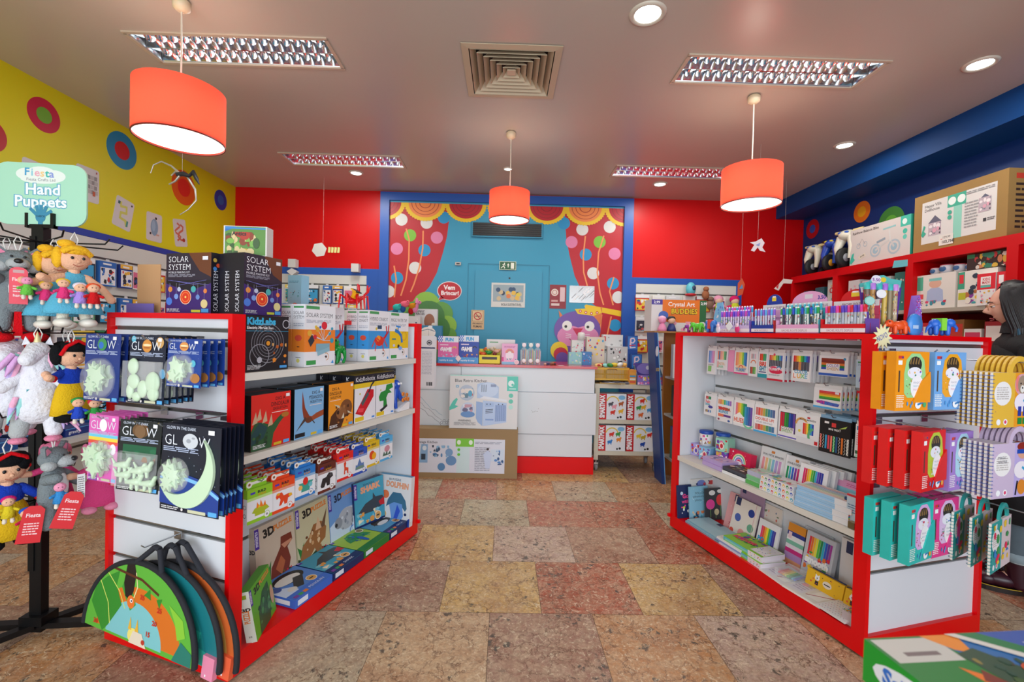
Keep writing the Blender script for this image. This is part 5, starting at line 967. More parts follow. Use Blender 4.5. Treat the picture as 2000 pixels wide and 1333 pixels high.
    if kind == 'hues': pens(A, .1, .4*H, .55, .52*H, ['#E0708A', '#F09A4A', '#E8C83A', '#8AC83A', '#2A9A5A', '#1E8A6A'], .02); pens(A, .55, .1*H, .38, .72*H, ['#3A9AC8', '#2A7AB8', '#3A5AA8', '#6A4AA8'], .06); A.ring(.75, .28*H, .05, .012, '#7AC8A0', a0=pi, a1=1.8*pi); A.poly([(.0, .35*H), (.3, .55*H), (.5, .4*H), (.5, .1*H), (0, .1*H)], '#F2F0EE'); A.text('HUES', .03, .16*H, .15, '#E0705A', .04, maxw=.5)
    if kind == 'double': pens(A, .06, .62*H, .84, .28*H, ['#C87A7A', '#D8504A', '#E0804A', '#B8A84A', '#5A9A6A', '#3A8A9A', '#4A7AA8', '#5A6A9A'], .08); A.rect(0, .32*H, 1, .28*H, '#F0F0F2'); A.text('DOUBLE UP!', .06, .46*H, .09, '#D8604A', .03, maxw=.8); A.small(.1, .35*H, .7, .06, 2, '#9A9AA8', 2); pens(A, .06, .1*H, .84, .2*H, ['#C87A7A', '#D8504A', '#E0804A', '#B8A84A', '#5A9A6A', '#3A8A9A', '#4A7AA8'], .08); A.rect(0, 0, 1, .07*H, '#4AA8E0')
    if kind == 'melissa': A.ring(.2, .62*H, .04, .012, '#D8A05A', a0=0, a1=pi); A.text('MAGIC MARKERS', .1, .78*H, .05, '#3A3A40', .02, maxw=.75); A.rect(.25, .3*H, .52, .42*H, '#F0F0F0'); pens(A, .27, .32*H, .48, .38*H, ['#D8282A', '#E8702A', '#F0D03A', '#3A9A3A', '#2A9AD0', '#2A4AB0'], .05); A.ring(.85, .3*H, .05, .014, '#5AB07A', a0=2, a1=4.5); A.circ(.12, .4*H, .008, '#E8D050'); A.rect(0, 0, 1, .2*H, '#DCDCE0'); A.rect(.8, .03, .14, .12*H, '#C8202A'); A.rect(.45, .86*H, .12, .06*H, '#C8303A')
    if kind == 'black':
        A.rect(.4, .78*H, .14, .12*H, '#D83A3A'); A.text('MINI TREAT', .3, .68*H, .05, '#E8E8E8', .02, maxw=.4); A.rect(.16, .86*H, .15, .06*H, '#E8E8E8'); A.poly([(.62, .75*H), (.9, .88*H), (.85, .8*H)], '#A8C85A')
        cs = ['#C83A2A', '#1E1E20', '#3AA0D0', '#E04A5A', '#F0806A', '#3ABA6A', '#2A5A8A', '#1E1E20', '#D8742A', '#161618', '#E8E8E0']
        for i, c in enumerate(cs):
            x = .03+.088*i; A.rect(x, .06*H, .06, .46*H, c)
            if i in (0, 1, 5, 7, 9, 10): A.line([(x+.03+(.02 if j % 2 else -.02), .06*H+.046*H*j) for j in range(11)], .0018, '#F0ECE0' if c != '#E8E8E0' else '#161618')
        A.rect(.04, .03, .35, .08, '#161618')
    if kind == 'tiny': A.rect(.1, .82*H, .5, .12*H, '#3A8AB8'); A.small(.1, .35*H, .75, .35, 6, '#D8909A', 2); A.poly([(0, .0), (1, 0), (1, .2*H), (.4, .3*H)], '#B8D8C8'); A.rect(.05, .1*H, .35, .1*H, '#3A6A4A'); A.rect(.6, .12*H, .3, .06*H, '#D8B03A')
    if kind == 'xmark': pens(A, .2, .45*H, .76, .42*H, ['#2A8A3A', '#4AAA2A', '#E8C82A', '#E8902A', '#D84A2A', '#D8384A'], .02, False); A.poly([(.05, .3*H), (.3, .38*H), (.96, .3*H), (.9, .16*H), (.3, .2*H)], '#5A3AB0'); A.text('CUTE', .12, .24*H, .1, '#D83A8A', .05, maxw=.3); A.text('SCENTED', .42, .2*H, .1, '#3A7AC8', .05, maxw=.5); A.rect(0, 0, 1, .09*H, '#4AA8E0'); A.rect(.78, .76*H, .14, .1*H, '#E8E0E8')
    if kind == 'puff': A.rect(0, .88*H, 1, .12*H, '#D01E2A'); A.text('Puff', .15, .89*H, .07, '#F0E0E0', .04, maxw=.6); A.ell(.5, .68*H, .3, .12*H, '#3A9AD0'); A.ell(.5, .42*H, .28, .1*H, '#D82A2A'); A.ell(.5, .22*H, .3, .1*H, '#1A1A1E'); A.rect(0, 0, 1, .07*H, '#C81E28')
    if kind == 'bird': A.rect(.1, .88*H, .6, .05*H, '#3A8A5A'); A.small(.1, .78*H, .8, .06, 2, '#3A6AA8', 1); A.poly([(.2, .2*H), (.35, .5*H), (.45, .6*H), (.5, .3*H)], '#2A4AA8'); A.poly([(.5, .25*H), (.7, .6*H), (.95, .7*H), (.8, .3*H)], '#D8C8B0'); A.line([(.3, .15*H), (.5, .25*H), (.8, .2*H)], .004, '#5A7AC8')
    return m
def prow(z, items, g):
    for (uL, uR, h, kind, n, what) in items:
        w = uL-uR; h *= 1.09; o = ppack(w*.99, h, .012, kind).build('pen_packet', label='x', cat='pen packet')
        ms = [place('RA', (uL+uR)/2-.002*i, .17+.027*i, z+random.uniform(-.003, .003), radians(random.uniform(-3, 3)), radians(-2)) for i in range(n)]
        run(o, ms, [what+', front of its hook' if n > 1 else what]+[what+', %s behind the front one' % ORD[i] for i in range(n-1)], g)
        hook('RA', (uL+uR)/2, .306, z-.008, .15, 'white-tipped hook holding the %s' % what.replace('packet', 'packets'))
prow(1.362, [(1.285, 1.195, .185, 'pencil', 4, 'white packet of pastel pencils at the far end, upper row'), (1.19, 1.085, .145, 'pastel', 3, 'white packet of pastel liners, upper row'), (1.08, 1.025, .15, 'pinkbox', 4, 'plain pink packet seen edge-on, upper row'), (1.02, .90, .158, 'yummy', 5, 'pink packet of fruity rainbow markers, upper row'),
             (.892, .825, .162, 'rainbowpen', 2, 'narrow white rainbow pen packet, upper row'), (.818, .75, .162, 'bright', 3, 'white packet reading BRIGHT, upper row'), (.748, .628, .172, 'berry', 5, 'white and red packet of berry markers, upper row'),
             (.575, .455, .16, 'luxe', 5, 'white packet reading COLOR LUXE, upper row'), (.405, .25, .115, 'sheen', 3, 'wide white packet reading COLOR SHEEN, upper row')], 'pen packets on the upper row of hooks')
o = ppack(.08, .2, .02, 'puff').build('pen_packet', M4=place('RA', .185, .2, 1.362), label='red and grey blister packet with round blobs, near end of upper row', cat='pen packet')
o = ppack(.07, .155, .012, 'bird').build('pen_packet', M4=place('RA', .155, .145, 1.35), label='pale blue packet with a bird drawing, nearest in upper row', cat='pen packet')
prow(1.19, [(.43, .28, .115, 'xmark', 7, 'packet with wide rainbow stripes hanging between the two rows')], 'pen packets between the rows of hooks')
prow(1.03, [(1.305, 1.18, .15, 'crayon', 4, 'white packet with short crayons at the far end, lower row'), (1.172, 1.02, .165, 'temp', 4, 'white packet reading TEMPERA BLENDS, lower row'), (1.012, .84, .168, 'hues', 3, 'white packet reading HUES, lower row'),
            (.833, .665, .172, 'double', 5, 'white packet reading DOUBLE UP, lower row'), (.652, .53, .165, 'sheenv', 3, 'upright packet reading COLOR SHEEN, lower row'), (.528, .39, .165, 'melissa', 2, 'white packet with six marker stripes and rainbows, lower row'),
            (.39, .225, .18, 'black', 6, 'black packet of zigzag patterned markers, lower row'), (.2, .135, .165, 'tiny', 2, 'small white mint packet at the near end, lower row')], 'pen packets on the lower row of hooks')
# ---- the shelf
RS = .5545
def tin(lab, u, v, z, c, lid, sq=False):
    m = MB(); h = .088; r = .045
    if sq: m.box(-.044, .044, 0, .088, 0, h, c); A = front(m, .088, h); 
    else:
        m.lathe([(.001, 0), (r, 0), (r, h), (r*.96, h+.002), (.001, h+.002)], c, 32, (0, r, 0)); A = Art(m, (-.028, .0045, .008), (1, 0, 0), (0, 0, 1), .056, h-.02)
        m.lathe([(r*1.04, h-.004), (r*1.06, h), (r*1.06, h+.014), (r, h+.018), (.001, h+.018)], lid, 32, (0, r, 0))
    if sq: A.splat(.05, .05, .9, .9, ['#E878A8', '#F0F0F0', lid, '#D8B04A', '#6A4AA8', '#C8303A'], 16, lab, .18); A.ell(.5, .45, .2, .28, '#F0E0D8'); A.ell(.5, .45, .12, .18, lid)
    if not sq:
        R = random.Random(lab)
        for i in range(26):
            a = -pi/2+R.uniform(-1.3, 1.3); zz = R.uniform(.01, h-.015); rr = r+.0004+.0001*i; q = R.uniform(.08, .2); P = [(rr*cos(a-q), r+rr*sin(a-q), zz-.006), (rr*cos(a+q), r+rr*sin(a+q), zz-.006), (rr*cos(a+q), r+rr*sin(a+q), zz+.008), (rr*cos(a-q), r+rr*sin(a-q), zz+.008)]
            m.add(P, [(0, 1, 2, 3)], R.choice(['#D84A8A', '#8A5A3A', '#3A9A5A', '#E8C03A', '#F0F0F0', '#5A4AA8']))
    m.build('toy_tin' if sq else 'toy_jar', M4=place('RA', u, v, z, radians(18)), label=lab, cat='toy tin' if sq else 'toy jar')
tin('lilac picture box, bottom left of the tin pile on the shelf', 1.33, .13, RS, '#B0A8E0', '#6A5AC0', True); tin('blue snow picture box, bottom middle of the tin pile', 1.22, .115, RS, '#8CC0E4', '#C83A5A', True); tin('purple cat picture box, bottom right of the tin pile', 1.105, .16, RS, '#7A4AB0', '#5AC8C0', True)
tin('blue striped box at the back of the tin pile', 1.15, .2+.0, RS, '#2A6AB0', '#E8E8E8', True)
tin('white jar with doll print and blue lid, top left of the tin pile', 1.27, .135, RS+.09, '#EFE6E8', '#1E4AA8'); tin('green and white jar with a blue lid, top middle of the tin pile', 1.175, .2, RS+.09, '#D8E4E8', '#1E50B0')
tin('mint green picture box, top right of the tin pile', 1.095, .15, RS+.09, '#9AD8BC', '#C8303A', True)
def d_rbcase(A, m): A.circ(.18, .88, .006, '#F0F0F0'); [A.ring(.5, .4, .058-.008*i, .008, c, a0=0, a1=pi) for i, c in enumerate(['#F0E0A0', '#5AC0B0', '#F0F0F0', '#6A8AD8', '#E890B0'])]; A.ell(.5, .38, .14, .1, '#F0E8F0'); A.rect(.0, .0, 1, .14, '#E0143C'); [A.circ(.1+.8*random.random(), .2+.7*random.random(), .002, '#F8D0D8') for _ in range(16)]
pbox('rainbow_case', .19, .045, .125, '#D8124A', d_rbcase, place('RA', .965, .17, RS, 0, radians(-8)), 'crimson case with a rainbow and unicorn, standing beside the tins', cat='case')
def pbk(lab, u0, u1, v0, v1, z, h, c, sidec, name='notebook', cat='notebook', art=None, rot=0):
    """a thing lying flat: u0..u1 along the unit, v0..v1 across it"""
    w, d = u1-u0, v1-v0; m = MB(); m.box(-w/2, w/2, 0, d, 0, h, sidec, t=c); A = topf(m, w, d, h); (art or (lambda A: A.rect(.05, .05, .9, .9, c)))(A)
    return m.build(name, M4=place('RA', (u0+u1)/2, v0, z, rot), label=lab, cat=cat)
lv = lambda A: A.splat(.05, .05, .9, .9, ['#E8D0E8', '#B89AD0', '#E8A0B8', '#F0E8F0', '#8A7AB8'], 20, 3, .12)
ab = lambda A: A.splat(.03, .05, .94, .9, ['#2A2A30', '#C8A87A', '#E8C8B8', '#7A8A5A', '#D8704A', '#A8C8D8'], 30, 5, .1)
pbk('lilac activity book, lower of two on the shelf', .955, 1.14, .035, .2, RS, .026, '#B89AD0', '#B9A2D4', 'activity_book', 'book', lv); pbk('lilac activity book, upper of two on the shelf', .965, 1.15, .045, .21, RS+.0265, .026, '#C8B0DC', '#B9A2D4', 'activity_book', 'book', lv)
pbk('dark photo album with white edge, lower one', .75, .945, .03, .22, RS, .02, '#22242A', '#E8E8E8', 'photo_album', 'album', ab); pbk('dark photo album with floral cover, upper one', .755, .95, .04, .23, RS+.0205, .02, '#2A2C30', '#4A4E58', 'photo_album', 'album', ab)
pm = lambda A: A.splat(.05, .05, .9, .9, ['#D88AA0', '#E8C0C8', '#8AB89A', '#F0E0E8'], 14, 8, .14)
for i in range(3): pbk('clear green stationery box, %s of three on the shelf' % ['lowest', 'middle', 'uppermost'][i], .6+.005*i, .745+.005*i, .03+.01*i, .16, RS+.0255*i, .025, '#B8D8C0', ['#5AB05A', '#7AC08A', '#B8B8D0'][i], 'stationery_box', 'box', pm)
def d_mk(ttl, cols):
    def f(A, m): A.rect(.42, .84, .14, .08, '#D8843A'); A.text(ttl, .08, .74, .06, '#4A4A50', .02, maxw=.84); A.rect(.08, .08, .84, .6, '#F2F2F4'); pens(A, .1, .1, .8, .56, cols, .25)
    return f
pbox('marker_box', .185, .035, .19, '#E6E8E8', d_mk('DUAL PASTEL MARKERS', ['#F0A0A8', '#F4C890', '#A8D8B0', '#8AC8E0', '#B8A8E0', '#D8A0D0']), place('RA', .765, .225, RS, 0, radians(-10)), 'pale box of pastel markers standing on the shelf', 'marker box')
pbox('marker_box', .155, .035, .185, '#E8E8EA', d_mk('DOUBLE ENDED PENS', ['#1E9A5A', '#3AB0C8', '#3A6AD0', '#8A3AA8', '#E0307A', '#E0505A', '#D83A3A']), place('RA', .585, .215, RS, 0, radians(-10)), 'white box of glossy double ended pens standing on the shelf', 'marker box')
def d_fab(A, m): pens(A, .14, .42, .72, .46, ['#D81E6A', '#D8283A', '#F0A01E', '#F0D81E', '#5ABA2A', '#1E9A4A', '#2AA8D0', '#5A4AB8', '#3A2A98', '#2A3AA0'], .1); A.ell(.5, .38, .3, .16, '#EAEAEC'); A.rect(.1, .1, .8, .3, '#EAEAEC'); A.text('FABRIC', .12, .17, .13, '#D8387A', .06, maxw=.76)
for i in range(4): pbox('marker_box', .165, .02, .185, '#E9E9EB', d_fab, place('RA', .42-.018*i, .145+.03*i, RS, 0, radians(-10)), 'white box reading FABRIC with fanned rainbow markers, ' + ('in front' if i == 0 else ORD[i-1]+' behind the front one'), 'marker box', 'fabric marker boxes on the shelf')
def d_rb2(A, m): A.rect(0, .75, 1, .25, '#E8A0C8'); A.small(.25, .8, .5, .12, 2, '#D85A98', 1); [A.ring(.48, .05, .075-.009*i, .009, c, a0=0, a1=pi) for i, c in enumerate(['#E8507A', '#F0A03A', '#F0E04A', '#5ABA6A', '#3AA0D8', '#8A5AC0'])]; A.ell(.48, .05, .12, .12, '#5AA8C0')
pbox('rainbow_book', .18, .03, .15, '#8AC8DC', d_rb2, place('RA', .235, .2, RS, 0, radians(-12)), 'pink and blue rainbow craft set standing near the end of the shelf', 'book', t='#E07AA8')
for i, (u, c) in enumerate(((.15, '#24406E'), (.125, '#24406E'))): pbox('navy_booklet', .018, .06, .12, c, lambda A, m: A.rect(.2, .2, .6, .5, '#3A5A8A'), place('RA', u, .06, RS), 'navy booklet standing edge-on, %s, near end of the shelf' % ['left', 'right'][i], 'book')
pbox('cocoa_card', .055, .02, .15, '#B8CCD8', lambda A, m: (A.small(.1, .4, .8, .3, 4, '#5A7A9A', 1), A.rect(0, .93, 1, .07, '#C8303A')), place('RA', .1, .035, RS), 'small pale blue boxed card with a red top, last on the shelf', 'card')
wv = lambda A: [A.line([(x/10, .1*k+.03*sin(x*1.2)) for x in range(11)], .004, RBX[k % 8]) for k in range(1, 10)]
rb = lambda A: A.splat(.03, .05, .94, .9, ['#E8C8D0', '#F0F0F0', '#E8B45A', '#5AAAC8', '#D84A5A', '#8AB86A'], 24, 6, .09)
def stackbox(i, u0, u1, v0, z, lab, art):
    w = u1-u0; m = MB(); d = .105; m.box(-w/2, w/2, 0, d, 0, .027, '#E4E4E6'); F = front(m, w, .027); 
    for k in range(9): F.ell(.06+.11*k, .5, .035, .36, RBX[(k*3+i) % 9]); F.ell(.06+.11*k, .4, .02, .2, '#E4E4E6')
    art(topf(m, w, d, .027)); m.build('sticker_box', M4=place('RA', (u0+u1)/2, v0, z), label=lab, cat='box')
for i in range(3): stackbox(i, .4+.006*i, .63, .02+.004*i, RS+.0275*i, 'white box with printed rainbows on its edge, %s of three' % ['lowest', 'middle', 'top'][i], rb)
def tray(i, u0, u1, v0, z, lab):
    w = u1-u0; m = MB(); m.box(-w/2, w/2, 0, .125, 0, .026, '#9CC4E4', t='#E0E4E8'); F = front(m, w, .026); F.rect(.72, 0, .28, 1, '#E2E2E4'); F.rect(0, .4, .72, .06, '#7AA8CC'); wv(topf(m, w, .125, .026)); F2 = rside(m, w, .125, .026); wv(F2)
    m.build('colouring_set', M4=place('RA', (u0+u1)/2, v0, z, radians(3)), label=lab, cat='box')
for i in range(4): tray(i, .10+.01*(i % 2), .385, .012+.006*i, RS+.0265*i, 'pale blue colouring set lying flat, %s of the four at the shelf edge' % ['lowest', 'second', 'third', 'top'][i])
pbk('small wire mesh pack hanging over the near end of the shelf', .07, .1, .01, .1, RS, .03, '#8A7A5A', '#6A5A3A', 'mesh_pack', 'pack')
# ---- the red base
DR = .1005
def nb(lab, fr, u, v, w, h, c, draw, lean=-12, yaw=0, d=.012, name='notebook', z=DR, **s): return pbox(name, w, d, h, c, draw, place(fr, u, v, z, radians(yaw), radians(lean)), lab, 'notebook' if name == 'notebook' else name.replace('_', ' '), **s)
nb('navy notebook with pink flowers, furthest left on the red base', 'RE', 1.335, .06, .12, .235, '#22305E', lambda A, m: (A.text('Go', .35, .6, .12, '#E84A8A', .05), A.text('with', .3, .45, .1, '#E84A8A', .04), A.splat(.2, .1, .6, .3, ['#C8D84A', '#E84A8A', '#F0F0F0'], 8, 2, .14), A.circ(.3, .75, .012, '#C8D8E8')), -6)
nb('light blue notebook with black script lettering', 'RE', 1.30, .155, .16, .23, '#8EC4DC', lambda A, m: (A.text('FOLLOW', .3, .76, .07, '#3A4A5A', 0), A.text('adventure', .18, .66, .07, '#3A4A5A', 0, maxw=.66), A.text('places', .3, .55, .07, '#3A4A5A', 0), A.splat(.02, .02, .96, .22, ['#2A4A6A', '#5AAAC0', '#E88A5A', '#E8C8A0'], 16, 3, .12), A.splat(.1, .5, .8, .45, ['#E8F0F4'], 12, 5, .03)), -6)
nb('dark notebook with pink and red poppies', 'RE', 1.255, .26, .17, .225, '#3A3E42', lambda A, m: (A.ell(.25, .5, .22, .16, '#E84A9A'), A.ell(.75, .62, .2, .18, '#E03A3A'), A.ell(.35, .86, .16, .08, '#E8E6E0'), A.ell(.75, .9, .14, .06, '#E8E6E0'), A.ell(.55, .25, .12, .1, '#D8C8A0'), A.line([(.25, .1), (.25, .4)], .003, '#8ABA6A'), A.line([(.5, .05), (.5, .3)], .003, '#8ABA6A'), A.line([(.75, .1), (.75, .5)], .003, '#8ABA6A')), -6)
nb('white notebook with blue and crimson flowers, tallest at the back left', 'RE', 1.355, .27, .3, .27, '#E4E0DC', lambda A, m: (A.ell(.3, .84, .14, .13, '#7A8ACC'), A.ell(.6, .88, .12, .06, '#C83A3A'), A.ell(.85, .8, .14, .1, '#D8245A'), A.splat(.02, .6, .95, .35, ['#C8485A', '#3A3A6A', '#E8E0DC'], 12, 2, .04)), -2)
nb('pink notebook with navy labels, left of the dotted one', 'RA', 1.07, .235, .16, .25, '#E8A8A8', lambda A, m: (A.rect(.3, .78, .2, .2, '#22305A'), A.splat(.05, .05, .9, .6, ['#C86A7A', '#F0D0D0'], 14, 3, .05)), -14, 4)
nb('cream notebook with big blue, pink and green dots', 'RA', .955, .19, .2, .255, '#E6DDD2', lambda A, m: (A.rect(.05, .8, .2, .2, '#22305A'), A.circ(.75, .74, .026, '#1E3A8E'), A.circ(.25, .5, .026, '#4A62AE'), A.circ(.82, .38, .026, '#6AA88A'), A.circ(.5, .16, .027, '#E8A09A'), A.circ(.02+.08, .12, .018, '#D84A3A'), A.rect(.88, 0, .02, 1, '#D8A8B0')), -14)
nb('dusty mauve notebook with a navy label, behind the dotted one', 'RA', .955, .262, .2, .33, '#A88AA4', lambda A, m: A.rect(.1, .84, .16, .14, '#22305A'), -4)
nb('cream floral notebook with a navy label', 'RA', .81, .262, .16, .27, '#E4DAD0', lambda A, m: (A.rect(.04, .75, .16, .22, '#22305A'), A.splat(.2, .1, .75, .8, ['#D8705A', '#E8A08A', '#7A8A6A', '#5A7A9A'], 16, 4, .1)), -8)
nb('white box reading POWERS with fanned rainbow pens', 'RA', .76, .2, .155, .19, '#E4E4E6', lambda A, m: (pens(A, .16, .3, .7, .5, ['#E83A6A', '#E8502A', '#F0A02A', '#F0E02A', '#4AB04A', '#2A9AD0', '#2A4AB0', '#4A3A9A'], .05), A.text('PO', .06, .3, .14, '#2A9AD0', .05), A.text('WERS', .06, .14, .14, '#E0503A', .05, maxw=.6), A.rect(.4, .05, .5, .05, '#C8C8CC')), -12, name='marker_box')
nb('notebook with purple, white and blue stripes and a black elastic', 'RA', .575, .235, .16, .235, '#D8D4D0', lambda A, m: ([A.rect(0, y, 1, hh, c) for y, hh, c in ((.0, .12, '#E0A07A'), (.12, .16, '#B08AC0'), (.28, .1, '#C82A7A'), (.38, .1, '#E0D8E0'), (.48, .1, '#7AB8A0'), (.58, .12, '#E8E8E8'), (.7, .1, '#2A3A8A'), (.8, .2, '#E0902A'))], A.rect(.72, 0, .03, 1, '#1E1E22'), A.rect(.05, .62, .14, .16, '#E8C8D0')), -10)
def d_sm(A, m): pens(A, .12, .5, .8, .4, RBX, .1); A.splat(.08, .08, .84, .5, ['#D8283A', '#3A9A4A', '#F0C82A', '#2A6AC0', '#E8E8E8', '#E0702A', '#8A3A98'], 24, 5, .12); A.text('smooth', .1, .34, .14, '#F4F4F4', .07, maxw=.8); A.text('stix', .4, .18, .12, '#F4F4F4', .07, maxw=.4)
for i in range(2): nb('clear plastic case of glitter sticks reading smooth, %s' % ['in front', 'just behind'][i], 'RA', .43+.05*i, .205+.04*i, .17, .25, '#C0C4CC', d_sm, -12, 0, .03, 'marker_case')
nb('white weekly planner with a navy label', 'RA', .2, .262, .27, .28, '#E2DEDE', lambda A, m: (A.rect(.1, .75, .13, .22, '#22305A'), A.rect(.3, .9, .7, .05, '#E0A8B0'), A.rect(.04, .03, .9, .03, '#C8C8D0'), A.small(.3, .2, .6, .5, 6, '#D0D0D4', 1)), -4)
# lying on the base
sq = lambda c: (lambda A: A.rect(.35, .8, .12, .2, '#2A3A5E'))
pbk('pale blue notebook lying flat, under its twin', .93, 1.27, .012, .19, DR, .012, '#9CC0CC', '#7FA8B8'); pbk('pale blue notebook lying flat, on top of its twin', .92, 1.26, .02, .2, DR+.0125, .012, '#A6C8D2', '#7FA8B8', art=sq(0))
for i in range(3): pbk('white patterned notebook lying flat, %s of three' % ['lowest', 'middle', 'top'][i], .75, .97-.006*i, .012+.003*i, .14, DR+.0125*i+(.0 if i < 9 else 0), .012, '#E2E0DC', ['#C8D0E0', '#8A9AC8', '#E0E0E0'][i], art=lambda A: (A.rect(.6, .55, .14, .4, '#22305A'), A.small(.05, .1, .5, .8, 6, '#C8C8D0', 2)))
pbk('striped notebook lying flat behind the white ones', .74, .9, .145, .26, DR, .018, '#D8D0C8', '#C8C0B8', art=lambda A: [A.rect(.12*k, 0, .1, 1, c) for k, c in enumerate(['#E0803A', '#F0F0F0', '#C8286A', '#2A2A3A', '#D8C03A', '#E8E8E8', '#3A6AA0', '#E0A03A'])])
def lime(A): A.rect(.0, .0, 1, 1, '#8CC83A'); A.splat(.05, .25, .6, .7, RBX+['#2A3A4A'], 30, 3, .1); A.rect(.66, .1, .34, .85, '#E4E0E4'); A.splat(.68, .15, .3, .7, RBX, 16, 6, .06); A.text('ART STUDIO', .08, .3, .2, '#E83A5A', .06, maxw=.5, rot=.15)
for i in range(2):
    w = .3; m = MB(); m.box(-w/2, w/2, 0, .17, 0, .032, '#7EC23A', r='#E4DCE4'); F = front(m, w, .032); F.rect(0, .1, .8, .8, ['#5AB8C8', '#5AB8C8'][i]); F.rect(.04, .3, .6, .3, '#8CD0B8'); F.rect(.66, 0, .34, 1, '#E4DCE4'); F.splat(.68, .1, .3, .8, ['#E0307A', '#8A3AA8', '#3A9AC8', '#E8A02A'], 10, 2, .05); F.rect(.0, .0, .66, .25, '#8CC83A'); lime(topf(m, w, .17, .032))
    m.build('art_set_box', M4=place('RA', .745+.01*i, .02+.006*i, DR+.0325*i, radians(-3+4*i)), label='lime green art studio box lying flat, %s of the pair' % ['lower', 'upper'][i], cat='art set')
pad = lambda A: (A.rect(.05, .1, .4, .8, '#D8D4DC'), A.small(.1, .2, .3, .5, 5, '#B0A8C0', 1), A.circ(.2, .6, .018, '#E0A8B8'), A.circ(.32, .66, .016, '#C8C0A0'), A.rect(.55, .15, .3, .7, '#E8E6E2'), A.line([(.5, .2), (.98, .75)], .006, '#A83A5A'))
pbk('white letter pad lying flat, nearest the corner of the art boxes', .42, .6, .0, .2, DR, .008, '#DAD6D6', '#E8E6E0', 'letter_pad', 'letter pad', pad, radians(-4)); pbk('cream desk planner lying flat in the middle of the near half', .22, .43, -.002, .2, DR, .01, '#DCD8D2', '#E8E4DA', 'desk_planner', 'planner', pad, radians(3))
pbk('white pad dotted with tiny marks, nearest the camera', .085, .235, -.006, .16, DR+.0105, .008, '#E0DCDC', '#D8D4D0', 'letter_pad', 'letter pad', lambda A: [A.circ(.08+.09*i, .08+.12*j, .002, random.choice(['#2A2A30', '#C8405A', '#3A6AA8'])) for i in range(10) for j in range(8)])
pbk('crumpled multicoloured confetti bag, last on the red base', .068, .12, .02, .12, DR, .055, '#C8B8B8', '#B8A8A8', 'confetti_bag', 'bag', lambda A: A.splat(.02, .02, .96, .96, RBX+['#F0F0F0', '#2A4A4A'], 60, 3, .12))
# clear case and yellow pencil cases
t = empty('clear_pen_case', place('RA', .475, .06, DR+.0085, radians(8)), 'clear plastic case of thick chalk pens lying on the letter pad', 'case'); m = MB(); m.box(-.06, .06, 0, .12, 0, .035, M('#E8ECF0', rough=.08, alpha=.3, spec=.8)); kid(t, m, 'clear_case', bevel=.008)
for i in range(8): kid(t, MB().tube([(-.045+.0128*i, .012, .012), (-.045+.0128*i, .095, .012)], .0052, RBX[i], 8), 'chalk_pen')
for i, (u, wd) in enumerate(((.32, .2), (.15, .12))):
    t = empty('pencil_case', place('RA', u, .14, DR+.009, radians(2), radians(-14)), ['long mustard yellow pencil case with a cat drawing', 'mustard yellow pencil case cut off by the red post'][i], 'pencil case'); m = MB(); m.box(-wd/2, wd/2, 0, .05, 0, .085, M('#E8B414', rough=.7)); A = front(m, wd, .085)
    A.circ(.3, .62, .013, '#F0F0F0'); A.poly([(.24, .72), (.25, .85), (.29, .76)], '#F0F0F0'); A.poly([(.36, .72), (.35, .85), (.31, .76)], '#F0F0F0'); A.rect(.26, .2, .09, .24, '#2A2A34'); A.ell(.58, .5, .12, .2, '#E8DCC8'); A.circ(.15, .3, .005, '#E05A3A'); A.circ(.2, .5, .004, '#E05A3A'); A.rect(.5, .46, .16, .06, '#2A2A34'); A.circ(.3, .62, .003, BLK); A.splat(.1, .1, .8, .8, ['#E05A3A', '#2A2A34'], 9, 3, .02); kid(t, m, 'fabric_body', bevel=.012)
    kid(t, MB().tube([(-wd/2+.01, .025, .087), (wd/2-.01, .025, .087)], .004, '#1E3A6A', 6), 'zip'); kid(t, MB().box(wd/2-.004, wd/2+.012, .015, .035, .03, .085, '#1E2A5A'), 'end_patch')
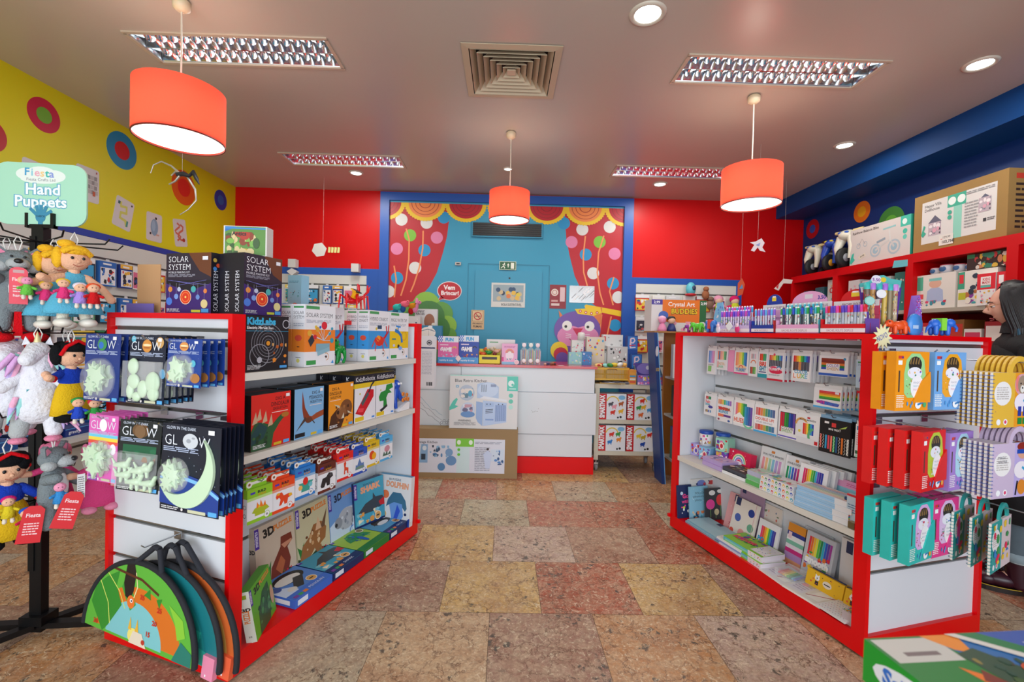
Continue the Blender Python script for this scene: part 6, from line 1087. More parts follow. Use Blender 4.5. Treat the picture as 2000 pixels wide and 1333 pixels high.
# ================================================================ near end: painting books in boxes and spiral books
def paintbox(c, hc, n_seed):
    w, d, h = .178, .036, .232; t = empty('painting_book_box', Matrix(), 'x', 'book box'); m = MB(); K = M(c, rough=.45, noise=.08, nscale=22)
    m.box(-w/2, w/2, 0, d, -h, 0, K); A = Art(m, (-w/2, 0, -h), (1, 0, 0), (0, 0, 1), w, h); R = random.Random(n_seed)
    A.rect(.06, .88, .16, .05, '#C83A2A'); A.circ(.19, .9, .004, '#2A3A8A'); A.rect(.08, .32, .045, .36, '#4A3A2A'); A.small(.04, .05, .22, .22, 7, '#F0ECE4', 1); A.rect(.06, .78, .12, .07, '#F0F0EC')
    # arched book with a handle, in the cut-out window
    P = [(.26, .3), (.24, .62), (.3, .86), (.45, .97), (.7, .97), (.84, .86), (.9, .6), (.88, .3), (.76, .22), (.36, .22)]; A.poly(P, hc); A.ell(.57, .78, .2, .14, '#2A2420'); 
    for i in range(4): A.poly([(.4+.08*i, .8), (.44+.08*i, .9), (.47+.08*i, .9), (.44+.08*i, .78)], '#8A6A3A')
    A.ell(.56, .64, .22, .1, '#E6E4EC'); A.splat(.34, .58, .44, .12, ['#C83A5A', '#3A8A5A', '#3A6AC0', '#E8B03A'], 7, n_seed, .07); A.ell(.64, .4, .2, .2, '#ECE8E8'); A.text('MAGIC', .52, .46, .035, '#9A9AA8', 0, maxw=.24); A.text('WATER', .52, .4, .035, '#8ABAC8', 0, maxw=.24); A.text('PAINTING', .52, .34, .035, '#D8A0B8', 0, maxw=.25)
    A.splat(.28, .24, .22, .3, ['#F0F0F0', '#E8A03A', '#3A9A5A', '#C84A6A', '#8A5A3A'], 10, n_seed+1, .1)
    for x, y, r in ((.36, .12, .008), (.46, .08, .006), (.5, .13, .006)): A.ell(x, y, .02, .035, '#4A9AD8')
    A.circ(.68, .1, .016, '#F0F0F0'); A.line([(.66, .1), (.84, .14)], .008, '#2A7AB8'); A.ell(.88, .1, .05, .05, {'#E8920A': '#4AAA6A'}.get(c, '#E8A03A')); A.ell(.93, .32, .07, .18, c)
    kid(t, m, 'carton', bevel=.0015); f = MB(); f.prism([(.045, -h*.5), (w/2, -h*.34), (w/2+.004, -h*.5), (w/2+.004, -h*.86), (.0, -h*.86)], -.006, -.001, K); kid(t, f, 'front_lip')
    return t
def pbrun(c, hc, v, u0, z, n, du, what, yaw=0, dv=0):
    o = paintbox(c, hc, int(abs(v*1000))+n)
    run(o, [place('RE', u0+du*i, v+dv*i, z-(.003*i), radians(yaw*(1-.2*i))) for i in range(n)], ['%s painting book box, front one' % what]+['%s painting book box, %s behind the front one' % (what, ORD[i]) for i in range(n-1)], 'painting book boxes on the near end')
    hook('RE', .019, max(v, .06), z-.005, -u0-.0, 'steel hook behind the %s boxes' % what)
pbrun('#E8920A', '#9AD08A', -.082, -.205, 1.385, 2, .055, 'orange', 0); pbrun('#6CA4DC', '#E8A01A', .128, -.205, 1.385, 2, .06, 'sky blue', 0, .03)
pbrun('#D81A1A', '#B8C83A', -.005, -.24, 1.078, 4, .046, 'red', 10, -.018); pbrun('#A27CC8', '#A8D0E0', .185, -.22, 1.062, 2, .05, 'lilac', 8, -.01)
pbrun('#2CB8AE', '#D8A8D8', -.032, -.225, .79, 3, .05, 'turquoise', 10, -.02); pbrun('#DC3A86', '#D8B8DC', .145, -.2, .785, 2, .06, 'magenta', 6)
def spiral(c, c2, wire, seed):
    w, h, d = .25, .215, .009; t = empty('spiral_painting_book', Matrix(), 'x', 'book'); m = MB(); n = 12
    m.box(-w/2, w/2, 0, d, -h, -.0, '#EDE8DC', f=c, b=c); A = Art(m, (-w/2, 0, -h), (1, 0, 0), (0, 0, 1), w, h); A.rect(.52, 0, .48, 1, c2); A.ell(.24, .62, .2, .22, '#ECE8E4'); A.small(.1, .5, .28, .24, 6, '#B8B0A8', 1); A.circ(.16, .1, .012, '#F0F0F0'); A.circ(.32, .1, .012, '#F0F0F0'); A.circ(.32, .1, .007, '#D83A6A')
    if seed == 1: A.ell(.68, .78, .17, .2, '#D8A0A8'); A.ell(.58, .8, .05, .15, '#E8807A'); A.ell(.8, .8, .05, .14, '#E8807A'); A.ell(.69, .78, .11, .17, '#A08A74'); A.ell(.69, .7, .05, .07, '#E8E4DC'); A.circ(.65, .8, .004, BLK); A.circ(.73, .8, .004, BLK); A.circ(.69, .72, .004, BLK); A.ell(.68, .45, .17, .17, '#ECE4EC'); A.rect(.6, .2, .08, .18, '#2A3A9A'); A.rect(.72, .2, .08, .18, '#2A3A9A'); A.rect(.6, .05, .1, .12, '#1E8A3A'); A.rect(.72, .05, .1, .12, '#1E8A3A'); A.line([(.72, .5), (.88, .34)], .01, '#3AA0C8'); A.splat(.88, .1, .1, .8, ['#3A9A4A', '#8A5A3A', '#E85A3A'], 8, 2, .04); A.splat(.05, .25, .15, .15, ['#8A4A3A', '#6A3A8A'], 4, 4, .04)
    if seed == 2: A.ell(.7, .84, .12, .14, '#D8A084'); A.ell(.7, .93, .13, .08, '#8A2A1A'); A.rect(.57, .8, .26, .08, '#1E4AA8'); A.ell(.68, .5, .17, .16, '#ECE4E8'); A.line([(.7, .55), (.9, .38)], .01, '#3AA0C8'); A.ell(.7, .18, .1, .14, '#D8862A'); A.line([(.6, .3), (.56, .04)], .008, '#1A1A1E'); A.line([(.8, .3), (.85, .04)], .008, '#1A1A1E'); A.splat(.86, .1, .12, .85, ['#D83A3A', '#E8B03A', '#3A8A5A', '#2A5AB0'], 12, 2, .05); A.splat(.02, .05, .1, .85, ['#D83A3A', '#E8B03A', '#2A5AB0'], 8, 3, .05); A.text('MAGIC', .12, .72, .05, '#8A8A92', 0); A.text('WATER', .12, .64, .05, '#8A8A92', 0)
    if seed == 3: A.splat(.1, .1, .85, .85, ['#E83A5A', '#3A8AC8', '#F0C83A', '#F0F0F0', '#3A9A5A'], 26, 3, .1)
    kid(t, m, 'pages'); hd = MB(); r0, r1 = .062, .042; V = []
    for k in range(n+1):
        a = pi*k/n
        for r, y in ((r0, 0), (r1, 0), (r0, d), (r1, d)): V.append((.03+r*cos(a), y, .0+r*1.05*sin(a)))
    F = []
    for k in range(n): o = 4*k; F += [(o, o+1, o+5, o+4), (o+2, o+6, o+7, o+3), (o, o+4, o+6, o+2), (o+1, o+3, o+7, o+5)]
    hd.add(V, F, c); kid(t, hd, 'carry_handle'); co = MB()
    for k in range(14): z = -.012-k*.0145; co.lathe([(.0085, -.0012), (.0098, 0), (.0085, .0012), (.0072, 0), (.0085, -.0012)], wire, 10, (-w/2-.002, d/2, z), 'z')
    kid(t, co, 'wire_coil'); return t
def sprun(c, c2, wire, seed, v, u0, z, n, du, what, yaw=0, dv=0, sc=1):
    o = spiral(c, c2, wire, seed); S = Matrix.Scale(sc, 4)
    run(o, [place('RE', u0+du*i, v+dv*i, z, radians(yaw)) @ S for i in range(n)], ['%s, front one' % what]+['%s, %s behind the front one' % (what, ORD[i]) for i in range(n-1)], 'spiral bound painting books')
    hook('RE', .019, v+.03, z+.04, -u0+.13, 'long white hook carrying the %s' % what)
WB = M('#5A7AC0', rough=.35, metal=.5)
sprun('#E2B43C', '#E89A1E', WB, 1, .31, -.31, 1.312, 7, .017, 'yellow spiral book with a teddy in a bonnet'); sprun('#C8B4CC', '#B8A8D8', WB, 2, .315, -.315, 1.035, 6, .017, 'lilac spiral book with a masked boy')
sprun('#2AA09A', '#D8C8C8', M('#2A9AA0', rough=.35, metal=.5), 3, .29, -.30, .73, 3, .06, 'turquoise spiral book hanging edge-on', 14, .0, .92)
# sunburst NEW sign on the corner
m = MB(); P = [((.058 if k % 2 == 0 else .034)*cos(pi*k/13), (.058 if k % 2 == 0 else .034)*sin(pi*k/13)) for k in range(26)]; m.prism(P, -.003, 0, '#EFE7B4'); Art(m, (-.04, -.003, -.04), (1, 0, 0), (0, 0, 1), .08, .08).text('NOVO', .5, .36, .3, '#7A7AA8', .03, al='c', maxw=.8, rot=.5)
m.build('sunburst_sign', M4=place('RE', -.004, .035, 1.443) @ Matrix.Rotation(.1, 4, 'Y'), label='pale yellow sunburst price star on the near corner of the right unit', cat='sign')
# ================================================================ pen displays and toys on top of the right gondola
TP = 1.4565
def display(u0, u1, cols, card, lab, arch, ttl='RACHEL ROUTE DESPLUS'):
    w = u0-u1; t = empty('pen_display_tray', place('RA', (u0+u1)/2, .012, TP), lab, 'display stand'); d = .085; c1, c2, c3 = cols
    m = MB(); m.box(-w/2, w/2, 0, .003, 0, .045, c1); m.box(-w/2, w/2, d, d+.003, 0, .1, c2); m.box(-w/2, -w/2+.003, 0, d, 0, .07, c1); m.box(w/2-.003, w/2, 0, d, 0, .07, c3); m.box(-w/2, w/2, 0, d, 0, .004, c1); A = front(m, w, .045)
    A.rect(0, .12, 1, .42, '#E6E0E4'); A.text(ttl, .15, .2, .24, '#A8788A', .01, maxw=.6); m.box(-w/2, w/2, .028, .031, .004, .05, c1); kid(t, m, 'tray')
    if card:
        b = MB(); hh = card; P = [(-w/2, .09), (w/2, .09), (w/2, hh-.07)]; P += [(w*(.34 if arch else .4)*cos(pi*k/12), hh-.07+.06*sin(pi*k/12)) for k in range(13)]; P += [(-w/2, hh-.07)]
        b.prism(P, d-.004, d, c1); A = Art(b, (-w/2, d-.004, .09), (1, 0, 0), (0, 0, 1), w, hh-.09); A.rect(0, .0, 1, .3, c2); A.rect(0, .3, 1, .22, '#E2DCDE'); A.text(ttl, .2, .35, .09, '#8A5A7A', .02, maxw=.72); A.rect(.4, .66, .18, .16, '#E8C83A' if arch else '#D8D0D8')
        A.text('3.50', .78, .62, .13, '#3A3A98', .03, al='c', maxw=.2) if not arch else A.rect(.42, .8, .14, .06, '#F0E8E8'); kid(t, b, 'backing_card')
    return t
def penmesh(kind, cap, body):
    m = MB(); 
    if kind == 'pen': m.lathe([(.001, 0), (.0035, .004), (.0048, .02), (.0048, .09), (.0058, .092), (.0058, .13), (.004, .135), (.001, .136)], body, 10); n = 4
    if kind == 'tube': m.lathe([(.001, 0), (.0085, 0), (.0085, .02), (.0075, .021), (.0075, .1), (.0085, .101), (.0085, .122), (.001, .123)], body, 10)
    if kind == 'big': m.lathe([(.001, 0), (.0125, 0), (.0125, .03)], cap, 12); m.lathe([(.011, .03), (.011, .2)], body, 12); m.lathe([(.0125, .2), (.0125, .23), (.001, .232)], cap, 12)
    else: m.lathe([(.0062 if kind == 'pen' else .0088, .095), (.0062 if kind == 'pen' else .0088, .128), (.001, .13)], cap, 10)
    R = random.Random(str(cap)+str(body)); r = {'pen': .005, 'tube': .0077, 'big': .0112}[kind]; z1 = .19 if kind == 'big' else .09
    for i in range(12 if kind != 'big' else 34):
        a = R.uniform(-pi, 0); z = R.uniform(.025, z1); q = .5; rr = r+.0003; m.add([(rr*cos(a-q), rr*sin(a-q), z-.004), (rr*cos(a+q), rr*sin(a+q), z-.004), (rr*cos(a+q), rr*sin(a+q), z+.005), (rr*cos(a-q), rr*sin(a-q), z+.005)], [(0, 1, 2, 3)], R.choice(['#E8C03A', '#1E3A5A', '#C8303A', '#E8E8E8', '#3A9A8A', '#2A2A30']))
    return m
def penrow(u0, u1, v, n, kinds, what, grp, name='novelty_pen', z=.005, fr='RA'):
    protos = {}
    for i in range(n):
        kd = kinds[i % len(kinds)]; M4 = place(fr, *((u0+(u1-u0)*(i+.5)/n, v) if fr == 'RA' else (v, u0+(u1-u0)*(i+.5)/n)), TP+z, random.random()*6, 0, radians(random.uniform(-2, 2))) ; lb = '%s, %s from the left' % (what, ORD[i])
        if kd not in protos: protos[kd] = penmesh(*kd).build(name, M4=M4, label=lb, cat='pen', group=grp)
        else: copy(protos[kd], M4, lb, grp)
display(1.01, .735, ('#C8B8E0', '#D8A8D8', '#8A6AC8'), 0, 'clear lilac tray of shiny pens at the far end of the right unit top', False, 'STAR PENS')
penrow(.995, .75, .028, 12, [('pen', '#8A4AD0', '#D8C8E8'), ('pen', '#C03AA8', '#E8D8F0'), ('pen', '#5A3AC8', '#D0C0E8')], 'purple capped pen in the far lilac tray', 'pens in the lilac tray')
penrow(.99, .755, .062, 11, [('pen', '#D83A9A', '#E0D0E8'), ('pen', '#3A9AD0', '#E8E0F0'), ('pen', '#A84AD8', '#D8D0E8')], 'tall pen at the back of the far lilac tray', 'pens at the back of the lilac tray', z=.03)
display(.72, .56, ('#1E3A9A', '#E0A8D0', '#C83A3A'), .235, 'small tray with a blue arched card and price disc, second from the far end', True)
penrow(.715, .565, .03, 8, [('pen', '#5AA8E0', '#C8D8E8'), ('pen', '#8A5AC8', '#E0D0E8')], 'blue capped pen in the small blue tray', 'pens in the small blue tray')
display(.545, .285, ('#E0A0C8', '#48B0C0', '#48B0C0'), .235, 'pink pen tray with a pink card and turquoise back, middle of the top', False)
penrow(.535, .295, .03, 13, [('pen', '#1E9A4A', '#E0E8E0'), ('pen', '#2A4AC0', '#3A3A42'), ('pen', '#3AB0C8', '#E8E8E8')], 'slim pen in the pink tray', 'pens in the pink tray'); penrow(.53, .3, .062, 9, [('pen', '#38B0C4', '#C8DCE0')], 'turquoise pen at the back of the pink tray', 'pens at the back of the pink tray', z=.025)
display(.275, .055, ('#D0141E', '#C84A6A', '#6A4A9A'), .225, 'red pen tray with a big red arched card', True)
penrow(.265, .065, .03, 14, [('tube', '#D83A9A', '#C8CCD0'), ('tube', '#C8182A', '#B8BCC8'), ('tube', '#5A3AB8', '#A8B0C0'), ('tube', '#5A3AB8', '#C0C4C8')], 'clear tube of tiny stickers in the red tray', 'sticker tubes in the red tray', 'sticker_tube')
t = empty('pen_display_tray', place('RE', .06, .172, TP) @ Matrix.Diagonal((1.5, 1, 1, 1)), 'turquoise and purple cardboard tray with a slanted card, nearest the camera', 'display stand'); w = .13
m = MB(); m.box(-.09, .06, -.004, 0, 0, .04, '#3AA8A8'); m.box(-.09, .06, 0, .09, 0, .004, '#3AA8A8'); m.box(-.094, -.09, 0, .09, 0, .1, '#5A3A9A'); A = Art(m, (-.09, -.004, 0), (1, 0, 0), (0, 0, 1), .15, .04); A.rect(0, .2, 1, .45, '#D8DCE0'); A.text('RACHEL ROUTE', .08, .28, .28, '#C84A3A', .02, maxw=.8); kid(t, m, 'tray')
m = MB(); P = [(-.04, .0), (.09, .0), (.11, .23), (.06, .25), (.03, .285), (-.01, .275), (-.03, .25), (-.07, .23)]; m.prism(P, .07, .074, '#583A98'); A = Art(m, (0, .07, 0), (1, 0, 0), (0, 0, 1), 1, 1); A.poly([(-.068, .215), (.105, .23), (.11, .265), (.06, .27), (.03, .285), (-.01, .275), (-.03, .25), (-.072, .235)], '#5CC0B8'); A.poly([(-.062, .195), (.1, .212), (.1, .24), (-.066, .22)], '#E8E4E0'); A.text('RACHEL ROUTE DESPLUS', -.055, .2, .018, '#B04A4A', .02, maxw=.145, rot=.1); A.circ(-.0, .26, .022, '#F0E8F0'); A.text('5.50', -.0, .253, .014, '#8A3A98', .03, al='c'); A.circ(.03, .262, .012, '#E8D03A'); kid(t, m, 'backing_card')
B6 = [('big', '#3AB4B0', '#6A5A4A'), ('big', '#B07AD0', '#B8884A'), ('big', '#3AB4B0', '#7A6A7A'), ('big', '#A86AD0', '#C8A84A'), ('big', '#3AB4B0', '#8A7A5A'), ('big', '#C88AD8', '#B8A07A')]
penrow(.045, .245, .085, 6, B6, 'big turquoise or lilac capped sticker tube in the slanted tray', 'big sticker tubes', 'big_sticker_tube', fr='RE')
# round price tags clipped on the tubes
for i, (u, v, z, lab) in enumerate(((.065, .115, .185, 'round white price tag on the front of the big sticker tubes'), (.065, .045, .15, 'oval turquoise price tag left of the big sticker tubes'))):
    m = MB(); disc(m, 0, 0, .03, .02, 0, ['#E8E4EC', '#7AC8BC'][i]); disc(m, 0, 0, .026, .017, -.002, ['#F0F0F0', '#A8D8CC'][i]); m.build('price_tag', M4=place('RE', u, v, TP+z), label=lab, cat='price tag')
m = MB(); m.prism([(-.035, 0), (.045, 0), (.03, .1), (.016, .19), (.004, .19)], 0, .03, '#9A6AC8'); A = Art(m, (-.035, 0, 0), (1, 0, 0), (0, 0, 1), .08, .19); R = random.Random(3)
for i in range(60):
    y = R.random()*.95; wv_ = .42*(1-y*.75); A.circ(.52+wv_*R.uniform(-1, 1), y, .0032, R.choice(['#E8E0F0', '#C82A5A', '#7A4AC8', '#D86AB0', '#8AB8E8']))
m.build('sequin_cone', M4=place('RE', .07, .355, TP), label='purple sequinned cone-shaped pouch at the near end of the top', cat='pouch')
def animal(lab, u, v, c, c2, sc=1, yaw=0, horn=False, z=TP):
    t = empty('toy_animal', place('RA', u, v, z, yaw) @ Matrix.Scale(sc, 4), lab, 'toy animal'); K = M(c, rough=.35)
    m = MB(); m.ell((0, 0, .04), (.035, .02, .021), K); m.ell((.02, 0, .045), (.02, .018, .02), K); m.tube([(.03, 0, .045), (.048, 0, .03), (.055, 0, .01)], [.008, .005, .002], K, 8); kid(t, m, 'body')
    m = MB(); m.ell((-.04, 0, .05), (.018, .016, .017), K); m.tube([(-.052, 0, .045), (-.068, 0, .03), (-.066, 0, .016)], [.008, .005, .004], K, 8); m.ell((-.05, -.014, .056), .003, BLK, 8); kid(t, m, 'head')
    if horn: kid(t, MB().box(-.008, .012, -.022, .022, .02, .068, c2), 'belt')
    for x in (-.022, .024):
        for y in (-.011, .011): kid(t, MB().limb((x, y, .035), (x, y, .008), .0095, .008, K, 8), 'leg')
def topanimal(lab, v, c, c2=None, sc=1, yaw=0, belt=False): 
    u = .022; animal(lab, u, v, c, c2, sc, radians(75)+yaw, belt)
topanimal('bright orange toy animal at the near edge of the unit top', .165, '#E8541C', None, 1.0)
topanimal('blue toy animal with a lime green belt at the near edge of the top', .43, '#2A6AD0', '#8AD83A', 1.2, pi, True)
m = MB(); m.lathe([(.001, 0), (.05, .0), (.055, .01), (.05, .02), (.001, .022)], M('#4A90DC', rough=.3), 28, (0, 0, 0), 'y', True, 1, .8); Art(m, (-.03, -.001, -.02), (1, 0, 0), (0, 0, 1), .06, .04).rect(.1, .1, .6, .4, '#B8D0EC')
m.build('blue_yoyo_disc', M4=place('RE', .025, .285, TP+.045), label='light blue plastic disc toy leaning by the sequinned cone', cat='toy')
for i, (u, v, c, c2, sc, yw, lab) in enumerate(((1.385, .1, '#8A2A98', '#E8E8F0', .9, .4, 'purple and white toy animal at the far corner of the unit top'), (1.27, .07, '#5AC83A', None, 1.1, .2, 'lime green toy animal at the far end of the top'), (1.19, .12, '#9A4AB8', None, 1.2, 2.6, 'violet toy animal behind the lime green one'), (1.115, .06, '#3A7AD0', '#E0503A', 1.3, -.2, 'blue toy elephant with an orange saddle, far end of the top'))):
    animal(lab, u, v, c, c2, sc, yw, c2 is not None)
for i, (x, c, hc, lab) in enumerate(((1.52, '#E890B8', '#F0B8D0', 'small pink figure on the rack top, left'), (1.61, '#2A3A7A', '#1A1A1E', 'small figure in dark blue with black hair on the rack top'))):
    t = empty('toy_figure', T(x, 4.39, 1.4755), lab, 'toy figure'); kid(t, MB().lathe([(.001, 0), (.045, 0), (.04, .03), (.024, .07), (.001, .08)], c, 16), 'body'); kid(t, MB().ell((0, 0, .105), (.036, .032, .034), '#E8B898' if i else c), 'head'); kid(t, MB().ell((0, .008, .12), (.04, .034, .03), hc), 'hair')
def d_bud(A, m): A.rect(.2, .28, .68, .72, '#E8791A'); A.rect(0, 0, .2, 1, '#DCDAD8'); A.rect(.88, .28, .12, .72, '#2A6A3A'); A.rect(0, .84, .2, .16, '#4A3A9A'); A.text('2,99', .04, .88, .08, '#F0F0F0', .03); A.text('2,99', .9, .86, .08, '#F0F0F0', .03); A.text('Crystal Art', .3, .8, .13, '#F8F0E8', .02, maxw=.5); A.text('BUDDIES', .36, .56, .16, '#2A2416', .08, maxw=.48); A.text('BUDDIES', .36, .565, .155, '#F0C81E', .03, maxw=.48); A.splat(.02, .02, .96, .3, ['#3A7AC8', '#8AC84A', '#E8A0B0', '#7A5AB8', '#E0E0E0'], 18, 3, .06); A.ell(.22, .5, .09, .14, '#4A6AB8')
pbox('craft_figures_box', .54, .22, .31, '#DCDAD8', d_bud, T(1.70, 4.45, 1.4755), 'wide white and orange display box reading Crystal Art Buddies on the rack', 'display box')
m = MB(); m.box(-.035, .035, -.02, .02, 0, .005, '#5AB8E0'); m.prism([(-.04, .0), (.045, 0), (.05, .12), (.03, .2), (-.02, .2), (-.05, .1)], -.003, .003, '#7AB8E0'); A = Art(m, (-.05, -.003, 0), (1, 0, 0), (0, 0, 1), .1, .2); A.splat(.15, .05, .7, .85, ['#E8E8F0', '#E07AB0', '#5A8AD8', '#F0C8D8'], 16, 3, .14)
m.build('shaped_notepad', M4=place('RA', 1.05, .06, TP), label='light blue shaped card standing left of the lilac pen tray', cat='card')
t = empty('keyring_cluster_card', place('RA', .88, -.004, TP+.04), 'small white diamond price card on the front of the lilac tray', 'price card'); kid(t, MB().prism([(-.03, 0), (0, -.03), (.03, 0), (0, .03)], -.004, 0, '#E8E8EC'), 'card')
for i, (u, c, lab) in enumerate(((.975, '#E8D8E8', 'white ring charm on the front of the lilac tray'), (.81, '#D8387A', 'pink doll charm on the front of the lilac tray'))): m = MB(); m.ell((0, -.006, .02), (.02, .006, .022), c); m.ell((0, -.008, .045), (.013, .006, .013), '#E8C8D8'); m.build('charm', M4=place('RA', u, -.002, TP), label=lab, cat='charm')
# ================================================================ plush hand puppets
def PL(c, n=160, b=.5): return M(c, rough=.95, bump=b, nscale=n, spec=.15)
SKIN = PL('#EBB795'); HAIRY = PL('#EDB62A', 90, .8); TURQ = PL('#5DB0CC'); GR = PL('#7E878A', 140, .8); LG = PL('#AEB2B2'); PKM = PL('#E58AA6'); BKH = PL('#121316', 120, .6); REDP = PL('#D3121C'); BLUP = PL('#1E3FB0'); YLP = PL('#DDB21E'); CRM = PL('#E4DCC8'); WFUR = PL('#E4E4EA', 60, 1)
def ET(name, x, y, z, rz, lab, cat='hand puppet', grp=None, sc=1): return empty(name, T(x, y, z, rz) @ Matrix.Scale(sc, 4), lab, cat, grp)
def loop(t, z=0): kid(t, MB().tube([(0, 0, z-.02), (-.012, 0, z+.03), (0, 0, z+.06), (.012, 0, z+.03), (0, 0, z-.02)], .0025, M('#E4E2DC'), 6), 'hanging_loop')
def face(t, z, y=-.05, s=1, ex=.018):
    e = MB()
    for q in (-1, 1): e.ell((q*ex*s, y*s, z+.006*s), (.0055*s, .003, .0065*s), BLK, 10)
    kid(t, e, 'eyes'); kid(t, MB().ell((0, (y-.006)*s, z-.01*s), (.007*s, .006*s, .006*s), SKIN, 8), 'nose')
    kid(t, MB().tube([(-.016*s, y*s*.98, z-.022*s), (0, (y-.001)*s, z-.029*s), (.016*s, y*s*.98, z-.022*s)], .0014*s, M('#B0503C'), 5), 'mouth')
def doll(kind, x, y, z, rz, lab, sc=1):
    t = ET('doll_puppet', x, y, z, rz, lab, 'hand puppet', None, sc); loop(t, .0)
    hair, dress, slv = {'blonde': (HAIRY, TURQ, SKIN), 'dark': (BKH, YLP, BLUP), 'pink': (PL('#E27C9C'), PL('#D8457E'), SKIN)}[kind]
    kid(t, MB().ell((0, 0, -.055), (.05, .045, .048), SKIN, 20), 'head')
    h = MB(); h.ell((0, .014, -.048), (.056, .046, .054), hair, 18); h.ell((0, -.012, -.02), (.047, .04, .026), hair, 16); h.ell((-.05, .01, -.05), (.018, .03, .045), hair, 12)
    if kind == 'blonde': h.ell((-.025, .0, .008), (.03, .026, .018), hair, 12); h.tube([(-.045, -.03, -.03), (-.02, -.047, -.012), (.02, -.046, -.014), (.046, -.028, -.034)], .011, hair, 8)
    if kind == 'dark': h.ell((.03, .0, -.03), (.035, .045, .04), hair, 12); kid(t, MB().tube([(-.052, -.02, -.05), (-.04, -.036, -.012), (0, -.04, .012), (.04, -.034, -.01), (.052, -.018, -.05)], .0075, REDP, 8), 'headband')
    kid(t, h, 'hair'); face(t, -.058, -.046); 
    e = MB(); 
    for q in (-1, 1): e.ell((q*.05, 0, -.06), (.009, .006, .011), SKIN, 8)
    kid(t, e, 'ears')
    kid(t, MB().tube([(0, 0, -.09), (0, 0, -.12)], .018, SKIN, 10), 'neck')
    if kind == 'blonde':
        d = MB(); d.lathe([(.018, -.108), (.04, -.122), (.044, -.16), (.04, -.185), (.07, -.21), (.092, -.26), (.1, -.285), (.09, -.285), (.02, -.25)], dress, 24, sx=1, sy=.6); kid(t, d, 'dress'); kid(t, MB().tube([(.042*cos(a*pi/8), .026*sin(a*pi/8), -.183) for a in range(17)], .003, M('#D8E8F0'), 6), 'waistband')
    else:
        d = MB(); d.lathe([(.018, -.108), (.042, -.122), (.046, -.165), (.04, -.175)], BLUP if kind == 'dark' else dress, 20, sx=1, sy=.65); kid(t, d, 'bodice')
        d = MB(); d.lathe([(.04, -.17), (.055, -.2), (.068, -.26), (.075, -.31), (.068, -.312), (.02, -.28)], dress, 20, sx=1, sy=.6); kid(t, d, 'skirt')
    for q, a in ((-1, .06), (1, -.02)):
        s_ = MB(); s_.limb((q*.036, 0, -.13), (q*.085, -.02, -.165+a*.3), .017, .015, SKIN if kind == 'blonde' else (BLUP if kind == 'dark' else dress), 10); kid(t, s_, 'sleeve' if kind != 'blonde' else 'upper_arm')
        kid(t, MB().limb((q*.085, -.02, -.165+a*.3), (q*.11, -.045, -.2+a), .0145, .016, SKIN, 10), 'forearm')
        if kind == 'dark': kid(t, MB().tube([(q*.08, -.018, -.16+a*.3), (q*.088, -.022, -.17+a*.3)], .0185, REDP, 10), 'cuff')
    for q in (-1, 1):
        if kind != 'dark': kid(t, MB().limb((q*.03, 0, -.25), (q*.036, 0, -.3), .02, .018, CRM if kind == 'blonde' else SKIN, 10), 'leg')
        kid(t, MB().ell((q*.04, -.022, -.322), (.03, .042, .02), {'blonde': M('#E6E0D2', rough=.35), 'dark': BKH, 'pink': PKM}[kind], 14), 'shoe')
    return t
def wolf(x, y, z, rz, lab, sc=1, tag_=False, shoes=True):
    t = ET('wolf_puppet', x, y, z, rz, lab, 'hand puppet', None, sc); loop(t, .0)
    h = MB(); h.ell((0, 0, -.05), (.058, .045, .046), GR, 20); h.ell((0, -.04, -.065), (.036, .036, .026), LG, 16); h.ell((-.045, -.01, -.075), (.024, .026, .022), LG, 12); h.ell((.045, -.01, -.075), (.024, .026, .022), LG, 12); kid(t, h, 'head')
    kid(t, MB().ell((0, -.072, -.055), (.014, .011, .011), BLK, 12), 'nose'); kid(t, MB().tube([(-.025, -.062, -.08), (0, -.072, -.086), (.025, -.062, -.08)], .002, BLK, 6), 'mouth')
    for q in (-1, 1):
        e = MB(); e.prism([(q*.02, -.02), (q*.055, .012), (q*.072, .004), (q*.066, -.035)][::q], -.012, .004, GR); kid(t, e, 'ear', bevel=.004); kid(t, MB().prism([(q*.034, -.018), (q*.056, .0), (q*.064, -.003), (q*.06, -.028)][::q], -.0135, -.012, PKM), 'inner_ear')
        kid(t, MB().ell((q*.019, -.046, -.035), (.005, .003, .005), BLK, 8), 'eye')
    b = MB(); b.lathe([(.02, -.085), (.045, -.11), (.06, -.17), (.062, -.22), (.04, -.26), (.01, -.265)], GR, 20, sx=1, sy=.7); kid(t, b, 'body'); kid(t, MB().ell((0, -.03, -.17), (.03, .018, .055), PL('#E6E6E6'), 14), 'belly')
    for q in (-1, 1):
        kid(t, MB().limb((q*.05, -.005, -.13), (q*.07, -.05, -.17+(.05 if q < 0 else 0)), .022, .02, GR, 10), 'arm'); kid(t, MB().limb((q*.035, 0, -.24), (q*.042, -.005, -.32), .028, .024, GR, 12), 'leg')
        if shoes: kid(t, MB().ell((q*.05, -.03, -.365), (.042, .05, .022), REDP, 14), 'shoe')
    if shoes: kid(t, MB().prism([(-.014, -.36), (.014, -.36), (.01, -.26), (-.01, -.26)], -.03, -.01, REDP), 'red_scarf_end')
    if tag_:
        m = MB(); P = [(-.026, -.13), (.026, -.13), (.026, 0)]+[(.026*cos(k*pi/8), .02*sin(k*pi/8)) for k in range(9)]+[(-.026, 0)]; m.prism(P, -.002, 0, '#E8485A'); A = Art(m, (-.026, -.002, -.13), (1, 0, 0), (0, 0, 1), .052, .15)
        A.rect(.2, .84, .6, .08, '#C8A0A0'); A.text('Fiesta', .15, .62, .09, '#F4E0E0', .02, maxw=.7); A.small(.2, .3, .6, .2, 3, '#F0D0D0', 2); A.text('hand', .2, .2, .07, '#F4E0E0', .02, maxw=.6); kid(t, m, 'hang_tag', M4=T(0, -.08, -.1, 0))
    return t
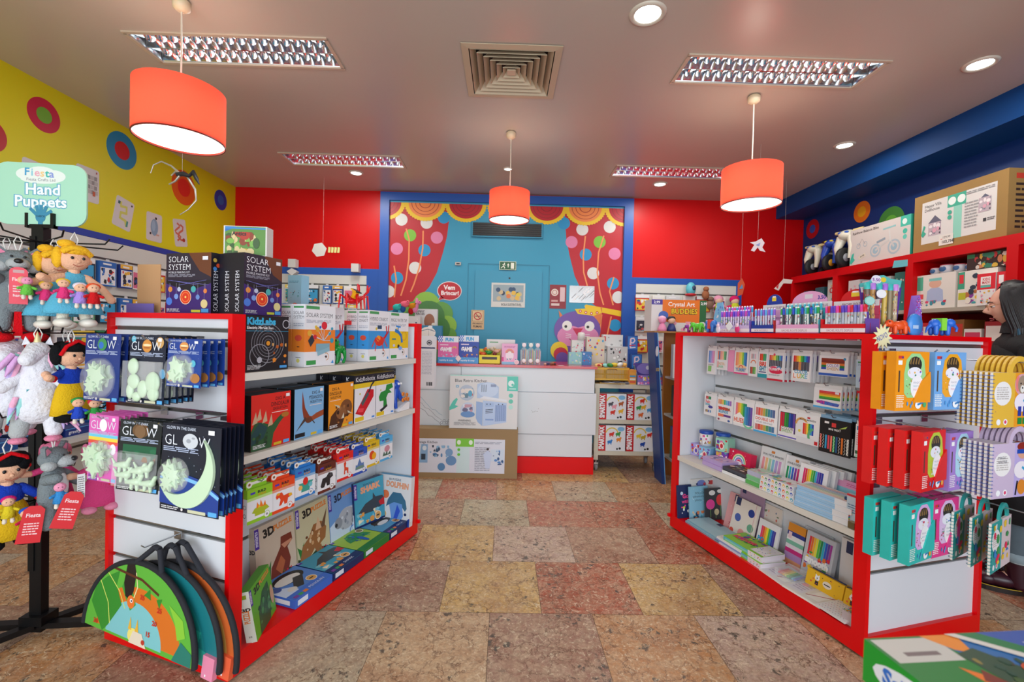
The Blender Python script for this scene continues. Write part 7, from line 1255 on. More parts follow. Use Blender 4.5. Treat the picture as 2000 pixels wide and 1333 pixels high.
def unicorn(x, y, z, rz, lab, sc=1):
    t = ET('unicorn_puppet', x, y, z, rz, lab, 'hand puppet', None, sc); loop(t, .0)
    b = MB(); b.limb((0, 0, -.06), (0, 0, -.26), .045, .075, WFUR, 18); kid(t, b, 'body'); kid(t, MB().limb((0, -.01, -.04), (-.02, -.06, -.07), .04, .026, WFUR, 14), 'head'); kid(t, MB().lathe([(.012, .0), (.008, .02), (.001, .045)], M('#E8D8A0', rough=.3, metal=.3), 10, (0, -.01, -.005)), 'horn')
    R = random.Random(lab); cs = [PL('#D9A8D8', 40, 1), PL('#9CD8D4', 40, 1), PL('#C8B4E8', 40, 1), PL('#EFB0CC', 40, 1)]
    for j, (cx, cz, n, nm) in enumerate(((-.05, -.06, 9, 'mane_tuft'), (.055, -.05, 9, 'mane_tuft'), (-.04, -.22, 8, 'tail_tuft'), (.07, -.25, 8, 'tail_tuft'))):
        m = MB()
        for i in range(n):
            a = R.uniform(-1, 1)*.5+(.5 if cx > 0 else -.5); l = R.uniform(.05, .11); x0, z0 = cx+R.uniform(-.012, .012), cz+R.uniform(-.01, .02); yy = -.03+R.uniform(-.03, .01)
            m.tube([(x0, yy, z0), (x0+l*.4*sin(a), yy-.012, z0-l*.5), (x0+l*sin(a)*.8, yy-.01, z0-l)], [.009, .011, .002], cs[(i+j) % 4], 6)
        kid(t, m, nm)
    for q in (-1, 1): kid(t, MB().limb((q*.05, -.02, -.14), (q*.09, -.05, -.18), .022, .02, WFUR, 10), 'arm'); kid(t, MB().limb((q*.04, -.01, -.28), (q*.05, -.02, -.36), .03, .028, LG if q < 0 else WFUR, 12), 'leg'); kid(t, MB().ell((q*.05, -.03, -.39), (.028, .034, .014), PKM, 12), 'hoof'); kid(t, MB().prism([(q*.02, -.01), (q*.035, .02), (q*.045, -.015)][::q], -.006, .004, WFUR), 'ear')
    kid(t, MB().box(-.02, .012, -.062, -.058, -.2, -.186, '#2A8A94'), 'sewn_label')
def finger(x, y, z, c, hc, lab, sc=1):
    t = ET('finger_puppet', x, y, z, radians(48), lab, 'finger puppet', 'felt finger puppets', sc)
    kid(t, MB().lathe([(.001, -.045), (.018, -.043), (.015, -.02), (.009, -.005)], PL(c), 14), 'body'); kid(t, MB().ell((0, 0, .008), (.016, .014, .015), SKIN if hc != 'pig' else PL('#EE9AB8'), 12), 'head')
    if hc != 'pig': kid(t, MB().ell((0, .005, .014), (.019, .013, .013), PL(hc), 12), 'hair')
    e = MB(); [e.ell((q*.005, -.014, .01), .0015, BLK, 6) for q in (-1, 1)]; kid(t, e, 'eyes')
    for q in (-1, 1): kid(t, MB().limb((q*.01, -.002, -.015), (q*.022, -.008, -.02), .005, .005, PL(c), 8), 'arm'); kid(t, MB().limb((q*.008, -.004, -.043), (q*.009, -.01, -.055), .005, .006, PL('#E4D8C8'), 8), 'leg')
wolf(-2.03, 1.93, 1.72, radians(48), 'grey wolf hand puppet with red shoes and red hang tag, top left', 1.0, True)
wolf(-2.14, 1.99, 1.73, radians(60), 'second grey wolf hand puppet, at the left edge of the picture', .95, False)
doll('blonde', -1.945, 1.995, 1.725, radians(62), 'blonde doll puppet in a turquoise dress, half behind its twin', .98); doll('blonde', -1.79, 1.92, 1.735, radians(58), 'blonde doll puppet in a turquoise dress, the front one with a full smile', .98)
unicorn(-2.06, 1.93, 1.345, radians(50), 'white unicorn puppet with pastel tufts, left one of the pair', 1.0); unicorn(-1.915, 1.90, 1.34, radians(35), 'white unicorn puppet with pastel tufts, right one of the pair', 1.02)
doll('dark', -1.885, 1.985, 1.335, radians(80), 'black-haired doll puppet with a yellow skirt, the rear one right of the unicorns', .92); doll('dark', -1.785, 1.905, 1.335, radians(76), 'black-haired doll puppet with a yellow skirt, the front one right of the unicorns', .94)
doll('dark', -2.015, 1.88, .875, radians(60), 'black-haired doll puppet at the bottom left of the stand', 1.1)
wolf(-1.85, 1.90, .91, radians(105), 'grey wolf hand puppet in profile, low on the stand', .98, False, False)
doll('pink', -1.775, 2.03, .90, radians(50), 'pink doll puppet with pink shoes, behind the low wolf', .9); doll('pink', -1.935, 2.0, .90, radians(30), 'pink doll puppet mostly hidden between the pole and the wolf', .85)
for a in ((-1.925, 1.865, 1.575, '#6CC04A', 'pig', 'pink pig finger puppet in a green shirt, beside the wolf tag', 1.1), (-1.9, 1.915, 1.56, '#DC3A78', '#E8C03A', 'yellow-haired finger puppet in pink on the rear blonde doll', 1.15), (-1.752, 1.835, 1.565, '#DC3A78', '#EEC83A', 'yellow-haired finger puppet in pink on the front blonde doll', 1.15), (-1.7, 1.85, 1.55, '#A98AD8', '#E4D8E4', 'grey-haired finger puppet in a lilac gown', 1.2), (-1.665, 1.87, 1.55, '#C81E22', '#E8542A', 'red fox finger puppet in a scarlet coat, right of the lilac one', 1.2),
          (-1.7, 1.845, 1.09, '#2A4AB8', '#3A9A4A', 'gnome finger puppet with a green cap and blue coat', 1.2), (-1.652, 1.865, 1.085, '#3A9A4A', '#C8303A', 'gnome finger puppet with a red cap and green coat', 1.2), (-1.935, 1.81, 0.7, '#D8C22A', '#D8287A', 'gnome finger puppet with a crimson cap, low on the left doll', 1.2), (-1.88, 1.825, 0.65, '#C8204A', '#2A5AC0', 'gnome finger puppet with a blue cap, right of the crimson capped one', 1.2), (-1.755, 1.83, 0.755, '#3A8AC8', 'pig', 'pink pig finger puppet in blue, hugged by the low wolf', 1.2)): finger(*a)
for i, (x, y, z, rot, lab) in enumerate(((-1.84, 1.81, .65, .15, 'red cardboard hang tag on the low black-haired doll'), (-1.715, 1.835, .70, .3, 'small red hang tag under the low wolf'))):
    m = MB(); m.prism([(-.035, -.1), (.035, -.1), (.03, .03), (.015, .045), (-.015, .045), (-.03, .03)], -.0015, 0, '#D01824'); A = Art(m, (-.035, -.0015, -.1), (1, 0, 0), (0, 0, 1), .07, .145); A.text('Fiesta', .2, .7, .1, '#F0D8D8', .02, maxw=.6); A.small(.2, .2, .6, .35, 5, '#F0C8C8', 3)
    m.build('hang_tag', M4=T(x, y, z, .7) @ Matrix.Rotation(rot, 4, 'Y'), label=lab, cat='tag')
m = MB(); m.prism([(-.018, -.09), (.018, -.09), (.018, .06), (-.018, .06)], -.0015, 0, '#E0E0E0'); Art(m, (-.018, -.0015, -.09), (1, 0, 0), (0, 0, 1), .036, .15).small(.1, .1, .8, .8, 9, '#6A6A6A', 1); m.build('care_tag', M4=T(-1.70, 1.86, .77, .9) @ Matrix.Scale(.65, 4), label='narrow white printed tag hanging beside the pink doll puppet', cat='tag')
# ================================================================ hanging decorations
def dragon():
    t = empty('dragon_skeleton_mobile', T(-2.4, 3.38, 2.52), 'silver and black dragon skeleton mobile hanging in front of the yellow wall', 'mobile'); S = M('#C9C9C4', rough=.3, metal=.6); D = M('#2A2C30', rough=.4)
    m = MB(); m.tube([(-.02, 0, .0), (.03, 0, .005), (.07, 0, -.01)], [.014, .018, .012], D, 10); kid(t, m, 'ribcage'); m = MB(); m.tube([(.07, 0, -.01), (.1, 0, .02), (.13, -.01, -.03), (.15, -.01, -.07)], [.01, .016, .014, .004], D, 10); kid(t, m, 'skull')
    for P in ([(0, 0, .01), (-.06, 0, .06), (-.13, 0, .09), (-.18, -.01, .06), (-.2, -.01, .0)], [(-.0, .02, .01), (-.05, .03, .03), (-.08, .03, .0)], [(.0, 0, -.01), (-.03, 0, -.05), (-.08, .01, -.07)], [(.05, .01, -.01), (.1, .02, -.1), (.11, .02, -.18), (.06, .01, -.25), (.0, .01, -.29)]):
        kid(t, MB().tube(P, [.008-.0012*i for i in range(len(P))], S, 8), 'bone')
    kid(t, MB().tube([(.02, 0, .01), (.02, 0, ZC-2.52)], .0006, M('#D8D8D8'), 5), 'thread')
dragon()
def mob(x, y, z, lab, parts, pn):
    t = empty('paper_mobile', T(x, y, z), lab, 'mobile', None); 
    for p, c, y0 in parts: kid(t, MB().prism(p, y0-.003, y0, c), pn)
    kid(t, MB().tube([(0, 0, .0), (0, 0, ZC-z)], .0006, M('#D8D0C8'), 5), 'thread')
hexp = [(-.04+.085*cos(k*pi/3+.2), .085*sin(k*pi/3+.2)) for k in range(6)]
mob(-2.1, 5.25, 2.32, 'white hexagonal mobile with pale yellow letters on the left red wall', [(hexp, '#D6D2C8', 0)]+[([(.06+.035*i, -.03), (.085+.035*i, -.03), (.09+.035*i, .03), (.065+.035*i, .035)], '#D8DC8A', -.004) for i in range(4)], 'shape')
mob(2.21, 4.0, 2.25, 'white unicorn paper mobile near the right red wall', [([(-.06, -.05), (-.03, 0), (-.07, .02), (-.02, .03), (.03, .06), (.06, .02), (.04, -.02), (.07, -.06), (.02, -.05), (0, -.02), (-.03, -.06)], '#DAD2D4', 0), ([(-.02, .0), (.02, .02), (.01, -.01)], '#8A9AC8', -.004)], 'shape')
mob(2.33, 4.5, 1.94, 'orange and blue ornament hanging on a long thread before the back wall', [([(-.03, -.1), (.02, -.08), (.04, .02), (.01, .08), (-.03, .03)], '#C8502A', 0), ([(-.02, -.03), (.02, -.02), (.01, .02)], '#5A8AB8', -.004)], 'shape')
mob(3.0, 4.9, 2.03, 'white and red paper horse hanging by the cubby unit', [([(-.1, -.06), (-.04, .0), (.0, .05), (.1, .04), (.09, .0), (.0, .0), (-.05, -.08)], '#D8CCC4', 0), ([(-.08, -.04), (-.05, -.01), (-.06, -.06)], '#C8303A', -.004)], 'shape')
# ================================================================ counter goods
CT = 1.1005
def sh(name, cat, lab, x, y, z, w, d, h, c, draw, rz=0, rx=0, grp=None, **s): return pbox(name, w, d, h, c, draw, T(x, y, z, rz, rx), lab, cat, grp, **s)
def d_fun(c, c2):
    def f(A, m):
        A.rect(0, .78, 1, .22, '#E4E8F0'); [A.rect(.0+.045*i, .78+.055*j, .045, .055, '#2A6AD0') for i in range(5) for j in range(4) if (i+j) % 2]; A.text('FUN', .35, .82, .12, '#4AA8E0', .06, maxw=.4); A.rect(0, .36, 1, .42, c); A.text('GAME', .12, .44, .14, '#F4F0F4', .08, maxw=.55); A.rect(.1, .66, .4, .04, '#F0D8E8'); A.ring(.8, .55, .022, .01, '#E8C03A' if c2 else '#1A1A2A', a0=0, a1=pi); A.rect(0, .18, 1, .18, c); A.splat(.05, .2, .9, .14, ['#D0B8D8', '#A8C8E0', '#E8A0B8'] if c2 else ['#C85A3A', '#3A2A3A', '#E8A05A', '#7A3A8A'], 12, 3, .07)
        A.rect(0, 0, 1, .22, '#4AA0DC'); A.text('squishy & cosy', .08, .08, .06, '#E0F0F8', .02, maxw=.8)
    return f
sh('game_counter_display', 'display box', 'pink counter display box reading FUN GAME, left on the counter', -.575, 4.66, CT, .21, .12, .272, '#E070B0', d_fun('#E06AA8', 1)); sh('game_counter_display', 'display box', 'dark blue counter display box reading FUN GAME, right of the pink one', -.365, 4.66, CT, .2, .12, .285, '#2A4AA0', d_fun('#2A48A8', 0))
m = MB(); m.prism([(-.03, 0), (0, -.035), (.03, 0), (0, .035)], -.003, 0, '#F0DCD8'); m.build('diamond_price_card', M4=T(-.47, 4.652, 1.15), label='small white diamond price card between the pink and blue game displays', cat='price card')
t = empty('yellow_counter_tray', T(-.152, 4.655, CT), 'yellow cardboard tray filled with small painted toy animals', 'display tray'); m = MB(); m.box(-.11, .11, 0, .003, 0, .09, '#E6D81E'); m.box(-.11, -.107, 0, .1, 0, .13, '#D0C21E'); m.box(.107, .11, 0, .1, 0, .13, '#D0C21E'); m.box(-.11, .11, .1, .103, 0, .15, '#E6D81E'); m.box(-.11, .11, 0, .1, 0, .004, '#D0C21E'); Art(m, (-.11, 0, 0), (1, 0, 0), (0, 0, 1), .22, .09).rect(.15, .5, .7, .3, '#3A2A2A'); kid(t, m, 'tray')
for i, (x, y, z, c) in enumerate(((-.22, 4.70, 1.2, '#E0582A'), (-.16, 4.69, 1.215, '#2A8A3A'), (-.1, 4.70, 1.2, '#8A3A3A'), (-.2, 4.72, 1.245, '#E87A3A'), (-.13, 4.73, 1.25, '#C8B8A0'), (-.08, 4.70, 1.23, '#D8A08A'))):
    m = MB(); m.ell((0, 0, 0), (.034, .02, .02), M(c, rough=.35), 12); m.ell((-.032, 0, .014), (.015, .013, .012), M(c, rough=.35), 10); m.tube([(.03, 0, 0), (.05, 0, .012)], [.006, .002], M(c, rough=.35), 6)
    m.build('small_rubber_animal', M4=T(x, y, z, .6*i), label='%s rubber animal in the yellow counter tray, %s from the left' % (['orange', 'green', 'dark red', 'pale orange', 'grey beige', 'pinkish'][i], ['first', 'third', 'fifth', 'second', 'fourth', 'sixth'][i]), cat='toy animal')
sh('white_display_back', 'display box', 'plain white box with a green stripe behind the yellow tray', -.04, 4.83, CT, .3, .06, .25, '#DEDEDC', lambda A, m: A.rect(.1, .86, .3, .04, '#4A9A5A'))
sh('pink_card_box', 'display box', 'pink card box with a rainbow drawing, middle of the counter', .053, 4.66, CT, .16, .1, .21, '#E8A8CC', lambda A, m: (A.rect(.0, .0, 1, .12, '#8AC0E0'), A.ell(.5, .42, .26, .22, '#F0E0E8'), [A.ring(.5, .55, .045-.009*i, .008, c, a0=0, a1=pi) for i, c in enumerate(('#E8A05A', '#E85A8A', '#C8A060'))], A.small(.15, .8, .7, .1, 2, '#B85A98', 1), A.splat(.25, .1, .7, .2, ['#1E8A8A', '#2AA09A', '#E8C0D8'], 10, 2, .09), A.rect(-.0, .15, .12, .2, '#D83A8A')))
m = MB(); disc(m, 0, 0, .024, .024, 0, '#F4E8EA'); disc(m, 0, 0, .018, .018, -.003, '#E8C0C8'); m.build('round_price_card', M4=T(.125, 4.65, 1.125), label='round white price card at the foot of the pink card box', cat='price card')
for i, (x, c, lab) in enumerate(((.2, '#C8E0E4', 'cellophane sweet bag with white and turquoise sticks, left of three on the counter'), (.27, '#A8C89A', 'cellophane sweet bag with green pens, middle of three on the counter'), (.34, '#D8B8C8', 'cellophane sweet bag with pink pens, right of three on the counter'))):
    t = empty('gift_bag', T(x, 4.69, CT), lab, 'gift bag'); R = random.Random(i); m = MB(); m.lathe([(.001, 0), (.034, 0), (.038, .08), (.036, .15), (.012, .18), (.03, .225)], CLEAR, 14, sy=.7); kid(t, m, 'cellophane')
    for k in range(7): kid(t, MB().tube([(-.024+.008*k, R.uniform(-.012, .012), .004), (-.03+.01*k, R.uniform(-.012, .012), .14+.02*R.random())], .0038, ['#E8E8E8', '#3AB0B0', '#E05A8A', '#4A9A4A', '#8A5AC8', '#E8C03A', c][k], 7), 'stick')
    kid(t, MB().ell((0, -.02, .2), (.022, .004, .022), ['#F0E0E4', '#E8E8E0', '#F0D8E0'][i], 14), 'round_tag'); kid(t, MB().ell((0, -.026, .04), (.022, .006, .022), '#EDE8E8', 12), 'round_label')
R = random.Random(9)
for i in range(6): m = MB(); m.ell((0, 0, .011), (.016, .012, .011), R.choice(['#2A2A3A', '#7A3A2A', '#3A3A6A', '#C8A08A']), 10); m.build('tiny_trinket', M4=T(.42+.021*i, 4.68+.02*(i % 3), CT, i), label='dark tiny trinket in the small heap right of the sweet bags, %s from the left' % ORD[i], cat='trinket')
m = MB(); m.box(-.03, .03, -.02, .02, 0, .002, '#E0DCD8'); m.build('paper_scrap', M4=T(.58, 4.66, CT, .3), label='small white paper scrap on the counter edge', cat='paper')
# left end of the counter: potato box, tooth game, plush
sh('face_game_box', 'toy box', 'white game box with a brown potato shape, left end of the counter', -.86, 4.95, CT+.32, .24, .08, .24, '#D8D6D2', lambda A, m: (A.ell(.66, .45, .24, .34, '#9A6040'), A.text('FUNNY', .04, .84, .1, '#5A5A5A', .03, maxw=.4), A.text('FACES', .04, .72, .1, '#5A5A5A', .03, maxw=.4), [A.circ(.1+.14*(i % 2), .6-.14*(i//2), .011, '#2A2A2E') for i in range(6)], A.circ(.84, .3, .02, '#E8DCC8')))
sh('carton_stack_base', 'carton', 'plain cardboard carton under the potato game box', -.9, 4.94, CT, .34, .16, .32, KRAFT, lambda A, m: None)
sh('tooth_game_box', 'toy box', 'teal game box with a big white grin, left end of the counter', -.78, 4.76, CT, .24, .1, .38, '#2A7CA0', lambda A, m: (A.ell(.4, .8, .34, .16, '#E8E6DC'), A.line([(.1, .84), (.4, .9), (.7, .84)], .006, '#1E5A78'), A.ell(.5, .96, .1, .04, '#E8F0F4'), A.rect(.35, .1, .6, .5, '#D8642A'), A.rect(.5, .05, .4, .3, '#3A9A4A'), A.rect(0, .3, .3, .3, '#5AA8D8')))
for i, (x, z, c, lab) in enumerate(((-1.14, 1.665, '#3AB8B0', 'turquoise soft toy peeking over the white kit boxes'), (-1.06, 1.70, '#E86A80', 'coral flower-shaped soft toy behind the tap box'), (-.975, 1.68, '#C8821E', 'amber and red soft toy behind the tap box'), (-.935, 1.70, '#E08AB0', 'pink long-necked soft toy behind the tap box'))):
    m = MB(); m.ell((0, 0, 0), (.05 if i != 3 else .02, .03, .035 if i != 3 else .07), PL(c), 14); m.ell((.03, -.01, .02), (.02, .02, .02), PL(c), 10); m.ell((.035, -.03, .028), .005, BLK, 6); m.ell((-.02, 0, -.05), (.03, .025, .04), PL(['#2A6A8A', '#2A5A9A', '#B81E22', c][i]), 12)
    m.build('soft_toy', M4=T(x, 4.82, z), label=lab, cat='soft toy')
sh('book_stack_block', 'box', 'tall white box stack carrying the soft toys behind the left unit', -1.06, 4.78, CT, .34, .1, .475, '#D0CCC8', lambda A, m: A.splat(.05, .6, .9, .35, ['#3A4A6A', '#C85A5A', '#E8E8E8'], 12, 2, .05))
# hanging bundle of white paper bags
t = empty('paper_bag_bundle', T(-.735, 4.40, .875), 'bundle of printed white paper bags hanging behind the left unit', 'paper bags'); m = MB()
for i in range(4): m.box(-.075, .065+.004*i, .004*i, .004*i+.003, -.0+.004*i, .5-.004*i, '#E2E0E4')
A = Art(m, (-.075, 0, 0), (1, 0, 0), (0, 0, 1), .14, .5); A.circ(.6, .87, .026, '#3A3A44'); A.circ(.6, .87, .019, '#E2E0E4'); A.rect(.5, .85, .2, .04, '#3A3A44'); A.rect(.0, .755, 1, .025, '#1E2A5A'); A.small(.1, .25, .7, .45, 16, '#B8B8C4', 1); A.rect(.45, .04, .4, .07, '#4A4A4E'); A.rect(.5, .04, .02, .07, '#E2E0E4'); A.rect(.6, .04, .03, .07, '#E2E0E4'); A.rect(.72, .04, .02, .07, '#E2E0E4'); kid(t, m, 'bags'); kid(t, MB().tube([(0, .005, .49), (0, .005, .56), (0, .205, .56)], .002, STEEL, 6), 'hanging_wire')
# kitchen cartons before the counter
def d_retro(A, m):
    A.text('Blue Retro Kitchen', .07, .885, .055, '#4A4A4C', .01, maxw=.56); A.rect(.84, .73, .16, .27, '#5CC8B4'); A.ell(.9, .87, .045, .06, '#E8F4F0'); A.circ(.92, .85, .012, '#5CC8B4'); A.rect(.87, .76, .1, .02, '#C8ECE4')
    for y, c in ((.64, '#6AC8B0'), (.53, '#6AC8B0'), (.42, '#B8E4D8')): A.circ(.9, y, .022, c)
    A.poly([(.0, .4), (.05, .52), (.1, .58), (.12, .55), (.08, .44), (.13, .42), (.08, .38), (.0, .34)], '#5CC8B4'); A.poly([(.4, .8), (.4, .9-.05), (.45, .87), (.55, .89), (.65, .87), (.72, .8), (.72, .58), (.4, .58)], '#B4C8E4'); A.ell(.56, .74, .15, .14, '#C8D8EE')
    for x in (.47, .5, .53): A.line([(x, .7), (x, .84)], .006, '#5A6A7A')
    A.rect(.6, .8, .08, .05, '#8A9AB8'); A.poly([(.44, .58), (.84, .52), (.84, .56), (.5, .62)], '#E4E8EE'); A.poly([(.39, .52), (.49, .5), (.49, .05), (.42, .12), (.39, .2)], '#9AB4DC'); A.poly([(.49, .54), (.84, .5), (.84, .13), (.5, .05)], '#B8CCEA'); A.rect(.52, .42, .13, .08, '#A8C0E4')
    for y in (.31, .34, .37): A.line([(.53, y-.01), (.64, y+.005)], .006, '#3A4250')
    A.poly([(.67, .46), (.83, .46), (.83, .16), (.67, .14)], '#9AB0D8'); [A.line([(.69+.025*i, .45), (.685+.027*i, .15)], .004, '#6A84B4') for i in range(6)]; A.rect(.53, .16, .12, .03, '#8AA4D4')
    for x in (.55, .6, .72, .78): A.circ(x, .47, .006, '#4A5468')
    A.ell(.25, .68, .115, .15, '#B8C4D4'); A.splat(.16, .58, .18, .18, ['#C85A5A', '#5AA8C8', '#6A8A9A', '#E8E0D8'], 10, 2, .3); A.ell(.27, .36, .105, .14, '#C8D4E8'); A.ell(.27, .27, .105, .06, '#6A94C8'); A.splat(.19, .32, .15, .14, ['#6A6A8A', '#C89AA8', '#E0E8F0'], 8, 3, .3)
    A.rect(.09, .78, .04, .04, '#5AA8D0'); A.rect(.1, .79, .02, .02, '#E2E0DE'); A.text('WARNING', .13, .135, .035, '#7A7A7C', .02, maxw=.2); A.small(.07, .06, .32, .06, 4, '#9A9A9C', 1)
sh('toy_kitchen_box', 'carton', 'white Blue Retro Kitchen carton with mint corner, leaning on the counter', -.193, 4.455, .477, .665, .09, .515, '#DEDCDA', d_retro, l='#A8DCD0', r='#8AD4C4', t='#8AD4C4')
def d_vint(A, m):
    A.rect(.03, .1, .85, .7, '#DADCE6'); A.rect(.42, .64, .17, .17, '#7AC83A'); A.ell(.45, .73, .018, .05, '#E8F4E0'); A.ell(.56, .73, .018, .05, '#E8F4E0'); A.rect(.43, .1, .12, .54, '#CDE4E4'); A.text('Vintage Kitchen', .05, .7, .05, '#5A5A62', .01, maxw=.2); A.poly([(.08, .3), (.1, .68), (.16, .68), (.16, .3)], '#8AB0D4'); A.rect(.1, .36, .04, .12, '#2A3A4A'); A.ell(.13, .6, .02, .05, '#E0E8F0'); A.splat(.18, .42, .18, .24, ['#3A5A7A', '#5A8AB8', '#8AB8D8', '#2A3A4A'], 18, 3, .12)
    A.ell(.36, .52, .035, .08, '#7AA0C8'); A.ell(.38, .35, .05, .1, '#6A94C0'); A.ell(.29, .22, .035, .08, '#5A8AB8'); A.circ(.45, .58, .014, '#6AC83A'); A.circ(.45, .48, .014, '#6AC83A'); A.small(.6, .14, .14, .5, 14, '#9A9CA8', 2); A.small(.6, .7, .25, .05, 2, '#9A9CA8', 1); A.rect(.75, .35, .12, .25, '#D0DCEA'); A.splat(.76, .28, .11, .3, ['#3A5A8A', '#5A8AC8', '#8AB0D8'], 12, 5, .16); A.poly([(.7, .2), (.68, .5), (.72, .58), (.76, .5), (.74, .2)], '#C8D4EC'); A.circ(.72, .6, .012, '#3A2A2A')
sh('toy_kitchen_box', 'carton', 'long brown Vintage Kitchen carton on the floor before the counter', -.37, 4.42, 0, 1.04, .16, .475, M('#9A7E58', rough=.75, noise=.05, nscale=10), d_vint)
# ================================================================ trolley top, crate and the goods stacked around it
TT = .9155
t = empty('yellow_mesh_crate', T(1.135, 4.77, TT+.03), 'yellow plastic mesh crate full of toy food on the trolley', 'crate'); YC = M('#E2B03A', rough=.4); m = MB(); w, d, h = .38, .26, .135
for (a0, a1, b0, b1) in ((-w/2, w/2, 0, .006), (-w/2, w/2, d-.006, d), (-w/2, -w/2+.006, 0, d), (w/2-.006, w/2, 0, d)):
    m.box(a0, a1, b0, b1, 0, .02, YC); m.box(a0, a1, b0, b1, .062, .074, YC); m.box(a0, a1, b0, b1, h-.02, h, YC)
    L = a1-a0 if a1-a0 > .05 else b1-b0; n = 30 if L > .3 else 20
    for i in range(n+1):
        q = (L-.006)*i/n
        if a1-a0 > .05: m.box(a0+q, a0+q+.0055, b0, b1, .02, h-.02, YC)
        else: m.box(a0, a1, b0+q, b0+q+.0055, .02, h-.02, YC)
m.box(-w/2, w/2, 0, d, 0, .004, YC); kid(t, m, 'basket'); kid(t, MB().tube([(-.05, -.004, .115), (-.03, -.01, .122), (.03, -.01, .122), (.05, -.004, .115)], .005, M('#8A5A2A'), 6), 'handle')
R = random.Random(4)
for i, (x, y, z, c, c2, lab) in enumerate(((1.0, 4.82, 1.1, '#E8C078', '#C8302A', 'toy waffle with red topping'), (1.08, 4.84, 1.1, '#8AD0C8', '#F0F0F0', 'mint toy saucer'), (1.12, 4.80, 1.105, '#3A8A3A', '#E8C03A', 'green and yellow toy salad'), (1.17, 4.83, 1.11, '#E8C83A', '#3A7AC0', 'yellow toy pepper'), (1.23, 4.81, 1.115, '#F0F0EC', '#E8A82A', 'white toy fried egg'), (1.28, 4.85, 1.11, '#E8B45A', '#F0F0EC', 'round toy bread slice'), (1.05, 4.9, 1.1, '#D8502A', '#8A2A1A', 'red toy tomato slice'), (1.2, 4.92, 1.1, '#A8C878', '#5A8A3A', 'pale green toy lettuce'))):
    m = MB(); m.ell((0, 0, 0), (.042, .03, .022), M(c, rough=.4), 14); m.ell((0, -.02, .012), (.02, .014, .012), M(c2, rough=.4), 10); m.build('toy_food', M4=T(x, y, z, i, .4), label=lab+' in the yellow crate', cat='toy food', group='toy food in the yellow crate')
m = MB()
for i in range(5):
    b0 = MB(); b0.box(-.13, .13, 0, .2, 0, .004, ['#8A6A3A', '#D8B04A', '#7A7A8A', '#C8C8D0', '#3A2A2A'][i]); A = topf(b0, .26, .2, .004); A.splat(.03, .03, .94, .94, ['#C8A04A', '#3A3A4A', '#E8E0D0', '#7A4A2A', '#8A8AA8'], 20, i, .14)
    b0.build('comic_leaflet', M4=T(1.08+.05*i, 4.705+.006*i, TT+.0045*i, .15*(i-2)), label='glossy leaflet under the crate front, %s from the bottom of the heap' % ORD[i], cat='leaflet', group=None)
t = empty('purple_counter_display', T(1.515, 4.70, TT), 'purple open-fronted display box with pastel toys, right on the trolley', 'display box'); m = MB(); w = .27
m.box(-w/2, w/2, 0, .004, 0, .1, '#8E78C8', f='#8E78C8'); m.box(-w/2, w/2, .12, .124, 0, .22, '#5A48A0'); m.prism([(0, 0), (.12, 0), (.12, .2), (0, .1)], -w/2, -w/2+.004, '#4A6A7A', axis='x'); m.prism([(0, 0), (.12, 0), (.12, .2), (0, .1)], w/2-.004, w/2, '#4A6A7A', axis='x'); A = front(m, w, .1); A.splat(.03, .45, .94, .5, RB[:5]+['#E8A0D0', '#F0E0F0'], 24, 3, .08); A.splat(.03, .03, .94, .35, ['#E870B0', '#B09AE0', '#F0D0E8'], 16, 4, .07); A.rect(.6, .6, .35, .25, '#E0502A')
A = Art(m, (-w/2, .12, .1), (1, 0, 0), (0, 0, 1), w, .12); A.ell(.5, .5, .4, .5, '#8A7AC8'); A.circ(.55, .6, .022, '#D8D8E8'); A.ell(.75, .4, .1, .15, '#E8A0D8'); kid(t, m, 'printed_box')
sh('sticker_pack_box', 'toy box', 'orange and blue striped box squeezed beside the yellow crate', 1.345, 4.735, TT+.0, .075, .12, .15, '#E0963A', lambda A, m: ([A.rect(.1, .1+.2*i, .8, .12, c) for i, c in enumerate(('#D8503A', '#E8E0D8', '#3A9AC8', '#E8A03A'))]))
# right end of the counter
for i, (x, y, z, w, h, c, cs, lab) in enumerate(((.76, 4.86, CT, .14, .13, '#8CC8C8', ['#8AA8E0', '#E8E8F0', '#B8D8A8'], 'pale turquoise paint set box, right end of the counter'), (.88, 4.84, CT, .1, .14, '#3A7AB8', ['#C8202A', '#E8E8F0', '#5AA8E0'], 'blue and red round-looking tin box beside the paint set'),
        (.80, 4.98, CT+.0, .13, .26, '#D8D4CC', ['#E8A0A8', '#8AB8A8', '#C8405A'], 'tall cream box with pink prints, behind the paint set'), (1.0, 5.0, CT+.0, .2, .3, '#D8CCB8', RB, 'box with a row of rainbow crayons, behind the crate'), (1.2, 5.04, CT+.0, .22, .33, '#D6D6D4', ['#9A9A9A', '#E8E8E8', '#6A6A6A'], 'white and grey game box with a red corner mark'), (1.24, 4.98, CT+.0, .22, .2, '#C8C8C8', ['#1E1E22', '#F0F0F0', '#C8303A'], 'grey game box with two cartoonish eye pairs'))):
    sh('boxed_game', 'toy box', lab, x, y, z if x < .95 else TT+.0, w, .09, h if x < .95 else h+CT-TT, c, lambda A, m: (A.splat(.06, .55 if x > .95 else .08, .88, .4 if x > .95 else .84, cs, 18, i, .1), A.rect(.02, .86, .12, .1, '#C8202A') if i == 4 else None))
for i, (x, z, lab) in enumerate(((.84, 1.37, 'small white squeeze bottle with black print on top of the cream box'), (.86, 1.37, 'x'))):
    if i == 0: MB().lathe([(.001, 0), (.04, 0), (.04, .07), (.03, .085), (.001, .087)], '#D8D6CE', 16).build('white_jar', M4=T(x, 5.0, 1.361), label='small white jar with a lid on top of the cream box', cat='jar')
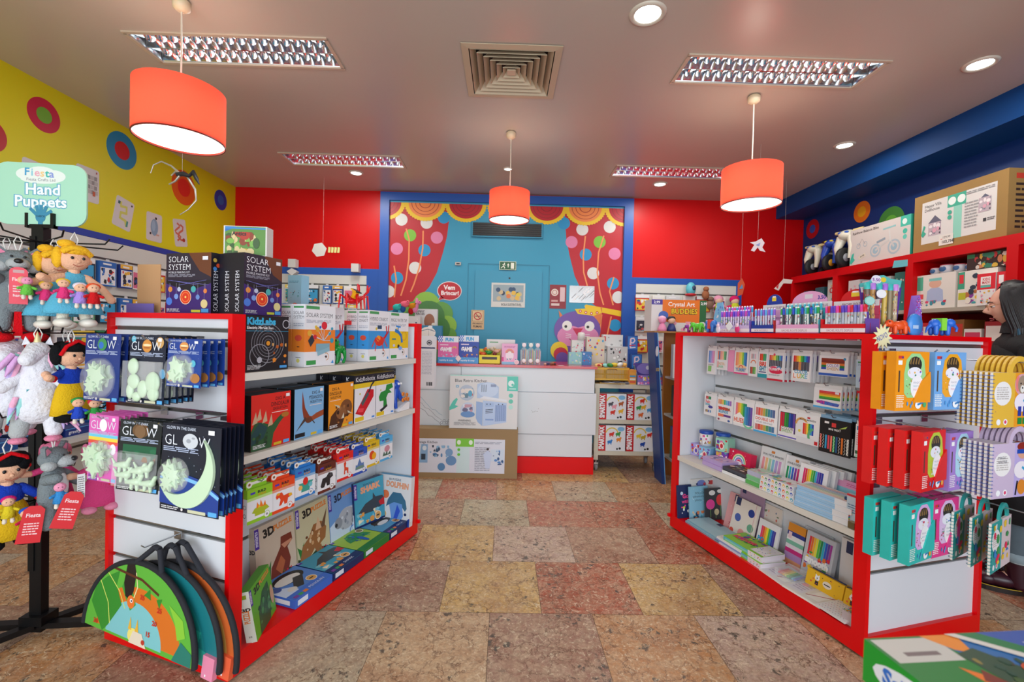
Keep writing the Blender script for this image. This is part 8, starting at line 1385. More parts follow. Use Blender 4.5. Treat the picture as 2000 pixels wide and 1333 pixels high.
for i, (x, z, y) in enumerate(((1.405, 1.265, 4.99), (1.43, 1.115, 4.9))):
    def d_P(A, m): A.rect(.06, .06, .88, .88, '#3A7AC8'); A.line([(.3, .2), (.32, .8)], .018, '#E8C8D8'); A.line([(.32, .8), (.62, .82), (.72, .65), (.55, .5), (.34, .52)], .016, '#E8D8E8'); A.line([(.2, .3), (.8, .36)], .01, '#C83A5A'); A.line([(.25, .15), (.8, .2)], .01, '#E8E0E8')
    sh('letter_game_box', 'toy box', 'blue box with a big outlined letter P, %s one' % ['upper', 'lower'][i], x, y, z-.2, .115, .08, .36 if i == 0 else .31, '#1E4A98', lambda A, m: d_P(Art(m, (-.0575, 0, .2 if i == 0 else .15), (1, 0, 0), (0, 0, 1), .115, .16), m))
# ================================================================ packets on the slatwalls
def wpack(k, w, h):
    R = random.Random('w%d' % k); pal = [['#2A6AB8', '#E8E8E8', '#C8302A', '#8AC8E0'], ['#C8282A', '#E8C03A', '#E8E8E8', '#2A4A8A'], ['#3A8A5A', '#E8E8E8', '#3A6AC0', '#E89A3A'], ['#1E3A8A', '#E8E8E8', '#E8B03A', '#D84A3A'], ['#D8D8D8', '#3A3A4A', '#C84A4A', '#5AA8C8'], ['#1A2A3A', '#3AA0D0', '#E8E8E8', '#D8702A'], ['#E8E4DC', '#D86A8A', '#5A9A6A', '#3A4A8A'], ['#C8C8CC', '#2A8A8A', '#E8C84A', '#8A3A3A']][k % 8]
    m = MB(); m.box(-w/2, w/2, -.03, 0, -h, 0, pal[0]); A = Art(m, (-w/2, -.03, -h), (1, 0, 0), (0, 0, 1), w, h); A.rect(.06, .05, .88, .7, pal[1]); A.splat(.1, .08, .8, .64, pal+['#2A2A30'], 18, k, .2); A.rect(.0, .82, 1, .18, pal[2] if k % 2 else pal[0]); A.rect(.2, .86, .5, .07, '#E8E8E8'); m.box(-.015, .015, -.028, -.024, 0, .02, '#D8D8D8')
    return m
protos = {}
def slatpack(k, w, h, M4, lab, grp):
    key = (k, w, h)
    if key not in protos: protos[key] = wpack(k, w, h).build('toy_packet', M4=M4, label=lab, cat='toy packet', group=grp)
    else: copy(protos[key], M4, lab, grp)
R = random.Random(21); RN = ['top', 'second', 'third', 'fourth', 'fifth', 'sixth']
for r, (z, h, y0, y1) in enumerate(((1.93, .2, 2.35, 5.3), (1.64, .22, 2.35, 5.3), (1.36, .2, 2.35, 4.2), (1.1, .2, 2.35, 4.1), (.84, .18, 2.35, 4.0))):
    y = y0; i = 0
    while y < y1:
        w = (.13, .16, .19)[(i*5+r*3) % 3]
        slatpack((i*3+r*5) % 8 if r < 3 else (5, 3, 0)[(i+r) % 3], w, h, T(XL+.024, y, z, radians(90)), 'toy packet below the yellow wall, %s row, %s from the camera' % (RN[r], ORD[i]), 'toy packets under the yellow wall'); y += w+.025; i += 1
m = MB(); m.box(-1.0, 1.2, -.26, 0, 0, .03, '#C8C8C4'); m.build('wall_shelf', M4=T(XL+.022, 3.4, .56, radians(90)), label='white shelf under the hanging packets on the left wall', cat='shelf')
for i in range(7):
    sh('flat_game_carton', 'carton', 'dark blue game carton with silver lettering on the left wall shelf, %s from the camera' % ORD[i], 0, 0, 0, .24, .16, .06+.01*(i % 3), ['#16307A', '#1A4A8A', '#122040'][i % 3], lambda A, m: (A.text('gravity', .1, .3, .4, '#D8DCE4', .02, maxw=.7), A.rect(0, .85, 1, .1, '#5A9AD0'))).matrix_basis = T(XL+.2, 2.6+.28*i, .5905, radians(90))
for r, (z, h) in enumerate(((1.95, .22), (1.72, .2))):
    x = -2.98; i = 0
    while x < -1.78:
        w = (.12, .15, .1)[(i+r) % 3]; slatpack((i*3+r+1) % 8, w, h, T(x, YB-.024, z), 'toy packet on the left back panel, %s row, %s from the left' % (['upper', 'lower'][r], ORD[i]), 'toy packets on the left back panel'); x += w+.03; i += 1
for r, (z, h, x1) in enumerate(((1.93, .19, 2.8), (1.66, .18, 2.0), (1.42, .2, 1.95))):
    x = 1.69; i = 0
    while x < x1:
        w = (.17, .15)[(i+r) % 2]; slatpack((1, 6, 4, 6)[(i+r*2) % 4], w, h, T(x, YB-.024, z), 'toy packet on the right back panel, %s row, %s from the left' % (RN[r], ORD[i]), 'toy packets on the right back panel'); x += w+.03; i += 1
m = MB(); m.ell((0, 0, .06), (.06, .05, .085), '#5ABAC8'); m.ell((.02, -.045, .07), (.025, .012, .03), '#2A3A5A'); m.ell((0, 0, -.01), (.07, .06, .02), '#C8202A'); m.build('egg_toy', M4=T(2.27, YB-.1, 1.955), label='turquoise egg-shaped toy above the craft figures box', cat='toy')
for i, (x, c, c2, lab) in enumerate(((2.62, '#E8A0B8', '#A8C83A', 'pink plush doll hanging on the right back panel'), (2.82, '#D8286A', '#C8D03A', 'crimson-hooded doll in yellow hanging at the right end of the back panel'))):
    t = empty('hanging_doll', T(x, YB-.1, 1.8), lab, 'doll'); kid(t, MB().ell((0, 0, .08), (.05, .04, .05), PL('#E8C0A8')), 'head'); kid(t, MB().ell((0, .01, .1), (.06, .045, .05), PL(c)), 'hood'); kid(t, MB().ell((0, -.01, -.0), (.05, .04, .07), PL(c2)), 'body')
    for q in (-1, 1): kid(t, MB().limb((q*.04, 0, .02), (q*.1, 0, .0), .018, .015, PL(c), 8), 'arm'); kid(t, MB().limb((q*.03, 0, -.05), (q*.035, 0, -.14), .02, .018, PL(c), 8), 'leg')
for i, (x, z, c) in enumerate(((2.52, 1.83, '#8A6A5A'), (2.46, 1.95, '#A86A4A'))):
    m = MB(); m.ell((0, 0, 0), (.045, .035, .06), PL(c)); m.ell((0, -.01, .07), (.035, .03, .032), PL(c)); m.build('brown_soft_toy', M4=T(x, YB-.09, z), label='small brown soft toy beside the craft figures box, %s one' % ['lower', 'upper'][i], cat='soft toy')
sh('white_bib_pack', 'toy packet', 'white packet with a round red berry print on the wooden rack', 1.74, 4.40, 1.0205+.0, .2, .06, .33, '#DCDCE0', lambda A, m: (A.circ(.5, .6, .028, '#C8404A'), A.circ(.25, .75, .015, '#7A8A6A')))
sh('monkey_puzzle_box', 'toy box', 'dark green box with a brown animal face on the rack, lower shelf', 1.78, 4.40, .6405, .22, .1, .3, '#2A3A2A', lambda A, m: (A.ell(.6, .6, .3, .25, '#B07A5A'), A.splat(.1, .05, .8, .3, ['#3A6A4A', '#E8C8A0'], 8, 2, .1)))
for i, (z, c) in enumerate(((.2205, '#2A8A7A'), (.38, '#2A5AA8'))): sh('small_game_box', 'toy box', '%s game box on the lowest shelf of the rack' % ['turquoise', 'blue'][i], 1.78, 4.40, z, .22, .1, .155, c, lambda A, m: A.splat(.1, .1, .8, .8, ['#E8E8E8', '#C83A3A', '#E8C03A'], 10, i, .12))
# ================================================================ goods in and on the red cubby unit
def cb(name, cat, lab, y, z, w, d, h, c, draw, x=3.36, yaw=0, rx=0, **s): return pbox(name, w, d, h, c, draw, T(x, y, z, radians(-90+yaw), rx), lab, cat, None, **s)
def d_doll(A, m):
    A.rect(.1, .14, .8, .72, '#D8D5D0'); A.rect(.4, .66, .2, .2, '#2CA88A'); A.circ(.45, .76, .03, '#E4F0EA'); A.circ(.55, .76, .03, '#E4F0EA'); A.rect(.47, .14, .09, .52, '#8ACDB8'); A.text('Happy Villa', .13, .76, .05, '#4A4A4A', .01, maxw=.2); A.text('Dollhouse', .13, .69, .05, '#4A4A4A', .01, maxw=.18)
    for x, y, s_ in ((.26, .42, 1), (.79, .58, .8)): A.poly([(x-.08*s_, y+.06), (x, y+.18*s_), (x+.08*s_, y+.06)], '#5A5A6E'); A.rect(x-.075*s_, y-.16*s_, .15*s_, .22, '#B8A8B0'); A.splat(x-.07*s_, y-.15*s_, .14*s_, .2, ['#3A3A44', '#D8A0B0', '#7A7A88', '#E8E0E0'], 12, 2, .2)
    A.poly([(.1, .3), (.13, .46), (.15, .44), (.13, .36), (.16, .32), (.12, .26)], '#2CA88A'); A.small(.59, .25, .14, .42, 9, '#9A9A9A', 3); A.small(.6, .78, .28, .05, 2, '#8A8A8A', 2); A.rect(.78, .3, .03, .05, '#2A2A2E'); A.small(.82, .3, .07, .05, 2, '#4A4A4E', 3); A.circ(.43, .58, .016, '#2CA88A'); A.circ(.43, .5, .016, '#2CA88A')
    A.rect(.32, .06, .16, .17, '#E0DCD2'); A.text('129,99', .36, .17, .035, '#5A5A5A', .02); A.text('103,75€', .35, .09, .045, '#2A2A2E', .03); A.rect(.36, .16, -.02, .01, '#C83A3A')
def k_side(A): A.small(.15, .1, .7, .7, 9, '#3A2A1E', 3); A.rect(.15, .85, .6, .08, '#C8402A')
o = cb('dollhouse_carton', 'carton', 'large brown dollhouse carton with white label, on top of the red cubby unit', 3.36, 2.146, .70, .34, .46, M('#9C7A42', rough=.75, noise=.06, nscale=8), lambda A, m: (d_doll(A, m), k_side(rside(m, .70, .34, .46))), 3.34)
def d_bike(A, m):
    A.rect(.85, .74, .15, .26, '#3CB8A0'); A.ell(.91, .86, .035, .07, '#E0ECE8'); A.text('Rainbow Balance Bike', .04, .86, .07, '#3E3A38', .02, maxw=.56); A.circ(.92, .62, .022, '#3CB8A0'); A.circ(.92, .48, .02, '#5CC4B0')
    for x, r in ((.46, .06), (.76, .065)): A.ring(x, .3, r, .016, '#A8B8C0'); A.circ(x, .3, r*.5, '#98B4C0')
    A.line([(.46, .3), (.58, .42), (.7, .5), (.76, .3)], .018, '#C4C4C0'); A.line([(.7, .46), (.68, .76)], .014, '#CFCFCB'); A.line([(.58, .8), (.78, .82)], .014, '#8CC0C0'); A.line([(.48, .5), (.62, .56)], .02, '#8A9AA4')
    A.ring(.16, .52, .025, .006, '#A8B8C0'); A.ring(.28, .54, .025, .006, '#A8B8C0'); A.line([(.16, .52), (.22, .7), (.28, .54)], .005, '#9A9A9A'); A.poly([(.0, .1), (.04, .32), (.08, .36), (.07, .22), (.1, .16), (.03, .05)], '#3CB8A0'); A.poly([(.16, .22), (.28, .3), (.3, .22), (.18, .13)], '#D8D0BC'); A.text('69,99', .2, .19, .045, '#4A4A4A', .02, rot=.25)
cb('balance_bike_carton', 'carton', 'white and teal balance bike carton next to the dollhouse carton', 4.07, 2.146, .66, .14, .345, '#CFC8C2', d_bike, 3.34, r='#2CA890', l='#CFC8C2')
def rider(y, c, lab, x=3.5, sc=1):
    t = empty('ride_on_scooter', T(x, y, 2.146, radians(-78)) @ Matrix.Scale(sc, 4), lab, 'ride-on toy', 'ride-on scooters on the cubby unit'); K = M(c, rough=.3); WH = M('#1A1A1C', rough=.6)
    m = MB(); m.ell((0, .05, .285), (.085, .15, .045), K, 20); m.ell((0, -.05, .29), (.075, .08, .05), K, 18); m.limb((0, .05, .27), (0, .17, .22), .06, .05, K, 14); kid(t, m, 'body')
    for q in (-1, 1): kid(t, MB().tube([(q*.05, -.06, .27), (q*.07, -.085, .18), (q*.055, -.09, .08)], [.045, .03, .018], K, 12), 'fork_leg'); kid(t, MB().tube([(q*.05, -.05, .32), (q*.13, -.04, .33)], [.018, .014], M('#E0C88A' if c != '#1C48B0' else '#1A1A1E', rough=.5), 10), 'handlebar')
    w_ = MB(); w_.lathe([(.03, -.022), (.075, -.022), (.088, -.01), (.088, .01), (.075, .022), (.03, .022)], WH, 28, (0, -.09, .09), 'x'); w_.lathe([(.001, -.026), (.035, -.026), (.035, .026), (.001, .026)], M('#8A8C92' if c != '#1C48B0' else '#D8A02A', rough=.4), 20, (0, -.09, .09), 'x'); kid(t, w_, 'front_wheel')
    for q in (-1, 1): w_ = MB(); w_.lathe([(.001, -.018), (.06, -.018), (.06, .018), (.001, .018)], WH, 24, (q*.07, .16, .062), 'x'); kid(t, w_, 'rear_wheel')
    f = MB(); f.ell((-.03, -.11, .31), (.022, .012, .012), '#D8C03A' if c == '#1C48B0' else '#2A5AB8', 12); f.ell((.03, -.11, .31), (.022, .012, .012), '#D8C03A' if c == '#1C48B0' else '#2A5AB8', 12); kid(t, f, 'eye_decals')
rider(5.05, '#D8D2BC', 'cream ride-on scooter furthest left on the cubby unit', 3.48); rider(4.77, '#1C48B0', 'blue ride-on scooter with an orange wheel hub, in the middle', 3.48, 1.02); rider(4.50, '#DAD5C2', 'cream ride-on scooter next to the white carton', 3.44, 1.12)
def d_kid(A, m): A.ell(.5, .72, .16, .13, '#D8A890'); A.rect(.34, .8, .32, .08, '#7AC0B8'); A.poly([(.28, .2), (.3, .52), (.4, .6), (.6, .6), (.7, .52), (.72, .2)], '#A8B4D0'); A.splat(.2, .08, .6, .16, ['#C82A4A', '#D84A6A', '#3A8A9A'], 10, 2, .1); A.rect(.02, .55, .16, .4, '#4AA88A'); A.rect(.02, .3, .18, .14, '#D84A4A'); A.small(.03, .1, .16, .15, 3, '#8A6A5A', 1)
def d_dough(A, m): A.rect(.0, .5, .18, .48, '#3A9A7A'); A.rect(.03, .66, .12, .25, '#D8303A'); A.rect(.02, .2, .2, .2, '#B8B82A'); A.splat(.22, .08, .74, .85, ['#2A3A4A', '#D8503A', '#3A9AA0', '#E8C03A', '#8A3A98', '#E8E0D0', '#B8703A'], 34, 4, .13)
def d_dough2(A, m): A.rect(0, .75, .2, .25, '#3A8A5A'); A.splat(.2, .05, .78, .9, ['#3A2418', '#D88A5A', '#3A8A6A', '#E8C04A', '#C83A3A', '#2A6AB0', '#E8E0D0'], 34, 8, .14)
def d_tm(A, m): A.rect(0, .5, 1, .5, '#D82430'); A.rect(.2, .64, .55, .26, '#F0E8E4'); A.text('KIDS', .3, .78, .08, '#C83A3A', .03, maxw=.4); A.text('MADE', .28, .68, .08, '#C83A3A', .03, maxw=.42); A.rect(.2, .56, .55, .07, '#5AB8A8'); A.splat(.05, .05, .9, .42, ['#C8304A', '#3A9A8A', '#E8B03A', '#8A5AA0', '#E8A0B0'], 20, 3, .08)
Z1 = 1.6905
cb('dough_kit_box', 'toy box', 'wide dough kit box with a child in pale blue, cubby shelf left', 3.475+.03, Z1, .32, .12, .27, '#DDD6CC', d_kid, 3.34); cb('dough_kit_box', 'toy box', 'busy dough kit box with mermaid colours, right of the child box', 3.19, Z1, .27, .12, .26, '#E0DAD0', d_dough, 3.34)
cb('dough_kit_box', 'toy box', 'dark dough kit box stacked above the mermaid coloured one', 3.14, Z1+.2605, .27, .12, .115, '#3A2A22', d_dough2, 3.35)
cb('bead_box', 'toy box', 'red and white bead box standing before the dough kits', 3.095, Z1, .12, .04, .22, '#E6E2DE', d_tm, 3.305); cb('bead_box', 'toy box', 'second red and white bead box, right of the first', 3.0, Z1, .05, .04, .22, '#D82430', lambda A, m: A.rect(.2, .64, .6, .26, '#F0E8E4'), 3.305)
for i, (y, s_) in enumerate(((3.56, .034), (3.47, .042), (3.37, .036), (3.29, .03))):
    m = MB(); m.lathe([(.001, 0), (s_, 0), (s_*1.1, s_*1.2), (s_, s_*1.5), (.001, s_*1.5)], '#D8D8DC', 20); m.ell((-s_*1.0, 0, s_*.8), (.006, s_*.7, s_*.5), '#3A6A9A', 12); m.ell((0, 0, s_*1.55), (s_*1.1, s_*1.1, .006), '#C83A4A', 14)
    m.build('face_jar', M4=T(3.40, y, Z1+.2705), label='round red-rimmed jar on top of the dough kit box, %s from the left' % ORD[i], cat='jar')
for i, (y, w, h, c, cs, lab) in enumerate(((4.36, .14, .27, '#DCD8D6', ['#C83A5A', '#8AC0A8', '#E8B0B8'], 'white box with cherries, middle cubby, left'), (4.2, .12, .25, '#D8D4D6', ['#D84A8A', '#5AAAA0', '#E8E8E8'], 'white box with pink dolls, middle cubby'), (4.02, .16, .26, '#C8C8C0', ['#C88A3A', '#3A9A8A', '#E8E0D0'], 'box with an orange basket picture, middle cubby'), (3.85, .1, .28, '#2A7A70', ['#3A9A8A', '#E8E0D0'], 'dark green box, middle cubby, right'))):
    cb('playset_box', 'toy box', lab, y, Z1-.02+.02, w, .12, h+.05, c, lambda A, m: A.splat(.1, .15, .8, .7, cs, 14, i, .14))
cb('cream_playset_box', 'toy box', 'tall plain cream box at the back of the middle cubby', 3.93, Z1, .28, .1, .33, '#C8BCA8', lambda A, m: None, 3.5)
for i, (y, w, h, c, cs, lab) in enumerate(((5.02, .16, .22, '#2A3A44', ['#C83A2A', '#2A9A9A', '#E8E8E8'], 'teal box with two red rings, far cubby'), (4.84, .14, .24, '#2A5A64', ['#C82A2A', '#3AA0A0'], 'dark teal box with red rings, far cubby'), (4.66, .12, .3, '#C8C8C0', ['#3A9AA8', '#E8C03A', '#C83A3A'], 'tall box with a red bottle shape, far cubby'))):
    cb('bath_toy_box', 'toy box', lab, y, Z1, w, .12, h+.06, c, lambda A, m: (A.splat(.1, .15, .8, .7, cs, 14, i+3, .14), A.ring(.5, .7, .03, .012, '#C8202A')))
cb('red_bottle_box', 'toy box', 'white box with teal top at the right of the far cubby', 4.6-.01, Z1, .03, .1, .2, '#D8D4D0', lambda A, m: None, 3.34)
for c_, (ya, yb) in enumerate(((2.98, 3.64), (3.75, 4.47), (4.6, 5.18))):
    for r, z in enumerate((1.2805, .8805)):
        y = yb-.08; i = 0
        while y > ya+.06:
            w = (.14, .17, .12)[(i+r+c_) % 3]; h = (.3, .25, .32)[(i*2+c_) % 3]; cols = [['#C8282A', '#E8E0D8', '#E8A83A'], ['#8A5A2A', '#C83A2A', '#3A6AC0'], ['#E0DCD4', '#C83A5A', '#5A9A8A'], ['#A01E22', '#E8E0D8', '#3A3A4A']][(i+c_*2+r) % 4]
            cb('craft_box', 'toy box', 'craft box in the %s cubby, %s shelf, %s from the left' % (['right', 'middle', 'far left'][c_], ['middle', 'low'][r], ORD[i]), y-w/2+.05, z, w, .16, h, cols[0], lambda A, m: (A.rect(.06, .55, .88, .35, cols[1]), A.splat(.08, .06, .84, .48, cols+['#2A2A2E', '#E8C84A'], 16, i*7+r+c_, .13)), 3.35+.01*(i % 2)); y -= w+.012; i += 1
MB().prism([(-.06, -.03), (.05, -.025), (.06, .03), (-.05, .03)], -.003, 0, '#5AA8B0').build('shelf_talker', M4=T(3.28, 3.745, 2.075, radians(-90+35)), label='small turquoise shelf sign sticking out below the bike carton', cat='sign')
# a glimpse of shelf goods behind the person
# ================================================================ the person by the right-hand shelves
def person():
    PX, PY = 3.06, 2.62
    def HP(x, y, z): return (PX+x, PY+y, z)
    t = empty('person', T(PX-.03, PY, 0, radians(-34)) @ T(-PX, -PY, 0), 'person in a long black coat and round glasses, behind the right unit, looking down left', 'person')
    SK = M('#D9A48C', rough=.5, noise=.02, nscale=12, subs=1)
    # body: one skinned surface from head base to feet
    V = [(0, 0, .95), (.0, 0, 1.12), (-.01, 0, 1.3), (0, 0, 1.44), (-.015, 0, 1.50), (-.03, 0, 1.56), (0, -.18, 1.40), (0, .18, 1.40), (.03, -.24, 1.14), (.03, .24, 1.14), (-.1, -.22, .98), (-.1, .22, .98), (-.16, -.19, .94), (-.16, .19, .94),
         (0, -.09, .88), (0, .09, .88), (-.03, -.1, .5), (.02, .11, .5), (.0, -.1, .1), (.04, .11, .1), (-.13, -.1, .04), (-.09, .11, .04)]
    E = [(0, 1), (1, 2), (2, 3), (3, 4), (4, 5), (3, 6), (3, 7), (6, 8), (7, 9), (8, 10), (9, 11), (10, 12), (11, 13), (0, 14), (0, 15), (14, 16), (15, 17), (16, 18), (17, 19), (18, 20), (19, 21)]
    RR = [.13, .12, .13, .09, .052, .05, .065, .065, .045, .045, .032, .032, .028, .028, .085, .085, .058, .058, .04, .04, .032, .032]
    for q, (s_, b) in enumerate(((-1, 12), (1, 13))):
        for f in range(4):
            k = len(V); V += [(-.2, s_*(.165+.018*f), .935-.006*f), (-.228, s_*(.165+.018*f), .92-.008*f)]; E += [(b, k), (k, k+1)]; RR += [.0105, .009]
        k = len(V); V += [(-.185, s_*.15, .955), (-.205, s_*.14, .95)]; E += [(b, k), (k, k+1)]; RR += [.012, .01]
    me = bpy.data.meshes.new('body'); me.from_pydata([HP(*v) for v in V], E, []); me.materials.append(SK); o = bpy.data.objects.new('body', me); COL.objects.link(o); o.parent = t
    sk = o.modifiers.new('skin', 'SKIN'); sk.use_smooth_shade = True
    if not me.skin_vertices: bpy.context.view_layer.update()
    for i, v in enumerate(me.skin_vertices[0].data): v.radius = (RR[i], RR[i]); v.use_root = (i == 0)
    sb = o.modifiers.new('sub', 'SUBSURF'); sb.levels = 1; sb.render_levels = 2
    # head: a sphere shaped into a face looking towards -x and a little down
    vs, fs = [], []; NU, NV = 72, 56
    def g(a, b, s1, s2): return math.exp(-(a*a)/(s1*s1)-(b*b)/(s2*s2))
    for j in range(NV+1):
        th = pi*j/NV
        for i in range(NU):
            ph = 2*pi*i/NU; dx, dy, dz = -sin(th)*cos(ph), sin(th)*sin(ph), cos(th)      # front is -x
            r = .092; X_, Y_, Z_ = dx*.098, dy*.076, dz*.122
            if dz < 0: k_ = 1-.28*dz*dz; Y_ *= k_; X_ *= 1-.12*dz*dz if dx < 0 else 1-.35*dz*dz
            fr = max(0, -dx)
            if fr > 0:
                z0, y0 = Z_, Y_
                X_ -= .026*g(y0, z0+.022, .011, .016)*fr      # nose tip
                X_ -= .016*g(y0, z0+.004, .009, .02)*fr       # bridge
                X_ -= .009*g(y0, z0+.061, .022, .006)*fr      # upper lip
                X_ -= .008*g(y0, z0+.074, .02, .006)*fr       # lower lip
                X_ += .005*g(y0, z0+.068, .022, .003)*fr
                X_ -= .012*g(y0, z0+.103, .022, .016)*fr      # chin
                X_ += .011*g(abs(y0)-.031, z0-.012, .016, .013)*fr   # eye sockets
                X_ -= .004*g(abs(y0)-.03, z0-.032, .022, .006)*fr    # brow
                X_ -= .004*g(abs(y0)-.042, z0+.025, .018, .02)*fr    # cheek
            vs.append((X_, Y_, Z_))
    fs = [(j*NU+i, j*NU+(i+1) % NU, (j+1)*NU+(i+1) % NU, (j+1)*NU+i) for j in range(NV) for i in range(NU)]
    HM = T(PX-.045, PY, 1.655, radians(-8)) @ Matrix.Rotation(radians(-9), 4, 'Y')
    h = MB(); h.add(vs, [tuple(reversed(f)) for f in fs], SK, True)
    hd = kid(t, h, 'head', M4=HM)
    def hk(mb, name): o = mb.build(name, parent=hd); return o
    for q in (-1, 1):
        m = MB(); m.ell((-.082, q*.031, .008), (.011, .014, .0095), M('#E8E2DC', rough=.3), 12); m.ell((-.0925, q*.031, .006), (.003, .006, .006), M('#2A1A14', rough=.2), 10); hk(m, 'eye')
        hk(MB().ell((-.084, q*.031, .0125), (.0115, .0155, .0075), SK, 12), 'eyelid'); hk(MB().tube([(-.0935, q*.02, .009), (-.0965, q*.031, .0065), (-.09, q*.044, .009)], .0012, M('#1A1210'), 5), 'eyelashes')
        hk(MB().tube([(-.1, q*.012, .03), (-.098, q*.03, .036), (-.085, q*.05, .03)], [.0022, .003, .0015], M('#1E1614', rough=.8), 6), 'eyebrow')
        hk(MB().tube([(-.104+.019*(1-cos(a*pi/10))*.0-.004, q*.033+.021*cos(a*pi/10), .006+.019*sin(a*pi/10)) for a in range(21)], .0011, M('#C8A070', rough=.25, metal=.9), 5), 'glasses_rim')
        hk(MB().tube([(-.106, q*.054, .009), (-.06, q*.072, .014), (.02, q*.078, .012)], .0012, M('#C8A070', rough=.25, metal=.9), 5), 'glasses_temple')
        e = MB(); e.ell((.012, q*.077, -.008), (.017, .007, .028), SK, 12); hk(e, 'ear')
    hk(MB().tube([(-.106, -.013, .008), (-.112, 0, .011), (-.106, .013, .008)], .0011, M('#C8A070', rough=.25, metal=.9), 5), 'glasses_bridge')
    m = MB(); m.tube([(-.091, -.02, -.066), (-.103, -.006, -.0625), (-.103, .006, -.0625), (-.091, .02, -.066)], [.002, .004, .004, .002], M('#A8484A', rough=.4), 8); m.tube([(-.09, -.018, -.0725), (-.101, 0, -.075), (-.09, .018, -.0725)], [.002, .0048, .002], M('#B05052', rough=.4), 8); hk(m, 'lips')
    HR = M('#121014', rough=.45, noise=.2, nscale=60); HB = M('#12425A', rough=.5)
    m = MB(); vs = []
    for j in range(15):
        th = pi*.62*j/14
        for i in range(33):
            ph = radians(52)+2*pi*i/32*(308-52)/360 if j > 3 else 2*pi*i/32
            lo = min(1, j/4); ph = (1-lo)*2*pi*i/32+lo*(radians(58)+radians(244)*i/32)
            vs.append((-sin(th)*cos(ph)*.112+.004, sin(th)*sin(ph)*.092, cos(th)*.135+.004))
    m.add(vs, [(j*33+i, (j+1)*33+i, (j+1)*33+i+1, j*33+i+1) for j in range(14) for i in range(32)], HR, True); hr = hk(m, 'hair')
    so = hr.modifiers.new('thick', 'SOLIDIFY'); so.thickness = .012; so.offset = -1
    R = random.Random(8); st = MB()
    for i in range(110):
        a = radians(60+240*i/109); x, y = -cos(a)*.116+.006, sin(a)*.099; lg = R.uniform(.2, .34); q = R.uniform(.9, 1.05)
        st.tube([(x*.2, y*.1, .148), (x*.74, y*.66, .112), (x*1.03, y*1.0, .05), (x*1.12*q+.01, y*1.1, -.05), (x*1.05*q+.02, y*1.2, -.14)], [.004, .0065, .0075, .0085, .009], HR, 6)
        st.tube([(x*1.05*q+.02, y*1.2, -.14), (x*.8+R.uniform(-.02, .01), y*1.3+R.uniform(-.01, .01), -.14-lg*.5), (x*.7+R.uniform(-.03, .02), y*1.28+R.uniform(-.02, .02), -.14-lg)], [.009, .009, .002], HB if R.random() < .3 else HR, 6)
    hk(st, 'long_hair')
    CO = M('#0E0F12', rough=.8, bump=.2, nscale=90)
    c = MB(); c.lathe([(.062, 1.52), (.075, 1.47), (.15, 1.445), (.2, 1.38), (.19, 1.2), (.175, 1.05), (.2, .9), (.23, .62), (.235, .42), (.225, .42), (.17, .6)], CO, 36, HP(.01, 0, 0), sx=.72); c.ell(HP(.01, 0, 1.405), (.125, .25, .105), CO, 24); kid(t, c, 'long_coat')
    c = MB(); c.lathe([(.085, 1.46), (.07, 1.5), (.066, 1.555), (.074, 1.56), (.085, 1.49)], CO, 24, HP(-.015, 0, 0), sx=.95); kid(t, c, 'collar')
    for s_ in (-1, 1): kid(t, MB().tube([HP(0, s_*.165, 1.41), HP(.02, s_*.235, 1.27), HP(.03, s_*.245, 1.13), HP(-.04, s_*.235, 1.03), HP(-.11, s_*.215, .975)], [.075, .068, .058, .052, .048], CO, 14), 'sleeve')
    for s_, x in ((-1, -.02), (1, .03)):
        kid(t, MB().tube([HP(x*.4, s_*.1, .86), HP(x, s_*.105, .5), HP(x+.01, s_*.105, .2)], [.1, .075, .062], M('#56646C', rough=.85, noise=.1, nscale=50), 16), 'trouser_leg')
        kid(t, MB().lathe([(.062, .19), (.068, .2), (.07, .235), (.062, .24)], M('#8A9AA0', rough=.85, noise=.12, nscale=60), 20, HP(x+.01, s_*.105, 0)), 'turned_up_hem')
        kid(t, MB().tube([HP(x+.01, s_*.105, .15), HP(x+.01, s_*.105, .215)], .045, M('#C8C8C4', rough=.9), 14), 'sock')
        BO = M('#35101E', rough=.3, noise=.08, nscale=20); b = MB(); b.tube([HP(x+.012, s_*.105, .18), HP(x+.012, s_*.105, .1), HP(x+.02, s_*.105, .05)], [.056, .052, .05], BO, 18); b.ell(HP(x-.06, s_*.105, .062), (.09, .048, .042), BO, 20); b.ell(HP(x-.115, s_*.105, .058), (.058, .05, .04), BO, 20); b.ell(HP(x+.02, s_*.105, .06), (.052, .047, .045), BO, 16); bt = kid(t, b, 'boot')
        sl = MB(); P = [(PX+x-.06+.118*cos(k*pi/16)*(1 if cos(k*pi/16) < 0 else .98)+(-.0), PY+s_*.105+(.05+.008*cos(k*pi/16+pi))*sin(k*pi/16)) for k in range(32)]
        sl.prism([(px, py) for px, py in P], .0, .026, '#1E1410', axis='z'); sl.tube([(px, py, .029) for px, py in P]+[(P[0][0], P[0][1], .029)], .0024, '#C8A82A', 5); sl.build('sole', parent=bt)
        lc = MB()
        for k in range(6): lc.tube([HP(x-.035-.012*k+.03*0, s_*.105-.022, .15-.014*k), HP(x-.045-.012*k, s_*.105, .157-.014*k), HP(x-.035-.012*k, s_*.105+.022, .15-.014*k)], .0028, '#120A0C', 6)
        lc.build('laces', parent=bt)
person()
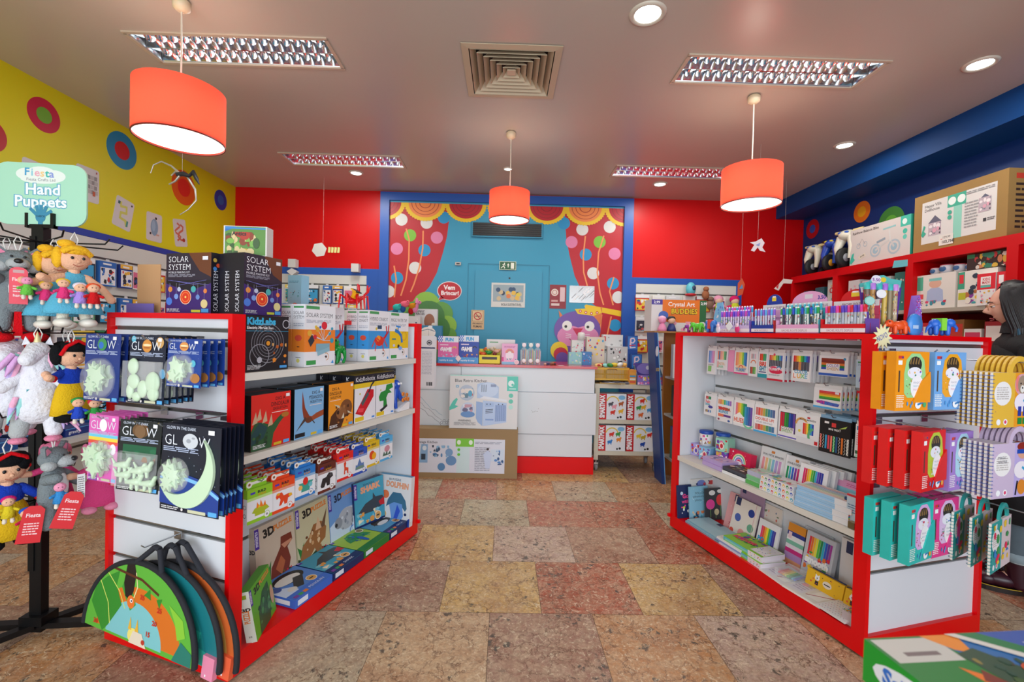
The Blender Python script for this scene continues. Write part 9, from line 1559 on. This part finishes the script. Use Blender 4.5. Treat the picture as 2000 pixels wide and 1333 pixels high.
# ================================================================ boxes of animal figures in the near right corner
t = empty('display_table', T(1.17, .82, 0), 'low display table at the near right corner carrying the animal boxes', 'table')
kid(t, MB().box(-.52, .5, -.32, .02, .70, .734, RED), 'tabletop'); 
for x in (-.49, .47):
    for y in (-.29, -.01): kid(t, MB().box(x-.02, x+.02, y-.02, y+.02, 0, .70, WHT), 'leg')
def schbox(M4, lab, top):
    m = MB(); w, d, h = .36, .24, .075; GN = '#16922A'; m.box(-w/2, w/2, 0, d, 0, h, '#1E8A34', l=GN, f='#1E8A34', b=GN, r=GN); A = topf(m, w, d, h)
    A.rect(0, 0, 1, 1, '#2A6AA8'); A.poly([(0, 0), (0, 1), (.3, 1), (.55, .45), (.3, .2), (.3, 0)], '#1E7A30'); A.poly([(.28, 0), (.5, .3), (.85, .4), (1, .3), (1, 0)], '#2A6AB4'); A.rect(.02, .74, .34, .24, '#C8C4BC'); A.rect(.1, .8, .18, .04, '#7A6A6A'); A.poly([(.3, 1), (.5, 1), (.45, .8), (.38, .84)], '#E88A2A')
    A.poly([(.27, .68), (.34, .6), (.44, .3), (.4, .22), (.33, .35)], '#E8741A'); A.poly([(.36, .8), (.48, .85), (.6, .6), (.52, .3), (.44, .3), (.4, .5)], '#2A4A34'); A.poly([(.3, .55), (.36, .65), (.42, .45)], '#7A2A1A'); A.splat(.36, .2, .26, .55, ['#3A5A2A', '#5A3A2A', '#234A3A', '#8A7A3A'], 16, 3, .12); A.ell(.62, .62, .06, .06, '#C84A1A'); A.ell(.7, .55, .05, .06, '#D8581A'); A.poly([(.7, .0), (.8, .2), (.86, .15), (.8, 0)], '#1A3A5A'); A.rect(.62, .06, .14, .06, '#7A8A6A')
    A.poly([(.44, 1), (.5, 1), (1, .4), (1, .3)], '#D8D4CC'); A.poly([(.62, 1), (1, 1), (1, .52)], '#3A5AA8'); A.poly([(.5, 1), (.62, 1), (1, .52), (1, .4)], '#2A7A4A'); A.rect(.78, .84, .2, .04, '#A8B0D0'); A.rect(.84, .76, .14, .04, '#A8B0D0')
    B = lside(m, w, d, h); B.ell(.5, .5, .42, .4, '#DCE0E4'); B.text('Schleich', .16, .36, .34, '#2A6AC0', .05, maxw=.66); B = front(m, w, h); B.rect(.1, .15, .5, .6, '#D8DCE0'); B.text('WILD LIFE', .14, .3, .3, '#2A6AC0', .05, maxw=.4)
    return m.build('animal_figure_box', M4=M4, label=lab, cat='toy box', group='green animal figure boxes in the near corner')
for i in range(2): schbox(T(.682-.003*i, .562, .7345+.0755*i, radians(3.5+1.2*i)) @ Matrix.Translation((.18, 0, 0)), ['lower green animal figure box in the near right corner', 'upper green animal figure box with a parrot picture, near right corner'][i], 1)
